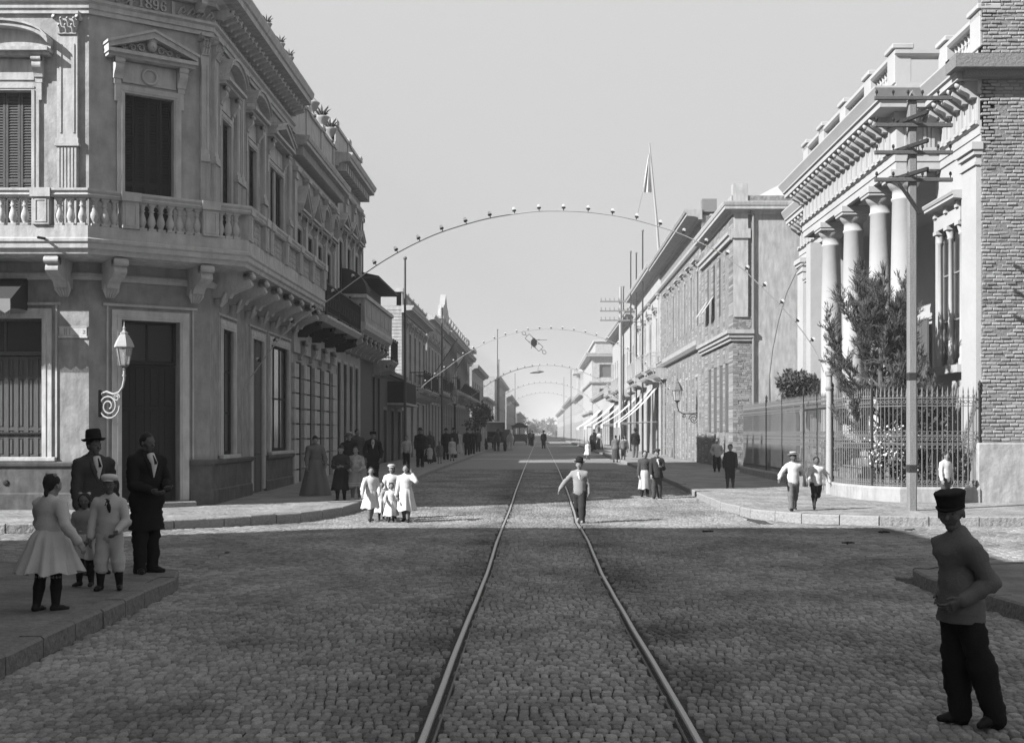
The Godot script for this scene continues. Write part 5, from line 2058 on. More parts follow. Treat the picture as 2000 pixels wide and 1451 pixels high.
func right_rows() -> void:
	var t := row_house("white_balcony_house", "white stucco house with bracketed bay balcony and slat parapet beyond the brick houses", {"right": true, "d0": 86.0, "d1": 109.0, "h": 13.2, "wall": "stucco_white", "trim": "stucco_white", "deep": 8.0,
		"rows": [{"y0": 0.1, "y1": 4.8, "xs": [2.0, 6.0, 10.5, 15.0, 19.5], "w": 2.0, "fill": "void"}, {"y0": 6.6, "y1": 9.6, "xs": [2.5, 7.5, 12.5, 17.5], "w": 1.2, "fill": "shutter", "m": "wood_grey", "hood": "tri"}],
		"strings": [[5.4, 0.3, 0.25], [11.2, 0.25, 0.2]], "cornice": [12.6, 0.6, 0.9], "pilasters": [[1.0, 0.6, 6.0, 11.2], [8.0, 0.6, 6.0, 11.2], [15.0, 0.6, 6.0, 11.2], [22.0, 0.6, 6.0, 11.2]]})
	for k in 7:
		blk("roof_slat", t, M.stucco_white, 18.0 + k * 0.7, 18.3 + k * 0.7, 13.2, 14.4, -0.4, -0.1)
	iron_balcony(t, 17.5, 22.4, 5.9, 1.3, 1.1, M.stucco_white, M.iron_pale, 4)
	iron_balcony(t, 6.5, 12.0, 5.9, 1.2, 1.1, M.stucco_white, M.iron_pale, 4)
	var u := row_house("plain_white_house", "plain white house with shallow balconies behind the telegraph pole", {"right": true, "d0": 109.0, "d1": 143.0, "h": 12.2, "wall": "stucco_white", "trim": "stucco_white", "deep": 8.0,
		"rows": [{"y0": 0.1, "y1": 4.4, "n": 9, "w": 2.0, "fill": "void"}, {"y0": 6.4, "y1": 9.2, "n": 9, "w": 1.2, "fill": "shutter", "m": "wood_grey"}], "strings": [[5.2, 0.3, 0.3]], "cornice": [11.6, 0.7, 0.9], "parapet": 0.9})
	iron_balcony(u, 4.0, 12.0, 5.7, 1.2, 1.0, M.stucco_white, M.iron_pale, 4, 0.3)
	iron_balcony(u, 18.0, 28.0, 5.7, 1.2, 1.0, M.stucco_white, M.iron_pale, 4, 0.3)
	row_house("low_white_shops", "row of low white shops under canvas awnings on the sunny side", {"right": true, "d0": 143.0, "d1": 196.0, "h": 6.8, "wall": "stucco_white", "trim": "stucco_white", "deep": 5.0,
		"rows": [{"y0": 0.1, "y1": 4.0, "n": 12, "w": 2.4, "fill": "void"}], "cornice": [6.3, 0.5, 0.6]})
	# corner block of three storeys facing down the street
	var c := thing("tall_corner_block", "tall pale corner block of three storeys with an arched window facing the street", "building", Vector3(8.1, 0, -200.0))
	var w := MB.new()
	var ops := [[1.0, 3.2, 0.2, 4.2], [4.4, 6.6, 0.2, 4.2], [1.2, 3.0, 5.6, 8.6], [4.5, 6.3, 5.6, 8.6], [1.2, 3.0, 10.4, 12.4], [4.5, 6.3, 10.4, 12.4]]
	skin(w, 0, 12, -0.4, 14.0, ops)
	shell(w, 0, 12, -0.4, 14.0, 40.0)
	obj("wall", w, M.stucco_white, c)
	for i in ops.size():
		var o: Array = ops[i]
		blk("window", c, M.wood_dark if i < 2 else M.wood_mid, o[0], o[1], o[2], o[3], -0.3, -0.2)
		surround(c, Transform3D.IDENTITY, o[0], o[1], o[2], o[3], 0.25, 0.1, M.stucco_white)
	for q in [[4.7, 0.5, 0.5], [9.4, 0.4, 0.4], [13.4, 0.8, 1.0]]:
		obj("cornice", MB.new().sweep(cornice_profile(q[0], q[1], q[2]), [Vector2(0, -40), Vector2(0, 0), Vector2(12, 0)]), M.stucco_trim, c)
	blk("attic", c, M.stucco_white, 0.6, 11.0, 14.0, 16.0, -30.0, -0.6)
	blk("attic_cap", c, M.stucco_trim, 0.3, 11.3, 16.0, 16.3, -30.3, -0.3)
	row_house("far_domed_house", "far pale house with a small dome above the awnings", {"right": true, "d0": 240.0, "d1": 300.0, "h": 9.0, "wall": "stucco_white", "trim": "stucco_white", "rows": [{"y0": 0.2, "y1": 4.0, "n": 10, "w": 2.4, "fill": "void"}, {"y0": 5.6, "y1": 8.0, "n": 10, "w": 1.6, "fill": "shutter", "m": "wood_grey"}], "cornice": [8.6, 0.7, 0.9]})
	var dm := thing("roof_turret", "round rooftop turret with a cap on the far sunny side", "turret", Vector3(10.2, 9.2, -262.0))
	var b := MB.new()
	b.lathe([Vector2(2.0, 0), Vector2(2.0, 4.6), Vector2(2.4, 4.8), Vector2(2.4, 5.2), Vector2(1.9, 6.2), Vector2(1.0, 7.0), Vector2(0.001, 7.4)], 14)
	obj("drum", b, M.stucco_white, dm)
	var l := row_house("far_sunny_house", "last pale house at the end of the sunny side", {"right": true, "d0": 300.0, "d1": 415.0, "h": 10.0, "wall": "stucco_pale", "trim": "stucco_white", "rows": [{"y0": 0.2, "y1": 4.2, "n": 12, "w": 3.0, "fill": "void"}, {"y0": 6.0, "y1": 8.6, "n": 12, "w": 2.2, "fill": "shutter", "m": "wood_grey"}], "cornice": [9.4, 0.8, 1.2]})
	blk("look_out", l, M.stucco_white, 96.0, 104.0, 10.0, 16.0, -8.0, -1.0)
	blk("look_out_roof", l, M.stucco_grey, 94.5, 105.5, 16.0, 17.0, -9.0, 0.0)
	row_house("outlying_house", "faint house beyond the last on the sunny side", {"right": true, "d0": 425.0, "d1": 600.0, "h": 9.5, "wall": "stucco_white", "trim": "stucco_white", "rows": [{"y0": 0.4, "y1": 4.0, "n": 16, "w": 3.0, "fill": "void"}, {"y0": 5.6, "y1": 7.6, "n": 16, "w": 2.0, "fill": "blind"}], "cornice": [9.0, 0.8, 1.2]})
	# canvas awnings over the pavement
	for q in [[88.0, 2.4, 4.9, 2.6], [93.0, 2.6, 4.9, 2.6], [104.0, 4.0, 4.8, 3.0], [118.0, 6.0, 4.9, 3.0], [140.0, 9.0, 4.8, 3.0], [166.0, 14.0, 4.8, 3.0]]:
		var a := thing("canvas_awning", "white canvas awning let down over the sunny pavement", "awning", Vector3(XR, 0, -q[0]), -PI / 2, "white awnings along the sunny side")
		var m := MB.new()
		var wd: float = q[1]
		var y1: float = q[2]
		var out: float = q[3]
		for i in 6:
			var z0 := out * i / 6.0
			var z1 := out * (i + 1) / 6.0
			var ya := lerpf(y1, 2.45, i / 6.0) - 0.22 * sin(PI * i / 6.0)
			var yb := lerpf(y1, 2.45, (i + 1) / 6.0) - 0.22 * sin(PI * (i + 1) / 6.0)
			m.quad(Vector3(-wd, yb, z1), Vector3(0, yb, z1), Vector3(0, ya, z0), Vector3(-wd, ya, z0))
		m.quad(Vector3(-wd, 2.1, out), Vector3(0, 2.1, out), Vector3(0, 2.45, out), Vector3(-wd, 2.45, out))
		obj("canvas", m, M.canvas_white, a)
		for x in [-wd + 0.05, -0.05]:
			var p := MB.new()
			p.tube([Vector3(x, 2.5, 0.05), Vector3(x, 2.42, out)], 0.025, 6)
			p.tube([Vector3(x, 0.15, out - 0.05), Vector3(x, 2.42, out - 0.05)], 0.03, 6)
			obj("support", p, M.iron_pale, a)
	lap("right rows")


# the two houses on the near corners, behind the camera's view, the left casting the foreground shade, the right added for occlusion and bounce
func near_houses() -> void:
	for q in [[false, "near_left_house", "house on the near left corner that shades the foreground cobbles"], [true, "added_right_house", "unseen house added on the near right corner for its occlusion and bounce light"]]:
		var t := thing(q[1], q[2], "building", Vector3(8.4 if q[0] else -8.3, 0, -16.6), -PI / 2 if q[0] else PI / 2)
		var F := Transform3D.IDENTITY
		var w := MB.new()
		var a := 0.0 if q[0] else -34.0
		var b := 34.0 if q[0] else 0.0
		var ops := []
		for k in 11:
			var x := a + 1.7 + k * 3.0
			ops.append([x - 0.6, x + 0.6, 1.0, 4.2])
			ops.append([x - 0.6, x + 0.6, 6.0, 9.0])
		skin(w, a, b, -0.4, 11.1, ops)
		shell(w, a, b, -0.4, 11.1, 10.0)
		obj("wall", w, M.stucco, t)
		for o in ops:
			blk("window", t, M.wood_mid, o[0], o[1], o[2], o[3], -0.3, -0.2)
		obj("cornice", MB.new().sweep(cornice_profile(10.7, 0.45, 0.4), [Vector2(a, 0), Vector2(b, 0)]), M.stucco_trim, t)


# ---------------------------------------------------------------- arches of lamps across the street
func lamp_arch(d: float, i: int) -> void:
	var where := ["springing from the corner house wall", "second along the street, carrying a lyre-shaped ornament", "third along the street, carrying a small dark ornament", "fourth along the street, faint in the haze", "farthest along the street, faint in the haze"]
	var t := thing("lamp_arch", "iron arch of glass lamp globes, " + where[i], "lamp arch", Vector3(0, 0, -d), 0.0, "illumination arches across the street")
	var key := [Vector2(-7.78, 1.15), Vector2(-7.78, 2.75), Vector2(-7.45, 3.35), Vector2(-6.6, 4.45), Vector2(-5.4, 5.35), Vector2(-4.25, 6.2), Vector2(-3.0, 6.9), Vector2(-1.7, 7.36), Vector2(-0.4, 7.62), Vector2(0.75, 7.68), Vector2(2.0, 7.58), Vector2(3.3, 7.28), Vector2(4.3, 6.9), Vector2(5.2, 6.42), Vector2(6.2, 5.55), Vector2(7.0, 4.7), Vector2(7.5, 4.0), Vector2(7.75, 3.4)]
	var c := Curve3D.new()
	for k in key.size():
		var p: Vector2 = key[k]
		var q: Vector2 = (key[mini(k + 1, key.size() - 1)] - key[maxi(k - 1, 0)]) / 6.0
		c.add_point(Vector3(p.x, p.y, 0.0 - (p.x + 7.78) * 0.1), Vector3(-q.x, -q.y, 0), Vector3(q.x, q.y, 0))
	var pts := []
	var L := c.get_baked_length()
	var n := 90
	for k in n + 1:
		pts.append(c.sample_baked(L * k / n, true))
	var b := MB.new()
	b.tube(pts, 0.015 if i < 2 else 0.026, 7)
	obj("pipe", b, M.iron_pale, t)
	var gl := MB.new()
	gl.ball(Vector3(0, 0.14, 0), 0.05, 14 if i < 2 else 8)
	var gm := gl.mesh()
	var cu := MB.new()
	cu.lathe([Vector2(0.012, 0.0), Vector2(0.012, 0.06), Vector2(0.05, 0.07), Vector2(0.055, 0.11), Vector2(0.001, 0.12)], 8)
	var cm := cu.mesh()
	var s := 2.6
	while s < L - 0.3:
		var p := c.sample_baked(s, true)
		var p2 := c.sample_baked(s + 0.1, true)
		var tg := (p2 - p).normalized()
		var up := Vector3(-tg.y, tg.x, 0).normalized()
		var ang := atan2(up.y, up.x) - PI / 2
		var tr := Transform3D(Basis(Vector3(0, 0, 1), ang), p)
		var cup := share("lamp_cup", cm, M.iron, t, tr)
		share("globe", gm, M.globe, cup, Transform3D.IDENTITY)
		s += 0.66
	if i > 0:
		var r := MB.new()
		for sx in [-7.78, 7.75]:
			r.tube([Vector3(sx, 0.1, -(sx + 7.78) * 0.1), Vector3(sx, 3.0, -(sx + 7.78) * 0.1)], 0.05, 6)
		obj("feet", r, M.iron_grey, t)


func hanging_ornament() -> void:
	var t := thing("hanging_ornament", "tilted wire ornament with a dark centre hanging below the second lamp arch", "ornament", Vector3(-0.35, 6.9, -73.2))
	t.rotation.z = -0.75
	var b := MB.new()
	for y in [-0.17, 0.17]:
		b.tube([Vector3(-0.55, y, 0), Vector3(0.55, y, 0)], 0.022, 6)
	for x in [-0.55, 0.55]:
		b.tube([Vector3(x, -0.17, 0), Vector3(x, 0.17, 0)], 0.02, 6)
		var pts := []
		for i in 9:
			pts.append(Vector3(x * 1.45 + 0.12 * cos(TAU * i / 8), 0.1 * sin(TAU * i / 8), 0))
		b.tube(pts, 0.02, 5)
		b.tube([Vector3(x, 0, 0), Vector3(x * 1.26, 0, 0)], 0.02, 5)
	for s in [-1.0, 1.0]:
		b.tube([Vector3(s * 0.3, -0.17, 0), Vector3(s * 0.05, 0.0, 0), Vector3(s * 0.3, 0.17, 0)], 0.018, 5)
		b.tube([Vector3(0, s * 0.2, 0), Vector3(0.12, s * 0.36, 0)], 0.02, 5)
	obj("wire_frame", b, M.iron_grey, t)
	var c := MB.new()
	c.prism(PackedVector2Array([Vector2(-0.17, -0.12), Vector2(0.0, -0.28), Vector2(0.17, -0.12), Vector2(0.17, 0.12), Vector2(0.0, 0.28), Vector2(-0.17, 0.12)]), -0.03, 0.03)
	var sh := obj("shield", c, M.iron, t)
	sh.rotation.z = 0.75
	var h := MB.new()
	h.tube([Vector3(0, 0.2, 0), Vector3(0.45, 0.62, 0)], 0.012, 4)
	obj("hanger", h, M.iron, t)
	var f := thing("hanging_fish", "small dark fish-shaped ornament below the third lamp arch", "ornament", Vector3(-0.2, 7.1, -113.5))
	var bl := Blob.new()
	bl.add(Vector3(-0.7, -0.08, 0), Vector3(0.1, 0.05, 0), 0.03, 0.13, 0.05)
	bl.add(Vector3(0.1, 0.05, 0), Vector3(0.5, 0.06, 0), 0.13, 0.05, 0.05)
	var m := MB.new()
	bl.into(m, 0.04)
	obj("body", m, M.iron_grey, f)
	var hg := MB.new()
	hg.tube([Vector3(0, 0.1, 0), Vector3(0.05, 0.6, 0.1)], 0.012, 4)
	obj("hanger", hg, M.iron, f)


func scroll_points(c: Vector3, ax: Vector3, ay: Vector3, r: float, turns: float, shrink: float, n: int) -> Array:
	var out := []
	for i in n:
		var a := TAU * turns * i / (n - 1)
		var q := r * (1.0 - shrink * i / (n - 1))
		out.append(c + ax * (q * cos(a)) + ay * (q * sin(a)))
	return out


func lantern_at(t: Node3D, o: Vector3, s: float, frame: Material) -> void:
	# a six-sided street lantern standing on its stem at o
	var b := MB.new()
	b.xf = Transform3D(Basis.from_scale(Vector3.ONE * s), o)
	b.lathe([Vector2(0.03, 0.0), Vector2(0.05, 0.02), Vector2(0.03, 0.06), Vector2(0.12, 0.12), Vector2(0.125, 0.15), Vector2(0.001, 0.15)], 6, Vector3.ZERO, false)
	for k in 6:
		var a := TAU * k / 6
		var d := Vector3(cos(a), 0, sin(a))
		b.tube([d * 0.125 + Vector3(0, 0.15, 0), d * 0.21 + Vector3(0, 0.58, 0)], 0.011, 5)
		var a2 := TAU * (k + 1) / 6
		var d2 := Vector3(cos(a2), 0, sin(a2))
		b.tube([d * 0.21 + Vector3(0, 0.58, 0), d2 * 0.21 + Vector3(0, 0.58, 0)], 0.013, 5)
	obj("lantern_frame", b, frame, t)
	var g := MB.new()
	g.xf = b.xf
	g.lathe([Vector2(0.122, 0.15), Vector2(0.205, 0.58)], 6, Vector3.ZERO, false)
	obj("glass", g, M.lamp_glass, t)
	var r := MB.new()
	r.xf = b.xf
	r.lathe([Vector2(0.25, 0.57), Vector2(0.25, 0.6), Vector2(0.2, 0.72), Vector2(0.12, 0.86), Vector2(0.09, 0.88), Vector2(0.1, 0.93), Vector2(0.06, 0.95), Vector2(0.03, 1.0), Vector2(0.04, 1.04), Vector2(0.012, 1.1), Vector2(0.008, 1.2), Vector2(0.001, 1.24)], 6, Vector3.ZERO, false)
	obj("lantern_cap", r, M.iron_pale if frame != M.iron else M.iron_grey, t)
	var bu := MB.new()
	bu.xf = b.xf
	bu.lathe([Vector2(0.02, 0.15), Vector2(0.02, 0.3), Vector2(0.035, 0.36), Vector2(0.03, 0.44), Vector2(0.001, 0.48)], 8)
	obj("burner", bu, M.iron_grey, t)


func wall_lamps() -> void:
	mat("lamp_glass", 0.7, 0.08)
	M.lamp_glass.transparency = BaseMaterial3D.TRANSPARENCY_ALPHA
	M.lamp_glass.albedo_color.a = 0.22
	# on the cut corner of the corner house
	var t := thing("wall_lantern", "ornate street lantern on a scrolled iron bracket by the corner house door", "lantern", Vector3(-9.95, 1.9, -29.05))
	var n := Vector3(0.594, 0, 0.804)
	var x := Vector3(0.94, 0, 0.34).normalized()
	var up := Vector3.UP
	var b := MB.new()
	b.tube([x * 0.02 + up * 0.75, x * 0.12 + up * 0.78, x * 0.3 + up * 0.72, x * 0.46 + up * 0.76, x * 0.56 + up * 0.88, x * 0.6 + up * 1.05, x * 0.6 + up * 1.25], [0.022, 0.026, 0.026, 0.026, 0.026, 0.028, 0.03], 8)
	b.tube([x * 0.6 + up * 1.12, x * 0.6 + up * 1.16], 0.045, 8)
	obj("arm", b, M.iron_pale, t)
	var s := MB.new()
	s.tube(scroll_points(x * 0.18 + up * 0.45, x, up, 0.3, -2.2, 0.8, 34), 0.021, 6)
	s.tube(scroll_points(x * 0.4 + up * 0.64, x, up, 0.09, 1.4, 0.7, 16), 0.016, 6)
	s.tube([x * 0.0 + up * 0.75, x * -0.1 + up * 0.6, x * -0.12 + up * 0.45], 0.018, 6)
	obj("scroll", s, M.iron_pale, t)
	var p := MB.new()
	p.xf = Transform3D(Basis(Vector3(0.804, 0, -0.594), up, n), Vector3(-0.05, 0, 0.0))
	p.cb(-0.04, 0.04, 0.2, 0.82, -0.12, 0.02, 0.015)
	obj("wall_plate", p, M.iron, t)
	lantern_at(t, x * 0.6 + up * 1.25, 0.92, M.iron_grey)
	# on the brick terrace
	var u := thing("wall_lantern", "street lantern on a curling bracket against the raw brick wall", "lantern", Vector3(XR, 2.3, -65.5))
	var o := Vector3(-1, 0, 0)
	var c := MB.new()
	c.tube([o * 0.0 + up * 0.45, o * 0.35 + up * 0.42, o * 0.8 + up * 0.42, o * 1.0 + up * 0.55, o * 1.08 + up * 0.8, o * 1.08 + up * 0.95], 0.03, 7)
	c.tube(scroll_points(o * 0.22 + up * 0.14, o, up, 0.27, 2.0, 0.8, 30), 0.025, 6)
	c.tube(scroll_points(o * 0.72 + up * 0.32, o, up, 0.1, -1.2, 0.6, 12), 0.02, 6)
	obj("arm", c, M.iron, u)
	lantern_at(u, o * 1.08 + up * 0.92, 1.2, M.iron)
	# on the shaded side, further along
	var v := thing("street_lantern", "dark street lantern on a post by the shaded pavement", "lantern", Vector3(-5.2, 0.2, -78.0))
	var q := MB.new()
	q.lathe([Vector2(0.16, 0), Vector2(0.16, 0.25), Vector2(0.08, 0.4), Vector2(0.06, 1.2), Vector2(0.05, 3.0), Vector2(0.07, 3.05), Vector2(0.04, 3.15)], 10)
	obj("post", q, M.iron, v)
	lantern_at(v, Vector3(0, 3.12, 0), 1.2, M.iron)


func telegraph_pole() -> void:
	var t := thing("telegraph_pole", "square timber telegraph pole with four cross-arms in front of the columned hall", "pole", Vector3(8.3, 0, -28.55))
	var p := MB.new()
	p.cb(-0.095, 0.095, -0.2, 9.15, -0.095, 0.095, 0.025)
	p.prism(PackedVector2Array([Vector2(-0.095, 9.15), Vector2(0.095, 9.15), Vector2(0, 9.38)]), -0.09, 0.09)
	obj("post", p, M.wood_grey, t)
	var pin := MB.new()
	pin.lathe([Vector2(0.012, 0), Vector2(0.012, 0.05), Vector2(0.03, 0.06), Vector2(0.033, 0.1), Vector2(0.02, 0.13), Vector2(0.001, 0.14)], 8)
	var pm := pin.mesh()
	for k in 4:
		var y := 9.18 - k * 0.605
		var a := MB.new()
		a.cb(-0.87, 0.87, y - 0.045, y + 0.045, 0.096, 0.17, 0.012)
		var arm := obj("cross_arm", a, M.wood_mid, t)
		for x in [-0.82, -0.45, -0.12, 0.2, 0.55, 0.82]:
			share("insulator", pm, M.wood_dark, arm, spot(Vector3(x, y + 0.045, 0.133)))
	for k in 3:
		var y := 8.72 - k * 0.62
		var a := MB.new()
		a.xf = Transform3D(Basis(Vector3.UP, 0.35), Vector3.ZERO)
		a.cb(-0.17, -0.096, y - 0.045, y + 0.045, -0.75, 0.75, 0.012)
		obj("lower_arm", a, M.wood_dark, t)
	var br := MB.new()
	br.xf = Transform3D(Basis(Vector3.FORWARD, -0.6), Vector3(-0.1, 6.95, 0.14))
	br.cb(-0.03, 0.03, -0.42, 0.42, -0.03, 0.03, 0.008)
	obj("brace", br, M.wood_dark, t)
	for y in [0.85, 2.9]:
		var s := MB.new()
		s.cb(-0.1, 0.1, y, y + 0.2, -0.1, 0.1, 0.02)
		obj("iron_band", s, M.iron, t)
	# pole of the far exchange on the sunny kerb
	var u := thing("telegraph_pole", "tall telegraph pole with three long arms of insulators on the sunny side", "pole", Vector3(6.85, 0.2, -109.0))
	var q := MB.new()
	q.tube([Vector3(0, -0.4, 0), Vector3(0, 14.0, 0)], [0.19, 0.11], 8)
	obj("post", q, M.wood_pale, u)
	for k in 3:
		var y := 12.7 - k * 0.8
		var a := MB.new()
		a.bx(-1.75, 1.1, y - 0.06, y + 0.06, 0.1, 0.2)
		for i in 8:
			a.tube([Vector3(-1.65 + i * 0.37, y + 0.05, 0.15), Vector3(-1.65 + i * 0.37, y + 0.3, 0.15)], 0.035, 5)
		obj("cross_arm", a, M.wood_grey, u)
	# dark masts
	for q2 in [[7.5, 93.5, 16.2, "sunny side, bearing a ball finial"], [7.3, 103.0, 16.0, "sunny side, bare topped"], [7.6, 101.0, 15.6, "sunny side, thin and bare"], [7.3, 112.0, 14.2, "sunny side, behind the insulator arms"], [-6.55, 62.0, 9.9, "shaded side before the weatherboarded flank"], [-6.6, 86.0, 9.8, "shaded side, short and thin"], [-5.0, 150.0, 13.5, "shaded side beyond the finial house"], [-5.1, 158.0, 10.4, "shaded side, second beyond the finial house"], [5.2, 215.0, 12.0, "sunny kerb beyond the awnings"], [5.4, 290.0, 14.0, "sunny kerb near the street's end"], [-4.9, 250.0, 13.0, "shaded kerb near the street's end"]]:
		var m := thing("mast", "tall dark mast on the " + q2[3], "pole", Vector3(q2[0], 0.2, -q2[1]))
		var b := MB.new()
		b.tube([Vector3(0, -0.3, 0), Vector3(0, q2[2], 0)], [0.075, 0.05], 8)
		obj("pole", b, M.iron if q2[0] > 0 else M.wood_mid, m)
		var k := MB.new()
		k.ball(Vector3(0, q2[2] + 0.1, 0), 0.1, 8)
		obj("finial", k, M.iron_grey, m)
	# post that holds the right foot of the first arch
	var w := thing("wooden_post", "pale wooden post beside the railing holding the lamp arch", "post", Vector3(7.92, 0, -35.0))
	var wb := MB.new()
	wb.tube([Vector3(0, -0.1, 0), Vector3(0.0, 3.3, 0)], [0.1, 0.08], 10)
	obj("post", wb, M.wood_pale, w)
	var wc := MB.new()
	wc.lathe([Vector2(0.11, 3.3), Vector2(0.11, 3.42), Vector2(0.001, 3.44)], 8)
	wc.lathe([Vector2(0.095, 2.9), Vector2(0.11, 2.92), Vector2(0.11, 2.98), Vector2(0.095, 3.0)], 8)
	obj("cap", wc, M.wood_grey, w)
	# bowed cane leaning on the hall
	var z := thing("bent_pole", "thin bowed pole curving up to the hall's end capital from the forecourt", "pole", Vector3(8.95, 0, -50.0))
	var zb := MB.new()
	var zp := []
	for q3 in [[0, 0.0], [0, 2.9], [0.02, 4.0], [0.14, 5.0], [0.36, 6.1], [0.68, 7.2], [1.05, 8.0], [1.45, 8.45]]:
		zp.append(Vector3(q3[0], q3[1], 0))
	zb.tube(zp, [0.07, 0.07, 0.026, 0.026, 0.026, 0.026, 0.026, 0.026], 7)
	obj("cane", zb, M.iron_grey, z)
	# flagpole with its drooping flag
	var f := thing("flagpole", "slender white flagpole leaning over the street from the brick terrace", "flagpole", Vector3(8.15, 11.4, -86.0))
	var fb := MB.new()
	fb.tube([Vector3(0.02, 0, 0), Vector3(-0.35, 5.0, 0), Vector3(-0.8, 9.8, 0)], [0.11, 0.08, 0.045], 8)
	obj("pole", fb, M.wood_pale, f)
	var fl := thing("flag", "limp pale flag hanging from the leaning flagpole", "flag", Vector3(7.35, 20.4, -86.0))
	var fm := MB.new()
	var rows := []
	for j in 9:
		var row := []
		var v := j / 8.0
		for i in 9:
			var u2 := i / 8.0
			row.append(Vector3(-0.08 - v * 0.42 + u2 * (0.06 + v * 0.6) + 0.03 * sin(u2 * 9.0), -v * 2.5, 0.1 * sin(u2 * 11.0 + v)))
		rows.append(row)
	for j in 8:
		for i in 8:
			fm.quad(rows[j][i], rows[j][i + 1], rows[j + 1][i + 1], rows[j + 1][i])
	obj("cloth", fm, M.cloth_light, fl)
	var fr := MB.new()
	fr.tube([Vector3(0.05, 0.3, 0), Vector3(-0.45, -2.5, 0), Vector3(-0.85, -4.2, 0.05)], 0.016, 5)
	obj("halyard", fr, M.wood_grey, fl)
	# tricolour-like banners hung on the shaded side
	for q4 in [[-6.6, 7.2, 96.0], [-6.5, 7.0, 108.0]]:
		var b2 := thing("house_flag", "flag on an inclined staff over the shaded pavement", "flag", Vector3(q4[0] - 1.0, q4[1], -q4[2]), 0.0, "flags on the shaded side")
		var st := MB.new()
		st.tube([Vector3(-0.3, -1.0, 0), Vector3(1.4, 1.6, 0)], 0.04, 6)
		obj("staff", st, M.wood_mid, b2)
		var cl := MB.new()
		for i in 5:
			for j in 6:
				var P := func(a: int, c: int) -> Vector3:
					return Vector3(1.35 - a * 0.18, 1.5 - a * 0.28 - c * 0.38, 0.12 * sin(a * 1.4 + c * 0.7))
				cl.quad(P.call(i, j), P.call(i + 1, j), P.call(i + 1, j + 1), P.call(i, j + 1))
		obj("cloth", cl, M.cloth_grey, b2)


# ---------------------------------------------------------------- plants
func needles(mb: MB, p: Vector3, dir: Vector3, n: int, len: float, spread: float) -> void:
	for i in n:
		var d := (dir + Vector3(rng.randf_range(-1, 1), rng.randf_range(-0.7, 1), rng.randf_range(-1, 1)) * spread).normalized()
		var l := len * rng.randf_range(0.6, 1.2)
		var s := d.cross(Vector3(rng.randf_range(-1, 1), rng.randf_range(-1, 1), rng.randf_range(-1, 1))).normalized() * rng.randf_range(0.008, 0.014)
		var q := p + Vector3(rng.randf_range(-1, 1), rng.randf_range(-1, 1), rng.randf_range(-1, 1)) * 0.05
		mb.quad(q - s, q + s, q + d * l + s * 0.5, q + d * l - s * 0.5)


func conifer() -> void:
	rng.seed = 5
	var t := thing("pine_tree", "dark feathery pine with upswept branches behind the railing", "tree", Vector3(8.95, 0, -33.6))
	var tr := MB.new()
	var H := 6.2
	tr.tube([Vector3(0, -0.2, 0), Vector3(0.03, 2.0, 0), Vector3(-0.02, 4.0, 0.02), Vector3(0.1, H - 0.3, 0)], [0.11, 0.09, 0.06, 0.015], 8)
	obj("trunk", tr, M.bark, t)
	var limbs := MB.new()
	var cr := MB.new()
	for k in 58:
		var y := 0.9 + 3.7 * pow(rng.randf(), 0.85)
		var a := rng.randf() * TAU
		var d := Vector3(cos(a), 0, sin(a))
		var reach := rng.randf_range(0.5, 1.5) * (1.0 if y < 3.3 else 0.75)
		var rise := rng.randf_range(0.5, 1.5) * reach
		if y > 3.8:
			rise = rng.randf_range(1.0, 1.7)
		var o := Vector3(0, y, 0)
		var bend := Vector3(rng.randf_range(-0.2, 0.2), rng.randf_range(-0.15, 0.15), rng.randf_range(-0.2, 0.2))
		var pts := [o, o + d * reach * 0.5 + Vector3(0, rise * 0.2, 0) + bend * 0.4, o + d * reach * 0.85 + Vector3(0, rise * 0.6, 0) + bend, o + d * reach + Vector3(0, rise, 0) + bend]
		limbs.tube(pts, [0.032, 0.022, 0.013, 0.004], 5)
		var twigs := int(9 + reach * 9)
		for q in twigs:
			var u := 0.25 + 0.75 * (q + rng.randf()) / twigs
			var seg := clampf(u * 3.0, 0.0, 2.999)
			var i := int(seg)
			var p: Vector3 = pts[i].lerp(pts[i + 1], seg - i)
			var dir: Vector3 = (pts[i + 1] - pts[i]).normalized()
			var tip := p + (dir * 0.7 + Vector3(rng.randf_range(-1, 1), rng.randf_range(-0.3, 0.9), rng.randf_range(-1, 1))).normalized() * rng.randf_range(0.16, 0.42)
			limbs.tube([p, tip], [0.006, 0.002], 3)
			for w in 5:
				needles(cr, p.lerp(tip, w / 4.0), (tip - p).normalized() + Vector3(0, 0.25, 0), 7, 0.14, 0.65)
	needles(cr, Vector3(0.08, H - 0.3, 0), Vector3.UP, 40, 0.3, 0.4)
	obj("limbs", limbs, M.bark, t)
	obj("crown", cr, M.leaf_dark, t)


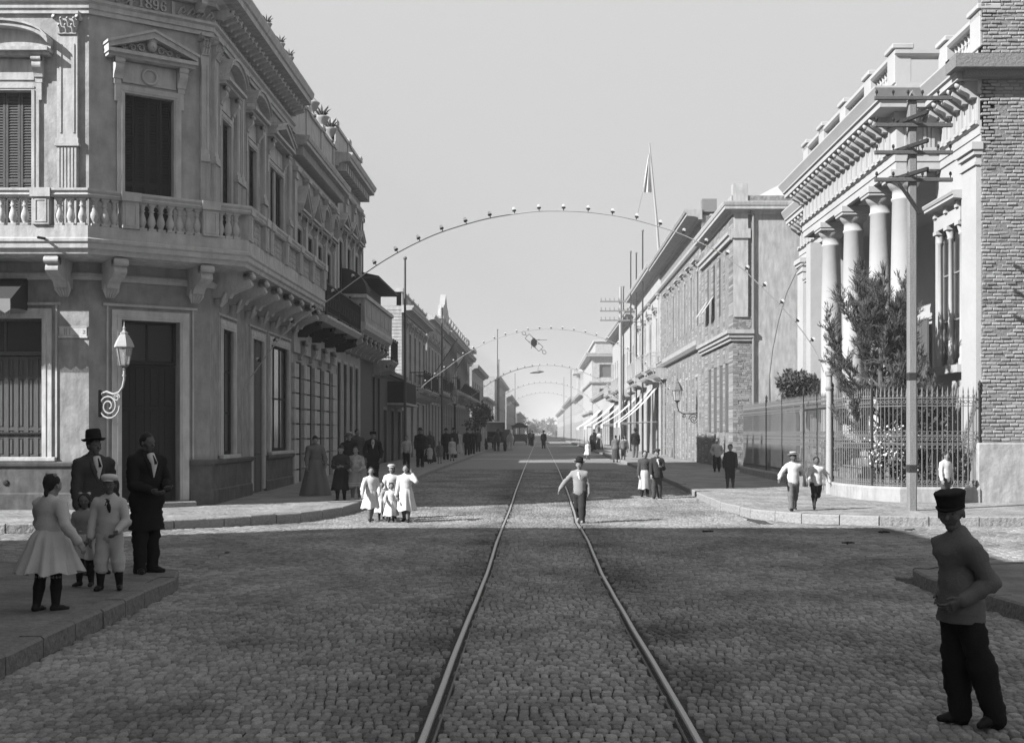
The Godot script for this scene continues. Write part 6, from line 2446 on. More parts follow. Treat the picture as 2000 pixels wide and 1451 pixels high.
func bush(called: String, label: String, p: Vector3, r: Vector3, n: int, leaf: float, m: Material, blooms := 0, category := "shrub", group := "") -> void:
	var t := thing(called, label, category, p, 0.0, group)
	var st := MB.new()
	for k in 6:
		var a := TAU * k / 6
		st.tube([Vector3(0, -0.1, 0), Vector3(cos(a) * r.x * 0.3, r.y * 0.8, sin(a) * r.z * 0.3), Vector3(cos(a) * r.x * 0.7, r.y * 1.5, sin(a) * r.z * 0.7)], [0.03, 0.02, 0.006], 5)
	obj("stems", st, M.bark, t)
	var cr := MB.new()
	var clumps := []
	for k in 26:
		var d := Vector3(rng.randf_range(-1, 1), rng.randf_range(-0.9, 1), rng.randf_range(-1, 1)).normalized() * pow(rng.randf(), 0.4)
		clumps.append(Vector3(d.x * r.x, r.y + d.y * r.y, d.z * r.z))
	for i in n:
		var c: Vector3 = clumps[i % clumps.size()]
		var q := c + Vector3(rng.randfn(0, 0.3) * r.x, rng.randfn(0, 0.22) * r.y, rng.randfn(0, 0.3) * r.z) * 0.55
		if q.y < 0.02:
			continue
		var u := Vector3(rng.randf_range(-1, 1), rng.randf_range(-0.5, 1), rng.randf_range(-1, 1)).normalized()
		var w := u.cross(Vector3(rng.randf_range(-1, 1), rng.randf_range(-1, 1), rng.randf_range(-1, 1))).normalized()
		var l := leaf * rng.randf_range(0.7, 1.3)
		cr.quad(q, q + u * l * 0.5 + w * l * 0.25, q + u * l, q + u * l * 0.5 - w * l * 0.25)
	obj("foliage", cr, m, t)
	if blooms:
		var bl := MB.new()
		for i in blooms:
			var c: Vector3 = clumps[rng.randi() % clumps.size()]
			bl.ball(c + Vector3(rng.randfn(0, 0.25) * r.x, rng.randf() * 0.4 * r.y, rng.randfn(0, 0.25) * r.z), rng.randf_range(0.018, 0.035), 6)
		obj("blossom", bl, M.blossom, t, "stuff")


func plants() -> void:
	conifer()
	rng.seed = 19
	bush("clipped_tree", "round-headed dark tree rising above the far end of the railing", Vector3(9.25, 2.45, -46.0), Vector3(0.6, 0.72, 0.6), 2800, 0.2, M.leaf_dark, 0, "tree")
	var tk := MB.new()
	tk.tube([Vector3(0, -2.5, 0), Vector3(0.05, -1.0, 0), Vector3(0, 0.6, 0)], [0.09, 0.07, 0.05], 8)
	obj("trunk", tk, M.bark, get_node("clipped_tree"))
	bush("leafy_shrub", "broad dark shrub against the hall's window behind the railing", Vector3(9.9, 0.2, -33.0), Vector3(0.75, 1.5, 0.6), 3200, 0.17, M.leaf_dark)
	bush("flowering_shrub", "pale flowering shrub behind the front of the railing", Vector3(9.0, 0.2, -32.3), Vector3(0.55, 0.8, 0.35), 1500, 0.12, M.leaf_mid, 420)
	bush("low_hedge_plant", "low dense shrub at the foot of the front railing", Vector3(9.7, 0.1, -32.2), Vector3(0.6, 0.45, 0.3), 1500, 0.12, M.leaf_mid)
	bush("ivy_shrub", "thin leafy climber beside the hall's brick corner", Vector3(10.4, 0.2, -32.1), Vector3(0.3, 0.7, 0.25), 900, 0.12, M.leaf_mid)
	bush("gate_shrub", "dark shrub just inside the railing gate", Vector3(9.2, 0.2, -38.5), Vector3(0.5, 0.7, 0.5), 1300, 0.15, M.leaf_dark)
	# trees closing the far end of the street
	for q in [[-8.0, 640.0, 9.0], [-2.0, 660.0, 8.0], [4.0, 655.0, 9.5], [9.0, 640.0, 6.0], [14.0, 630.0, 7.0], [-14.0, 640.0, 8.0]]:
		bush("distant_tree", "hazy tree closing the far end of the street", Vector3(q[0], -0.3, -q[1]), Vector3(q[2] * 0.5, q[2] * 0.5, q[2] * 0.5), 900, 1.1, M.leaf_mid, 0, "tree", "trees at the end of the street")
	# small street tree on the shaded side by the carts
	bush("street_tree", "small dark street tree by the carts on the shaded side", Vector3(-5.6, 1.6, -118.0), Vector3(1.3, 1.5, 1.3), 1500, 0.3, M.leaf_dark, 0, "tree")


# ---------------------------------------------------------------- vehicles far along the street
func wheel(t: Node3D, p: Vector3, r: float, called := "wheel") -> void:
	var b := MB.new()
	var pts := []
	for i in 21:
		pts.append(Vector3(0, r * cos(TAU * i / 20), r * sin(TAU * i / 20)))
	b.tube(pts, 0.04, 6)
	for k in 10:
		var a := TAU * k / 10
		b.tube([Vector3.ZERO, Vector3(0, r * cos(a), r * sin(a))], 0.018, 4)
	b.tube([Vector3(-0.12, 0, 0), Vector3(0.12, 0, 0)], 0.07, 8)
	var o := obj(called, b, M.wood_dark, t)
	o.position = p


func horse(label: String, p: Vector3, turn: float, m: Material) -> void:
	var t := thing("horse", label, "horse", p, turn)
	var b := Blob.new()
	b.add(Vector3(0, 1.15, -0.55), Vector3(0, 1.12, 0.45), 0.29, 0.3, 0.1)
	b.add(Vector3(0, 1.2, 0.5), Vector3(0, 1.75, 0.95), 0.22, 0.13, 0.1)
	b.add(Vector3(0, 1.78, 0.95), Vector3(0, 1.5, 1.4), 0.13, 0.075, 0.06)
	for s in [-1.0, 1.0]:
		b.add(Vector3(s * 0.05, 1.9, 0.92), Vector3(s * 0.07, 2.0, 0.9), 0.035, 0.012, 0.03)
		b.add(Vector3(s * 0.16, 1.0, 0.45), Vector3(s * 0.15, 0.55, 0.5), 0.13, 0.065, 0.06)
		b.add(Vector3(s * 0.15, 0.55, 0.5), Vector3(s * 0.15, 0.08, 0.5), 0.06, 0.05, 0.03)
		b.add(Vector3(s * 0.16, 1.05, -0.6), Vector3(s * 0.16, 0.75, -0.45), 0.17, 0.1, 0.06)
		b.add(Vector3(s * 0.16, 0.75, -0.45), Vector3(s * 0.15, 0.5, -0.72), 0.09, 0.06, 0.04)
		b.add(Vector3(s * 0.15, 0.5, -0.72), Vector3(s * 0.15, 0.07, -0.66), 0.055, 0.05, 0.03)
	var mb := MB.new()
	b.into(mb, 0.045)
	obj("body", mb, m, t)
	var tl := MB.new()
	tl.tube([Vector3(0, 1.3, -0.85), Vector3(0, 1.0, -1.0), Vector3(0, 0.6, -0.98)], [0.05, 0.07, 0.02], 6)
	obj("tail", tl, M.hair, t)
	var mn := MB.new()
	mn.tube([Vector3(0, 1.4, 0.4), Vector3(0, 1.75, 0.7), Vector3(0, 1.95, 0.9)], [0.06, 0.07, 0.04], 6)
	obj("mane", mn, M.hair, t)


func carts() -> void:
	var t := thing("hooded_carriage", "horse carriage with a pale folding hood by the shaded kerb", "carriage", Vector3(-3.9, 0.14, -112.0), 0.12)
	var b := MB.new()
	b.cb(-0.7, 0.7, 0.75, 1.25, -0.9, 0.9, 0.08)
	b.cb(-0.65, 0.65, 1.1, 1.7, -0.9, -0.72, 0.05)
	obj("body", b, M.wood_dark, t)
	var h := MB.new()
	var pf := PackedVector2Array([Vector2(-0.95, 1.7), Vector2(-0.85, 2.2), Vector2(-0.45, 2.55), Vector2(0.35, 2.6), Vector2(0.45, 2.5), Vector2(-0.4, 2.4), Vector2(-0.75, 1.7)])
	h.xf = Transform3D(Basis(Vector3(0, 0, 1), Vector3.UP, Vector3(-1, 0, 0)), Vector3.ZERO)
	h.prism(pf, -0.75, 0.75)
	h.prism(PackedVector2Array([Vector2(-0.95, 1.7), Vector2(-0.85, 2.2), Vector2(-0.45, 2.55), Vector2(0.35, 2.6), Vector2(0.2, 2.0)]), -0.77, -0.751)
	obj("hood", h, M.canvas_white, t)
	for s in [-1.0, 1.0]:
		wheel(t, Vector3(s * 0.82, 0.55, -0.6), 0.55)
		wheel(t, Vector3(s * 0.82, 0.45, 0.75), 0.45)
	horse("dark horse harnessed before the hooded carriage", Vector3(-3.7, 0.14, -109.0), 0.12, M.horse_hide)
	horse("pale-legged horse standing behind the hooded carriage", Vector3(-2.7, 0.14, -116.0), 0.1, M.horse_pale)
	var c := thing("cart", "dark flat cart with raised sides beyond the hooded carriage", "cart", Vector3(-3.6, 0.15, -122.0), 0.0)
	var cb := MB.new()
	cb.cb(-0.8, 0.8, 0.8, 0.95, -1.4, 1.4, 0.03)
	for s in [-1.0, 1.0]:
		cb.cb(s * 0.78 - 0.03, s * 0.78 + 0.03, 0.95, 1.6, -1.4, 1.4, 0.02)
	cb.cb(-0.75, 0.75, 0.95, 1.9, 1.34, 1.4, 0.02)
	obj("body", cb, M.wood_mid, c)
	for s in [-1.0, 1.0]:
		wheel(c, Vector3(s * 0.92, 0.65, 0.0), 0.65)
	# tram far down the rails
	var m := thing("horse_tram", "dark horse tram with clerestory roof standing far down the rails", "tram", Vector3(-2.6, 0.16, -165.0))
	var tb := MB.new()
	tb.cb(-0.95, 0.95, 0.5, 1.4, -3.0, 3.0, 0.06)
	tb.cb(-0.95, 0.95, 2.2, 2.35, -3.0, 3.0, 0.03)
	for z in [-3.0, -2.0, -1.0, 0.0, 1.0, 2.0, 2.9]:
		for s in [-1.0, 1.0]:
			tb.bx(s * 0.93 - 0.03, s * 0.93 + 0.03, 1.4, 2.2, z, z + 0.1)
	for x in [-0.6, -0.05, 0.5]:
		tb.bx(x, x + 0.1, 1.4, 2.2, 2.93, 2.99)
	obj("body", tb, M.cloth_mid, m)
	var tr := MB.new()
	tr.prism(PackedVector2Array([Vector2(-1.1, 2.35), Vector2(1.1, 2.35), Vector2(1.0, 2.5), Vector2(0.5, 2.62), Vector2(0.5, 2.78), Vector2(0, 2.85), Vector2(-0.5, 2.78), Vector2(-0.5, 2.62), Vector2(-1.0, 2.5)]), -3.6, 3.6)
	obj("roof", tr, M.wood_mid, m)
	for z in [-1.0, 1.0]:
		for s in [-0.8, 0.8]:
			wheel(m, Vector3(s, 0.4, z), 0.4)


# ---------------------------------------------------------------- people
# arms: [swing forward, out to the side, elbow bend, forearm inward] in degrees; legs: [swing forward, knee bend, out]; index 0 is the side at -x when facing +z
func person(label: String, p: Vector3, turn: float, H: float, age: float, o: Dictionary, group := "") -> Node3D:
	var t := thing("person", label, "person", p, turn, group)
	var far: int = o.get("far", 0)
	var cell: float = [0.013, 0.021, 0.036][far]
	var hh := lerpf(0.185, 0.135, age) * H
	var hip := lerpf(0.44, 0.515, age) * H
	var sy := H - hh * 1.27
	var fat: float = o.get("fat", 1.0) * lerpf(1.12, 1.0, age)
	var sw := lerpf(0.104, 0.114, age) * H * (0.92 if o.get("woman", false) else 1.0)
	var ank := 0.04 * H
	var LL := hip - ank
	var legs: Array = o.get("legs", [[2, 2, 2], [-2, 2, 2]])
	var arms: Array = o.get("arms", [[3, 8, 12, 4], [3, 8, 12, 4]])
	var R := Basis(Vector3.RIGHT, deg_to_rad(o.get("lean", 0.0))) * Basis(Vector3.BACK, deg_to_rad(o.get("tilt", 0.0)))
	var skin: Material = M[o.get("skin", "skin")]
	# legs, then drop or raise the hips so that the lower foot stands on the ground
	var hp := []
	var kn := []
	var an := []
	var low := 1e9
	for i in 2:
		var s := -1.0 if i == 0 else 1.0
		var g: Array = legs[i]
		var a := deg_to_rad(g[0])
		var k := a - deg_to_rad(g[1])
		var ab := deg_to_rad(g[2])
		var h := Vector3(s * 0.05 * H, hip, 0)
		var d1 := Vector3(s * sin(ab), -cos(a) * cos(ab), sin(a))
		var d2 := Vector3(s * sin(ab) * 0.5, -cos(k), sin(k))
		hp.append(h)
		kn.append(h + d1 * LL * 0.52)
		an.append(kn[i] + d2 * LL * 0.48)
		low = minf(low, an[i].y)
	var drop := Vector3(0, ank - low, 0)
	for i in 2:
		hp[i] += drop
		kn[i] += drop
		an[i] += drop
	var C := Vector3(0, hip + drop.y, 0)
	var up := func(v: Vector3) -> Vector3:
		return C + R * (v - Vector3(0, hip, 0))
	var pelvis: Vector3 = up.call(Vector3(0, hip + 0.025 * H, 0))
	var waist: Vector3 = up.call(Vector3(0, lerpf(hip, sy, 0.38), 0.004 * H))
	var chest: Vector3 = up.call(Vector3(0, lerpf(hip, sy, 0.76), 0.006 * H))
	var neck: Vector3 = up.call(Vector3(0, sy + 0.015 * H, -0.008 * H))
	var hb: Vector3 = up.call(Vector3(0, sy + 0.03 * H, 0.0))
	var Rh := R * Basis(Vector3.UP, deg_to_rad(o.get("look", 0.0))) * Basis(Vector3.RIGHT, deg_to_rad(o.get("nod", 0.0)))
	var HC: Vector3 = up.call(Vector3(0, H - hh * 0.5, 0.012 * H))
	var hd := func(x: float, y: float, z: float) -> Vector3:
		return HC + Rh * (Vector3(x, y, z) * hh)
	var sh := []
	var el := []
	var wr := []
	var fd := []
	for i in 2:
		var s := -1.0 if i == 0 else 1.0
		var g: Array = arms[i]
		var a := deg_to_rad(g[0])
		var ab := deg_to_rad(g[1])
		var b := a + deg_to_rad(g[2])
		var iw := deg_to_rad(g[3])
		sh.append(up.call(Vector3(s * sw, sy - 0.025 * H, 0)))
		var d1 := R * Vector3(s * sin(ab), -cos(a) * cos(ab), sin(a) * cos(ab))
		var d2 := R * Vector3(s * (sin(ab) * 0.6 - sin(iw)), -cos(b) * cos(iw), sin(b) * cos(iw)).normalized()
		el.append(sh[i] + d1 * 0.172 * H)
		wr.append(el[i] + d2 * 0.145 * H)
		fd.append(d2)
	# ---- the body, one skin surface
	var body := MB.new()
	var b := Blob.new()
	var kk := 0.035 * H
	b.add(pelvis, waist, 0.078 * H * fat, 0.066 * H * fat, kk, 0.78)
	b.add(waist, chest, 0.066 * H * fat, 0.078 * H * fat, kk, 0.74)
	b.add(up.call(Vector3(-sw * 0.75, sy - 0.035 * H, 0)), up.call(Vector3(sw * 0.75, sy - 0.035 * H, 0)), 0.042 * H, 0.042 * H, kk, 0.9)
	b.add(neck, hd.call(0, -0.15, -0.03), 0.032 * H, 0.03 * H, 0.02 * H)
	for i in 2:
		b.add(sh[i], el[i], 0.028 * H * fat, 0.023 * H * fat, 0.02 * H)
		b.add(el[i], wr[i], 0.023 * H * fat, 0.016 * H, 0.015 * H)
		b.add(hp[i], kn[i], 0.056 * H * fat, 0.036 * H * fat, 0.03 * H)
		b.add(kn[i], an[i], 0.036 * H * fat, 0.022 * H, 0.015 * H)
		if far == 2:
			b.add(wr[i], wr[i] + fd[i] * 0.06 * H, 0.02 * H, 0.012 * H, 0.01)
	b.into(body, cell)
	# head
	var hdm := Blob.new()
	var e := hh
	hdm.add(hd.call(0, 0.14, -0.07), hd.call(0, 0.12, 0.02), 0.36 * e, 0.35 * e, 0.05 * e, 1.0, 0.86 if far < 2 and absf(o.get("look", 0.0)) < 25.0 else 1.0)
	hdm.add(hd.call(0, 0.0, 0.1), hd.call(0, -0.33, 0.16), 0.26 * e, 0.15 * e, 0.12 * e)
	if far < 2:
		hdm.add(hd.call(0, 0.04, 0.33), hd.call(0, -0.09, 0.44), 0.035 * e, 0.055 * e, 0.05 * e)
		for s in [-1.0, 1.0]:
			hdm.add(hd.call(s * 0.33, 0.03, -0.02), hd.call(s * 0.35, -0.1, 0.0), 0.06 * e, 0.045 * e, 0.03 * e)
			hdm.add(hd.call(s * 0.07, 0.12, 0.345), hd.call(s * 0.2, 0.11, 0.29), 0.04 * e, 0.04 * e, 0.06 * e)
			hdm.add(hd.call(s * 0.17, -0.1, 0.26), hd.call(s * 0.14, -0.16, 0.26), 0.08 * e, 0.07 * e, 0.1 * e)
		hdm.add(hd.call(-0.08, -0.235, 0.31), hd.call(0.08, -0.235, 0.31), 0.03 * e, 0.03 * e, 0.04 * e)
	hdm.add(hd.call(0, -0.2, -0.02), neck, 0.2 * e, 0.031 * H, 0.06 * e)
	hdm.into(body, [0.0055, 0.01, 0.03][far])
	# hands with five fingers
	if far < 2:
		for i in 2:
			var hm := Blob.new()
			var d: Vector3 = fd[i]
			var s := -1.0 if i == 0 else 1.0
			var across := (R * Vector3(0, 0, 1) - d * d.dot(R * Vector3(0, 0, 1)))
			if across.length() < 0.3:
				across = R * Vector3(-s, 0, 0)
			across = across.normalized()
			var palm := d.cross(across).normalized() * s
			var w: Vector3 = wr[i]
			var hl := 0.105 * H
			hm.add(w - d * 0.02 * H, w + d * hl * 0.2, 0.017 * H, 0.018 * H, 0.01 * H)
			for f in 4:
				var off := across * (f - 1.5) * hl * -0.13
				var k0 := w + d * hl * 0.48 + off
				var ln: float = hl * [0.46, 0.52, 0.48, 0.38][f]
				var curl: float = o.get("curl", 0.5)
				var k1 := k0 + (d * cos(curl * 0.6) + palm * sin(curl * 0.6)) * ln * 0.5
				var k2 := k1 + (d * cos(curl * 1.6) + palm * sin(curl * 1.6)) * ln * 0.5
				hm.add(w + d * hl * 0.12 + off * 0.6, k0, 0.0125 * H, 0.0095 * H, 0.008 * H)
				hm.add(k0, k1, 0.0068 * H, 0.006 * H, 0.002)
				hm.add(k1, k2, 0.006 * H, 0.0048 * H, 0.002)
			var th := w + d * hl * 0.15 + across * hl * 0.2
			var th1 := th + (d * 0.75 + across * 0.6 + palm * 0.3).normalized() * hl * 0.24
			hm.add(w + d * hl * 0.1, th, 0.013 * H, 0.009 * H, 0.006 * H)
			hm.add(th, th1, 0.0085 * H, 0.007 * H, 0.003)
			hm.add(th1, th1 + (d * 0.95 + palm * 0.3).normalized() * hl * 0.2, 0.007 * H, 0.0055 * H, 0.002)
			hm.into(body, [0.0045, 0.0075][far])
	obj("body", body, skin, t)
	if far < 2:
		for s in [-1.0, 1.0]:
			var em := MB.new()
			em.ball(hd.call(s * 0.135, 0.045, 0.32), 0.05 * e, 8, 0.8)
			obj("eye", em, M.eye, t)
		var mm := MB.new()
		mm.tube([hd.call(-0.1, -0.235, 0.325), hd.call(0, -0.23, 0.345), hd.call(0.1, -0.235, 0.325)], [0.008 * e, 0.022 * e, 0.008 * e], 6)
		obj("mouth", mm, M.lip, t)
	# ---- clothes
	var grow := 0.013 * H
	var top: String = o.get("top", "jacket")
	var tm: Material = M[o.get("top_m", "cloth_dark")]
	var long := 0.0
	var tb := Blob.new()
	var hem: float = {"jacket": -0.055, "coat": -0.2, "jersey": -0.035, "shirt": 0.0, "blouse": 0.0, "vest": -0.02}.get(top, 0.0)
	var tail: Vector3 = up.call(Vector3(0, hip + hem * H, 0))
	var loose: float = {"jacket": 1.15, "coat": 1.2, "jersey": 1.16, "shirt": 1.1, "blouse": 1.12, "vest": 1.05}.get(top, 1.1) * fat
	b = tb
	b.add(pelvis + (tail - pelvis) * (1.0 if hem < 0.0 else 0.0), pelvis, 0.102 * H * loose if hem < 0.0 else 0.07 * H * loose, 0.082 * H * loose, kk, 0.8)
	b.add(pelvis, waist, (0.1 if hem < 0.0 else 0.083) * H * loose, 0.076 * H * loose, kk, 0.86 if hem < 0.0 else 0.8)
	b.add(waist, chest, 0.074 * H * loose, 0.084 * H * loose, kk, 0.78)
	b.add(up.call(Vector3(-sw * 0.7, sy - 0.045 * H, 0)), up.call(Vector3(sw * 0.7, sy - 0.045 * H, 0)), 0.048 * H, 0.048 * H, kk, 0.95)
	b.add(up.call(Vector3(0, sy - 0.02 * H, -0.01 * H)), up.call(Vector3(0, sy + 0.014 * H, -0.01 * H)), 0.052 * H, 0.04 * H, 0.02 * H)
	for s in [-1.0, 1.0]:
		b.add(up.call(Vector3(s * 0.02 * H, sy + 0.004 * H, -0.008 * H)), up.call(Vector3(s * sw * 0.9, sy - 0.022 * H, 0)), 0.04 * H, 0.03 * H, 0.03 * H)
	for i in 2:
		var cuff: Vector3 = el[i].lerp(wr[i], o.get("sleeve", 0.96))
		var puff := 1.28 if o.get("puff", false) else 1.0
		b.add(sh[i], el[i], 0.038 * H * puff, 0.034 * H, 0.02 * H)
		b.add(el[i], cuff, 0.034 * H, 0.026 * H, 0.012 * H)
		if not o.get("tight", false):
			b.add(el[i] + Vector3(0, -0.006 * H, 0), el[i].lerp(cuff, 0.4), 0.035 * H, 0.032 * H, 0.01 * H)
	var tmb := MB.new()
	b.into(tmb, cell * 0.95)
	# folds: push the cloth in and out along its normal
	var hemy0: float = tail.y
	if hem < 0.0:
		for i in tmb.v.size():
			if tmb.v[i].y < hemy0:
				tmb.v[i].y = hemy0 + (tmb.v[i].y - hemy0) * 0.06
				tmb.n[i] = Vector3(tmb.n[i].x, tmb.n[i].y * 0.2, tmb.n[i].z).normalized()
	var fn := FastNoiseLite.new()
	fn.seed = int(p.x * 77.0) + int(p.z * 13.0)
	fn.frequency = 6.0 / H
	fn.fractal_octaves = 3
	for i in tmb.v.size():
		var q := tmb.v[i]
		tmb.v[i] = q + tmb.n[i] * (0.006 + fn.get_noise_3d(q.x, q.y * 2.2, q.z) * 0.014 + fn.get_noise_3d(q.x * 2.5 + 5.0, q.y * 5.0, q.z * 2.5) * 0.008) * H
	obj(top, tmb, tm, t)
	if o.get("open", false) and far < 2:
		# shirt front showing in the coat's opening
		var f := MB.new()
		var fw := 0.026 * H
		var zf := 0.084 * H * loose * 0.8
		var q0: Vector3 = up.call(Vector3(0, sy + 0.02 * H, 0.045 * H))
		var q1: Vector3 = up.call(Vector3(0, lerpf(hip, sy, 0.86), zf + 0.004 * H))
		var q2: Vector3 = up.call(Vector3(0, lerpf(hip, sy, 0.55), zf + 0.004 * H))
		f.tube([q0, q1, q2], [0.03 * H, 0.03 * H, 0.006 * H], 10)
		obj("shirt_front", f, M.cloth_white, t)
		var ti := MB.new()
		ti.tube([q0 + R * Vector3(0, 0.0, 0.024 * H), q1 + R * Vector3(0, 0, 0.03 * H)], [0.008 * H, 0.012 * H], 6)
		obj("necktie", ti, M.cloth_black, t)
		var co := MB.new()
		var ring := []
		for i in 13:
			var a := TAU * i / 12
			ring.append(up.call(Vector3(sin(a) * 0.036 * H, sy + 0.03 * H - cos(a) * 0.006 * H, -0.002 * H + cos(a) * 0.036 * H)))
		co.tube(ring, 0.011 * H, 6)
		obj("collar", co, M.cloth_white, t)
		for s in [-1.0, 1.0]:
			var lp := MB.new()
			lp.tube([up.call(Vector3(s * 0.045 * H, sy + 0.02 * H, 0.02 * H)), up.call(Vector3(s * 0.042 * H, lerpf(hip, sy, 0.84), zf + 0.006 * H)), up.call(Vector3(s * 0.008 * H, lerpf(hip, sy, 0.5), zf + 0.008 * H))], [0.016 * H, 0.02 * H, 0.008 * H], 6)
			obj("lapel", lp, tm, t)
	if o.has("kerchief"):
		var kc := MB.new()
		var ring := []
		for i in 13:
			var a := TAU * i / 12
			ring.append(up.call(Vector3(sin(a) * 0.052 * H, sy + 0.014 * H - cos(a) * 0.016 * H, cos(a) * 0.05 * H)))
		kc.tube(ring, 0.016 * H, 6)
		kc.tube([up.call(Vector3(0.0, sy - 0.005 * H, 0.06 * H)), up.call(Vector3(0.012 * H, sy - 0.06 * H, 0.082 * H)), up.call(Vector3(0.02 * H, sy - 0.11 * H, 0.085 * H))], [0.018 * H, 0.02 * H, 0.008 * H], 6)
		kc.tube([up.call(Vector3(0.0, sy - 0.005 * H, 0.06 * H)), up.call(Vector3(-0.02 * H, sy - 0.05 * H, 0.082 * H))], [0.018 * H, 0.008 * H], 6)
		obj("neckerchief", kc, M[o.kerchief], t)
	# lower garment
	var bot: String = o.get("bottom", "trousers")
	var bm: Material = M[o.get("bottom_m", "cloth_dark")]
	if bot == "trousers" or bot == "breeches":
		var l := Blob.new()
		l.add(pelvis + R * Vector3(0, 0.03 * H, 0), pelvis, 0.066 * H * fat, 0.074 * H * fat, kk, 0.8)
		l.add(pelvis, pelvis - Vector3(0, 0.05 * H, 0), 0.074 * H * fat, 0.066 * H * fat, kk, 0.8)
		var baggy: float = o.get("baggy", 1.0)
		for i in 2:
			l.add(hp[i], kn[i], 0.06 * H * fat, 0.05 * H * baggy, 0.028 * H)
			var endp: Vector3 = an[i] + Vector3(0, -0.012 * H, 0) if bot == "trousers" else kn[i].lerp(an[i], o.get("knee", 0.32))
			l.add(kn[i], endp, 0.05 * H * baggy, (0.04 if bot == "trousers" else 0.047) * H * baggy, 0.012 * H)
		var lm := MB.new()
		l.into(lm, cell)
		for i in lm.v.size():
			var q := lm.v[i]
			lm.v[i] = q + lm.n[i] * (0.004 + fn.get_noise_3d(q.x + 9.0, q.y * 1.6, q.z) * 0.013 + fn.get_noise_3d(q.x * 2.5, q.y * 4.0 + 7.0, q.z * 2.5) * 0.007) * H
		obj(bot, lm, bm, t)
	else:
		var hemy: float = o.get("hem", 0.2) * H + drop.y * 0.0
		var wide: float = o.get("wide", 0.17) * H
		var pleats: int = o.get("pleats", 11)
		var sm := MB.new()
		var seg := 66 if far < 2 else 26
		var rows := 12 if far < 2 else 6
		var topc: Vector3 = waist + Vector3(0, 0.012 * H, 0)
		var mid: Vector3 = (an[0] + an[1]) * 0.5
		var grid := []
		for j in rows + 1:
			var v := float(j) / rows
			var c := topc.lerp(Vector3(mid.x * 0.6, hemy, mid.z * 0.7 + o.get("sweep", 0.0) * H), v)
			var r := lerpf(0.074 * H * fat, wide, pow(v, 0.72)) + 0.012 * H * sin(PI * minf(1.0, v * 2.2)) * (1.0 if v < 0.45 else 0.0)
			var row := []
			for i in seg:
				var a := TAU * i / seg
				var ru: float = r * (1.0 + o.get("fold", 0.12) * pow(v, 0.8) * sin(pleats * a + 1.6 * sin(2.0 * a) + p.x * 5.0) * (0.7 + 0.5 * sin(3.0 * a + p.z)) + 0.06 * v * sin(3.0 * a + p.x) + 0.05 * v * sin(2.0 * a + p.z * 3.0))
				var q := c + Vector3(cos(a) * ru, 0.012 * H * v * sin(pleats * a * 0.5), sin(a) * ru * 0.86)
				row.append(q)
			grid.append(row)
		var base := sm.v.size()
		for j in rows + 1:
			for i in seg:
				var du: Vector3 = grid[j][(i + 1) % seg] - grid[j][(i + seg - 1) % seg]
				var dv: Vector3 = grid[mini(j + 1, rows)][i] - grid[maxi(j - 1, 0)][i]
				sm.put(grid[j][i], du.cross(dv))
		for j in rows:
			for i in seg:
				var i2 := (i + 1) % seg
				var a := base + j * seg + i
				var c2 := base + j * seg + i2
				sm.ix.append_array(PackedInt32Array([a, a + seg, c2 + seg, a, c2 + seg, c2]))
		obj(bot, sm, bm, t)
		if o.has("band"):
			for q in [0.8, 0.9]:
				var bd := MB.new()
				var ring := []
				for i in 41:
					var a := TAU * i / 40
					var r := lerpf(0.074 * H, wide, pow(q, 0.72)) * 1.05
					var c := topc.lerp(Vector3(mid.x * 0.6, hemy, mid.z * 0.7), q)
					ring.append(c + Vector3(cos(a) * r, 0, sin(a) * r * 0.86))
				bd.tube(ring, 0.01 * H, 5)
				obj("hem_band", bd, M[o.band], t)
		var bl := MB.new()
		var wring := []
		for i in 25:
			var a := TAU * i / 24
			wring.append(topc + Vector3(cos(a) * 0.079 * H * fat, 0, sin(a) * 0.066 * H * fat))
		bl.tube(wring, 0.013 * H, 6)
		obj("waistband", bl, M[o.get("belt", o.get("bottom_m", "cloth_dark"))], t)
	# stockings and shoes
	if o.has("stockings"):
		var k := Blob.new()
		for i in 2:
			k.add(hp[i].lerp(kn[i], 0.6), kn[i], 0.045 * H * fat, 0.038 * H * fat, 0.01)
			k.add(kn[i].lerp(an[i], -0.05), kn[i].lerp(an[i], 0.35), 0.036 * H * fat, 0.04 * H * fat, 0.01)
			k.add(kn[i].lerp(an[i], 0.35), an[i], 0.04 * H * fat, 0.028 * H, 0.01)
		var km := MB.new()
		k.into(km, cell)
		obj("stockings", km, M[o.stockings], t)
	for i in 2:
		var f := Blob.new()
		var s := -1.0 if i == 0 else 1.0
		var tw := deg_to_rad(o.get("splay", 14.0)) * s
		var ft := Vector3(sin(tw), 0, cos(tw))
		var pitch: float = clampf((an[i].y - ank) / (0.1 * H), 0.0, 1.0)
		ft = (ft * (1.0 - 0.7 * pitch) + Vector3(0, -0.9 * pitch, 0)).normalized()
		var A: Vector3 = an[i]
		f.add(A + Vector3(0, 0.012 * H, 0), A - Vector3(0, 0.012 * H, 0) - ft * 0.012 * H, 0.029 * H, 0.026 * H, 0.015 * H)
		f.add(A - Vector3(0, 0.016 * H, 0) - ft * 0.018 * H, A - Vector3(0, 0.02 * H, 0) + ft * 0.055 * H, 0.024 * H, 0.023 * H, 0.012 * H)
		f.add(A - Vector3(0, 0.02 * H, 0) + ft * 0.05 * H, A - Vector3(0, 0.024 * H, 0) + ft * 0.092 * H, 0.024 * H, 0.016 * H, 0.01 * H)
		var fm := MB.new()
		f.into(fm, maxf(cell * 0.7, 0.009))
		obj("shoe", fm, M[o.get("shoes", "shoe")] if o.get("shoes", "shoe") != "none" else skin, t)
	# hair
	var hm2: Material = M[o.get("hair_m", "hair")]
	var hr := Blob.new()
	hr.add(hd.call(0, 0.2, -0.1), hd.call(0, 0.18, -0.02), 0.365 * e, 0.34 * e, 0.05 * e)
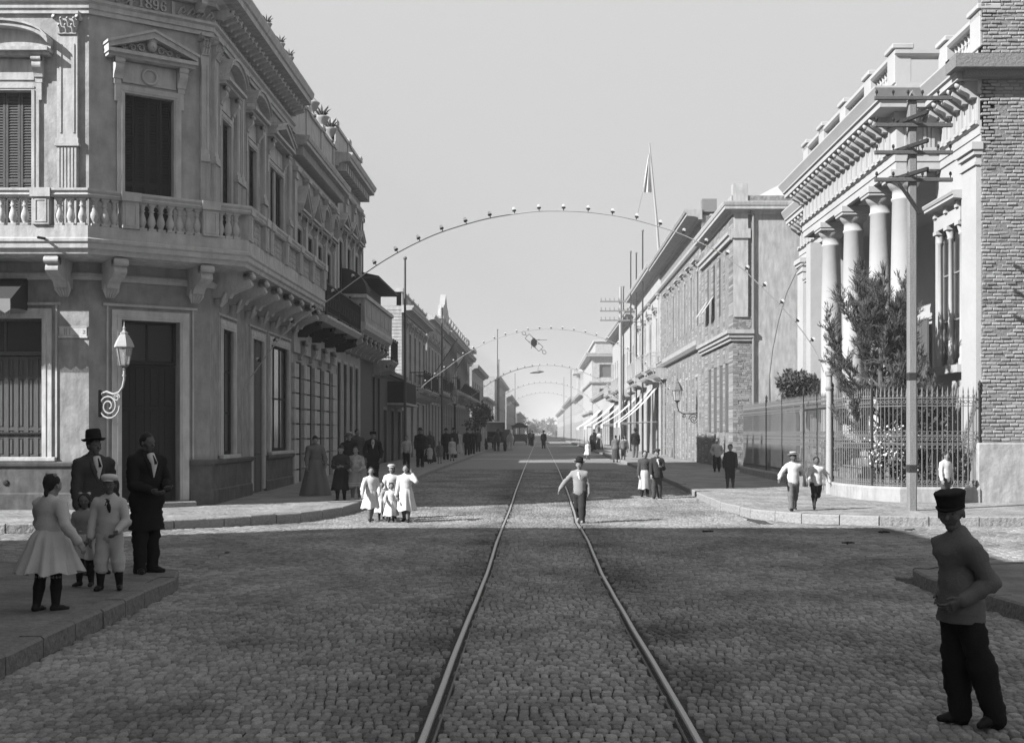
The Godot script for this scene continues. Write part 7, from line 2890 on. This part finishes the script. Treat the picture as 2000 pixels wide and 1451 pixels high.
	hr.add(hd.call(0, -0.02, -0.2), hd.call(0, 0.1, -0.2), 0.26 * e, 0.3 * e, 0.05 * e)
	match o.get("hair", "short"):
		"long":
			hr.add(hd.call(0, 0.0, -0.26), hd.call(0, -0.55, -0.3), 0.27 * e, 0.16 * e, 0.08 * e)
			for s in [-1.0, 1.0]:
				hr.add(hd.call(s * 0.3, 0.1, -0.05), hd.call(s * 0.27, -0.3, -0.12), 0.13 * e, 0.1 * e, 0.08 * e)
		"bun":
			hr.add(hd.call(0, 0.42, -0.16), hd.call(0, 0.5, -0.14), 0.2 * e, 0.15 * e, 0.05 * e)
			hr.add(hd.call(0, 0.22, -0.05), hd.call(0, 0.26, 0.08), 0.38 * e, 0.3 * e, 0.05 * e)
		"braid":
			hr.add(hd.call(0, -0.02, -0.34), hd.call(-0.05, -0.35, -0.4), 0.14 * e, 0.1 * e, 0.06 * e)
			hr.add(hd.call(-0.05, -0.35, -0.4), hd.call(-0.1, -0.7, -0.36), 0.1 * e, 0.06 * e, 0.04 * e)
	var hrm := MB.new()
	hr.into(hrm, [0.008, 0.014, 0.035][far])
	for i in hrm.v.size():
		var q := hrm.v[i]
		hrm.v[i] = q + hrm.n[i] * fn.get_noise_3d(q.x * 6.0, q.y * 2.0, q.z * 6.0) * 0.03 * e
	obj("hair", hrm, hm2, t)
	if o.has("bow"):
		var bw := MB.new()
		for s in [-1.0, 1.0]:
			bw.xf = Transform3D(Rh * Basis(Vector3.BACK, s * 0.4) * Basis.from_scale(Vector3(1.5, 0.8, 0.5)), hd.call(s * 0.2, 0.46, -0.12))
			bw.ball(Vector3.ZERO, 0.14 * e, 8)
		obj("hair_bow", bw, M[o.bow], t)
	# hats
	if o.has("hat"):
		var hx := Transform3D(Rh * Basis(Vector3.RIGHT, deg_to_rad(o.get("hat_tip", -6.0))) * Basis.from_scale(Vector3(0.93, 1, 1.08) * e), hd.call(0, 0.26, -0.05))
		var m := MB.new()
		m.xf = hx
		var hatm: Material = M[o.get("hat_m", "cloth_black")]
		match o.hat:
			"fedora":
				m.lathe([Vector2(0.4, 0.06), Vector2(0.56, 0.03), Vector2(0.64, 0.1), Vector2(0.65, 0.13), Vector2(0.55, 0.07), Vector2(0.42, 0.1)], 24)
				obj("hat", m, hatm, t)
				var cr := MB.new()
				cr.xf = hx
				cr.lathe([Vector2(0.42, 0.06), Vector2(0.425, 0.3), Vector2(0.39, 0.58), Vector2(0.33, 0.66), Vector2(0.2, 0.61), Vector2(0.001, 0.54)], 24)
				obj("hat_crown", cr, hatm, t)
				var rb := MB.new()
				rb.xf = hx
				rb.lathe([Vector2(0.43, 0.08), Vector2(0.432, 0.2), Vector2(0.42, 0.21)], 24)
				obj("hat_band", rb, M.cloth_black, t)
			"bowler":
				m.lathe([Vector2(0.4, 0.05), Vector2(0.58, 0.04), Vector2(0.62, 0.1), Vector2(0.42, 0.09), Vector2(0.425, 0.3), Vector2(0.36, 0.5), Vector2(0.2, 0.6), Vector2(0.001, 0.62)], 20)
				obj("hat", m, hatm, t)
			"straw":
				m.lathe([Vector2(0.4, 0.06), Vector2(0.68, 0.05), Vector2(0.68, 0.09), Vector2(0.42, 0.1), Vector2(0.42, 0.36), Vector2(0.4, 0.4), Vector2(0.001, 0.41)], 20)
				obj("hat", m, hatm, t)
				var rb := MB.new()
				rb.xf = hx
				rb.lathe([Vector2(0.43, 0.11), Vector2(0.432, 0.24)], 20)
				obj("hat_band", rb, M.cloth_black, t)
			"cap":
				m.lathe([Vector2(0.36, 0.0), Vector2(0.44, 0.05), Vector2(0.5, 0.16), Vector2(0.48, 0.27), Vector2(0.34, 0.36), Vector2(0.001, 0.4)], 20)
				obj("cap", m, hatm, t)
				var vs := MB.new()
				vs.xf = hx
				var pts := []
				for i in 9:
					var a := lerpf(-1.1, 1.1, i / 8.0)
					pts.append(Vector3(sin(a) * 0.36, 0.0, cos(a) * 0.4))
				for i in 8:
					var a: Vector3 = pts[i]
					var c: Vector3 = pts[i + 1]
					var out := Vector3(0, -0.06, 0.22)
					vs.quad(a, c, c * Vector3(0.8, 1, 1) + out, a * Vector3(0.8, 1, 1) + out)
					vs.quad(a + Vector3(0, 0.03, 0), c + Vector3(0, 0.03, 0), c * Vector3(0.8, 1, 1) + out, a * Vector3(0.8, 1, 1) + out)
				obj("cap_visor", vs, M[o.get("visor_m", o.get("hat_m", "cloth_black"))], t)
			"tall_cap":
				m.lathe([Vector2(0.4, -0.12), Vector2(0.42, 0.0), Vector2(0.42, 0.15), Vector2(0.47, 0.3), Vector2(0.48, 0.34), Vector2(0.42, 0.37), Vector2(0.001, 0.34)], 24)
				for i in m.v.size():
					m.v[i] += m.n[i] * fn.get_noise_3d(m.v[i].x * 9.0, m.v[i].y * 9.0, m.v[i].z * 9.0) * 0.05 * e
				obj("cap", m, hatm, t)
				var vs := MB.new()
				vs.xf = hx
				vs.tube([Vector3(-0.4, -0.06, 0.1), Vector3(-0.25, -0.08, 0.38), Vector3(0, -0.09, 0.46), Vector3(0.25, -0.08, 0.38), Vector3(0.4, -0.06, 0.1)], 0.05, 6)
				obj("cap_brim", vs, hatm, t)
			"bonnet":
				m.lathe([Vector2(0.4, -0.02), Vector2(0.6, 0.0), Vector2(0.62, 0.06), Vector2(0.5, 0.1), Vector2(0.48, 0.28), Vector2(0.3, 0.4), Vector2(0.001, 0.42)], 20)
				obj("hat", m, hatm, t)
	return t


func people() -> void:
	# ---- on the near left pavement
	person("man in dark felt hat and dark coat standing behind the children", Vector3(-5.45, 0.02, -15.6), 0.75, 1.68, 1.0, {"top": "coat", "top_m": "cloth_dark", "bottom_m": "cloth_coal", "hat": "fedora", "open": true, "skin": "skin_with_shade", "arms": [[6, 7, 10, 2], [8, 7, 14, 4]], "look": 12.0})
	person("bareheaded man in black suit standing at the pavement corner", Vector3(-4.85, 0.02, -15.75), 0.9, 1.72, 1.0, {"top": "coat", "top_m": "cloth_black", "bottom_m": "cloth_black", "open": true, "skin": "skin_with_shade", "arms": [[10, 6, 62, 30], [14, 6, 66, 34]], "look": 10.0, "nod": 6.0, "splay": 24.0})
	person("girl in white blouse and flared skirt seen from behind", Vector3(-4.6, 0.08, -11.95), 2.65, 1.28, 0.55, {"top": "blouse", "top_m": "cloth_light", "bottom": "skirt", "bottom_m": "cloth_light", "hem": 0.29, "wide": 0.24, "pleats": 15, "fold": 0.2, "stockings": "cloth_black", "hair": "braid", "bow": "cloth_grey", "arms": [[-12, 34, 40, -10], [30, 30, 34, 0]], "legs": [[8, 10, 0], [-6, 4, 0]], "lean": 4.0, "puff": true})
	person("small girl in grey frock beside the boy in the white cap", Vector3(-5.02, 0.06, -14.1), -0.15, 1.02, 0.3, {"top": "blouse", "top_m": "cloth_grey", "bottom": "skirt", "bottom_m": "cloth_light", "hem": 0.3, "wide": 0.17, "stockings": "cloth_black", "skin": "skin_with_shade", "bow": "cloth_light", "hair": "long", "arms": [[10, 10, 40, 20], [10, 10, 30, 24]], "look": 20.0})
	person("boy in white flat cap, pale shirt and knee breeches", Vector3(-4.63, 0.06, -13.75), 0.1, 1.22, 0.5, {"top": "shirt", "top_m": "cloth_light", "bottom": "breeches", "bottom_m": "cloth_light", "knee": 0.3, "baggy": 1.12, "stockings": "cloth_black", "hat": "cap", "hat_m": "cloth_white", "visor_m": "cloth_light", "kerchief": "cloth_black", "skin": "skin_with_shade", "arms": [[4, 12, 14, 4], [12, 14, 40, 30]], "legs": [[2, 2, 5], [-2, 2, 5]]})
	# ---- in the right foreground
	person("youth in tall dark cap, loose jersey and dark trousers standing on the foreground cobbles", Vector3(2.52, 0.0, -7.65), -1.3, 1.38, 0.66, {"top": "jersey", "top_m": "cloth_mid", "bottom_m": "cloth_black", "baggy": 1.1, "hat": "tall_cap", "hat_m": "cloth_black", "hat_tip": 2.0, "skin": "skin_with_shade", "arms": [[-24, 3, 84, 30], [-24, 6, 88, 14]], "legs": [[-3, 4, 2], [-14, 3, 3]], "lean": 5.0, "fat": 0.84, "look": 40.0, "nod": 4.0})
	lap("near people")
	# ---- at the far left corner
	person("woman in long dark dress at the corner house wall", Vector3(-6.05, 0.03, -34.4), 0.35, 1.62, 1.0, {"far": 1, "woman": true, "top": "blouse", "top_m": "cloth_mid", "bottom": "skirt", "bottom_m": "cloth_mid", "hem": 0.02, "wide": 0.26, "pleats": 9, "hair": "bun", "puff": true, "arms": [[6, 14, 20, 6], [10, 16, 30, 10]], "belt": "cloth_black"})
	person("girl in black short dress facing the street beside the long-dressed woman", Vector3(-5.05, 0.02, -32.4), 0.1, 1.4, 0.62, {"far": 1, "top": "blouse", "top_m": "cloth_coal", "bottom": "skirt", "bottom_m": "cloth_black", "hem": 0.2, "wide": 0.17, "hair": "bun", "stockings": "cloth_black", "arms": [[20, 8, 70, 40], [20, 8, 74, 40]]})
	person("girl in printed blouse and light banded skirt", Vector3(-4.68, 0.02, -32.5), -0.05, 1.38, 0.6, {"far": 1, "top": "blouse", "top_m": "cloth_print", "bottom": "skirt", "bottom_m": "cloth_grey", "hem": 0.25, "wide": 0.18, "band": "cloth_light", "hair": "long", "stockings": "cloth_mid", "shoes": "cloth_light", "arms": [[12, 12, 50, 34], [12, 12, 50, 34]]})
	person("man in dark coat behind the girl in black", Vector3(-5.6, 0.05, -37.5), 0.1, 1.68, 1.0, {"far": 1, "top_m": "cloth_black", "bottom_m": "cloth_coal", "hat": "straw", "hat_m": "straw"})
	person("youth in dark coat with watch chain by the wall", Vector3(-5.35, 0.1, -40.9), 0.15, 1.66, 0.9, {"far": 1, "top": "coat", "top_m": "cloth_black", "bottom_m": "cloth_coal", "open": true, "hat": "cap", "arms": [[4, 16, 24, 16], [4, 16, 24, 16]]})
	person("thin dark figure leaning by a doorway", Vector3(-6.3, 0.14, -44.0), 0.6, 1.72, 1.0, {"far": 1, "top_m": "cloth_dark", "bottom_m": "cloth_dark"})
	# children in white crossing the road
	var road := func(x: float, d: float) -> Vector3:
		return Vector3(x, road_y(d), -d)
	var white := {"far": 1, "top": "blouse", "top_m": "cloth_white", "bottom": "skirt", "bottom_m": "cloth_white", "stockings": "cloth_mid", "hair": "long"}
	var add := func(extra: Dictionary) -> Dictionary:
		var c := white.duplicate()
		c.merge(extra, true)
		return c
	person("girl in long white smock stepping with one arm held out", road.call(-3.72, 28.1), 0.5, 1.2, 0.5, add.call({"hem": 0.24, "wide": 0.17, "arms": [[24, 26, 10, 0], [20, 8, 30, 20]], "legs": [[14, 8, 0], [-14, 10, 0]], "look": -20.0}))
	person("child in white dress and striped cap in the group of children", road.call(-3.36, 28.9), 0.1, 1.2, 0.5, add.call({"hem": 0.2, "wide": 0.16, "hat": "cap", "hat_m": "cloth_light", "arms": [[14, 14, 40, 20], [10, 14, 30, 10]]}))
	person("smallest child in white pinafore at the front of the group", road.call(-3.25, 27.9), 0.2, 0.86, 0.15, add.call({"hem": 0.16, "wide": 0.2, "stockings": "cloth_dark", "arms": [[20, 20, 40, 10], [20, 24, 30, 0]], "legs": [[12, 10, 2], [-10, 14, 2]], "bow": "cloth_mid"}))
	person("toddler in white frock half hidden between the children", road.call(-3.55, 28.6), 0.3, 0.84, 0.1, add.call({"hem": 0.2, "wide": 0.18, "stockings": "cloth_black"}))
	person("girl in white dress shading her eyes with one hand", road.call(-2.93, 27.9), -0.1, 1.26, 0.55, add.call({"hem": 0.2, "wide": 0.18, "top_m": "cloth_white", "arms": [[8, 10, 14, 0], [66, 34, 128, 46]], "legs": [[-10, 10, 0], [12, 6, 0]], "belt": "cloth_light"}))
	# boy on the rail
	person("barefoot boy in waistcoat balancing along the tram rail", road.call(0.85, 27.6), -0.25, 1.36, 0.6, {"far": 1, "top": "shirt", "top_m": "cloth_grey", "bottom": "trousers", "bottom_m": "cloth_coal", "baggy": 1.1, "hat": "bowler", "hat_m": "cloth_black", "shoes": "none", "arms": [[18, 42, 8, -6], [-14, 8, 20, 0]], "legs": [[-16, 26, 0], [8, 4, 0]], "kerchief": "cloth_white"})
	person("girl in dark blouse and pale skirt holding the boy's arm", road.call(2.98, 36.4), 0.0, 1.3, 0.6, {"far": 1, "top": "blouse", "top_m": "cloth_dark", "bottom": "skirt", "bottom_m": "cloth_light", "hem": 0.17, "wide": 0.15, "hair": "long", "stockings": "cloth_black"})
	person("boy in dark jacket and cap reading beside the pale-skirted girl", road.call(3.25, 35.6), 0.15, 1.36, 0.62, {"far": 1, "top_m": "cloth_coal", "bottom_m": "cloth_dark", "hat": "cap", "hat_m": "cloth_dark", "arms": [[10, 8, 20, 0], [20, 6, 84, 40]], "kerchief": "cloth_light"})
	# on the far right pavement
	person("bareheaded boy in white shirt standing by the brick house", Vector3(7.05, 0.16, -51.0), -0.1, 1.36, 0.6, {"far": 1, "top": "shirt", "top_m": "cloth_white", "bottom": "breeches", "bottom_m": "cloth_coal", "knee": 0.5, "stockings": "cloth_black", "arms": [[-14, 18, 40, 40], [-14, 18, 40, 40]]})
	person("boy in dark suit and bare knees on the shaded pavement", Vector3(5.65, 0.1, -38.0), -0.2, 1.3, 0.5, {"far": 1, "top": "jacket", "top_m": "cloth_coal", "bottom": "breeches", "bottom_m": "cloth_coal", "knee": -0.05, "stockings": "cloth_dark"})
	person("boy in straw hat and white shirt striding along the sunlit pavement", Vector3(5.62, 0.03, -28.4), 0.05, 1.28, 0.6, {"far": 1, "top": "shirt", "top_m": "cloth_white", "bottom": "trousers", "bottom_m": "cloth_mid", "hat": "straw", "hat_m": "straw", "arms": [[10, 40, 36, 0], [-20, 34, 20, 0]], "legs": [[16, 8, 1], [-16, 14, 1]], "skin": "skin_with_shade"})
	person("boy in white shirt and knee breeches running beside the straw-hatted boy", Vector3(6.2, 0.03, -28.7), 0.0, 1.18, 0.52, {"far": 1, "top": "shirt", "top_m": "cloth_white", "bottom": "breeches", "bottom_m": "cloth_coal", "knee": 0.25, "stockings": "cloth_dark", "arms": [[30, 20, 40, 10], [-26, 40, 30, 0]], "legs": [[12, 10, 0], [-20, 70, 0]], "skin": "skin_with_shade"})
	person("boy in white shirt leaning at the railing before the hall", Vector3(9.8, 0.02, -30.9), 0.5, 1.26, 0.55, {"far": 1, "top": "shirt", "top_m": "cloth_white", "bottom": "breeches", "bottom_m": "cloth_dark", "stockings": "cloth_black", "look": 14.0})
	lap("mid people")
	# ---- the crowd further along
	for q in [["boy in white shirt with his back to the wall", -5.75, 55.0, 1.4, 0.7, {"top": "shirt", "top_m": "cloth_light", "bottom_m": "cloth_black"}], ["man in dark suit walking along the shaded pavement", -5.35, 57.0, 1.68, 1.0, {"top_m": "cloth_black", "bottom_m": "cloth_black", "hat": "bowler"}], ["woman in dark dress behind the pram group", -5.6, 65.0, 1.6, 1.0, {"woman": true, "top": "blouse", "top_m": "cloth_dark", "bottom": "skirt", "bottom_m": "cloth_coal", "hem": 0.03, "wide": 0.2}], ["child in grey frock walking on the shaded pavement", -4.95, 63.0, 1.1, 0.4, {"top": "blouse", "top_m": "cloth_mid", "bottom": "skirt", "bottom_m": "cloth_mid", "hem": 0.3, "wide": 0.16}], ["small child in light coat by the dark skirts", -5.4, 62.5, 0.95, 0.2, {"top": "coat", "top_m": "cloth_light", "bottom_m": "cloth_dark"}], ["man in dark coat and bowler among the strollers", -5.3, 72.0, 1.7, 1.0, {"top": "coat", "top_m": "cloth_black", "bottom_m": "cloth_black", "hat": "bowler"}], ["girl in pale dress among the dark strollers", -4.75, 69.0, 1.25, 0.5, {"top": "blouse", "top_m": "cloth_light", "bottom": "skirt", "bottom_m": "cloth_light", "hem": 0.3, "wide": 0.2, "hair": "long"}], ["tall man in dark suit beyond the pale-dressed girl", -5.2, 77.0, 1.74, 1.0, {"top_m": "cloth_coal", "bottom_m": "cloth_coal", "hat": "fedora"}], ["man in black coat near the kerb by the lantern", -4.9, 86.0, 1.72, 1.0, {"top": "coat", "top_m": "cloth_black", "bottom_m": "cloth_black", "hat": "bowler"}], ["man with folded arms near the kerb by the carts", -4.75, 90.0, 1.7, 1.0, {"top_m": "cloth_black", "bottom_m": "cloth_black", "arms": [[20, 8, 96, 60], [20, 8, 96, 60]]}], ["man waiting on the kerb beside the dark horse", -4.85, 100.0, 1.7, 1.0, {"top_m": "cloth_dark", "bottom_m": "cloth_coal", "hat": "fedora"}], ["woman in light skirt under the long iron balcony", -5.9, 92.0, 1.6, 1.0, {"woman": true, "top": "blouse", "top_m": "cloth_light", "bottom": "skirt", "bottom_m": "cloth_light", "hem": 0.03, "wide": 0.2}]]:
		var o: Dictionary = q[5]
		o["far"] = 2
		person(q[0], Vector3(q[1], pave_y(q[2]), -q[2]), 0.15 + 0.3 * sin(q[2]), q[3], q[4], o, "strollers on the shaded pavement")
	for q in [["woman in shawl and dark skirt walking away in the sun", 4.25, 72.0, 1.5, 1.0, PI, {"woman": true, "top": "coat", "top_m": "cloth_mid", "bottom": "skirt", "bottom_m": "cloth_dark", "hem": 0.1, "wide": 0.17, "hair": "bun"}], ["boy in dark breeches walking beside the shawled woman", 4.65, 71.5, 1.3, 0.6, PI, {"top": "shirt", "top_m": "cloth_mid", "bottom": "breeches", "bottom_m": "cloth_coal", "stockings": "cloth_dark"}], ["man in dark jacket and hat with his back turned on the sunny pavement", 5.8, 78.0, 1.72, 1.0, PI, {"top": "jacket", "top_m": "cloth_black", "bottom_m": "cloth_mid", "hat": "bowler"}], ["child in white walking by the sunny shop fronts", 5.4, 82.0, 1.3, 0.5, 0.4, {"top": "blouse", "top_m": "cloth_white", "bottom": "skirt", "bottom_m": "cloth_white", "hem": 0.2, "wide": 0.17}], ["small girl in white frock running across the pale stone band", 2.95, 79.0, 1.15, 0.4, 0.3, {"top": "blouse", "top_m": "cloth_white", "bottom": "skirt", "bottom_m": "cloth_white", "hem": 0.25, "wide": 0.2}], ["woman in white blouse under the white awnings", 5.2, 112.0, 1.6, 1.0, 0.2, {"woman": true, "top": "blouse", "top_m": "cloth_white", "bottom": "skirt", "bottom_m": "cloth_coal", "hem": 0.03, "wide": 0.22, "hat": "bonnet"}], ["woman in black dress beside the white-bloused woman", 4.5, 110.0, 1.62, 1.0, 0.1, {"woman": true, "top": "blouse", "top_m": "cloth_black", "bottom": "skirt", "bottom_m": "cloth_black", "hem": 0.03, "wide": 0.24}], ["man in dark suit near the awning posts", 4.9, 116.0, 1.7, 1.0, 0.0, {"top_m": "cloth_coal", "bottom_m": "cloth_coal", "hat": "bowler"}], ["lone man in dark clothes walking on the far roadway", 0.35, 128.0, 1.74, 1.0, 0.1, {"top": "coat", "top_m": "cloth_dark", "bottom_m": "cloth_dark", "hat": "bowler"}], ["man standing on the rails near the tram", -0.95, 150.0, 1.72, 1.0, 0.2, {"top_m": "cloth_black", "bottom_m": "cloth_black", "hat": "fedora"}], ["rider-high figure beside the horse tram", -1.25, 158.0, 1.8, 1.0, 0.2, {"top_m": "cloth_dark", "bottom_m": "cloth_dark"}]]:
		var o: Dictionary = q[6]
		o["far"] = 2
		var y := pave_y(q[2]) if absf(q[1]) > 4.55 else road_y(q[2])
		person(q[0], Vector3(q[1], y, -q[2]), q[5], q[3], q[4], o)
	lap("far people")


func _ready() -> void:
	tick = Time.get_ticks_msec()
	# camera: level, looking straight down the street, the plate shifted up and left as a view camera's is
	var cam := Camera3D.new()
	cam.name = "camera"
	add_child(cam)
	cam.position = Vector3(0, 1.75, 0)
	cam.projection = Camera3D.PROJECTION_FRUSTUM
	cam.near = 0.25
	cam.far = 5000.0
	cam.keep_aspect = Camera3D.KEEP_HEIGHT
	cam.size = 0.25 * 1451.0 / 2500.0
	cam.frustum_offset = Vector2(-55.0, 119.5) / 2500.0 * 0.25
	cam.current = true
	var env := Environment.new()
	env.background_mode = Environment.BG_SKY
	var sky := Sky.new()
	var sm := ProceduralSkyMaterial.new()
	sm.sky_top_color = grey(0.258)
	sm.sky_horizon_color = grey(0.205)
	sm.sky_curve = 0.25
	sm.ground_bottom_color = grey(0.08)
	sm.ground_horizon_color = grey(0.22)
	sm.sun_angle_max = 1.0
	sky.sky_material = sm
	env.sky = sky
	env.tonemap_mode = Environment.TONE_MAPPER_LINEAR
	env.tonemap_exposure = 2.75
	env.sdfgi_enabled = true
	env.ssao_enabled = true
	env.ssil_enabled = true
	env.fog_enabled = true
	env.fog_density = 0.0009
	env.fog_light_color = grey(0.8)
	var we := WorldEnvironment.new()
	we.name = "world"
	we.environment = env
	add_child(we)
	var sun := DirectionalLight3D.new()
	sun.name = "sun"
	add_child(sun)
	sun.look_at_from_position(Vector3.ZERO, Vector3(1.0, -0.76, -0.61), Vector3.UP)
	sun.light_energy = 1.42
	sun.light_color = Color(1.0, 1.0, 1.0)
	sun.light_angular_distance = 0.5
	sun.shadow_enabled = true

	make_materials()
	unit_box = MB.new().bx(-0.5, 0.5, -0.5, 0.5, -0.5, 0.5).mesh()
	build_ground()
	build_rails()
	lap("ground")
	build_corner_house()
	build_hall()
	railing()
	brick_house()
	brick_terrace()
	lap("big houses")
	left_rows()
	right_rows()
	near_houses()
	var i := 0
	for d in [33.4, 72.5, 112.0, 151.0, 190.0]:
		lamp_arch(d, i)
		i += 1
	hanging_ornament()
	wall_lamps()
	telegraph_pole()
	plants()
	carts()
	lap("props")
	people()
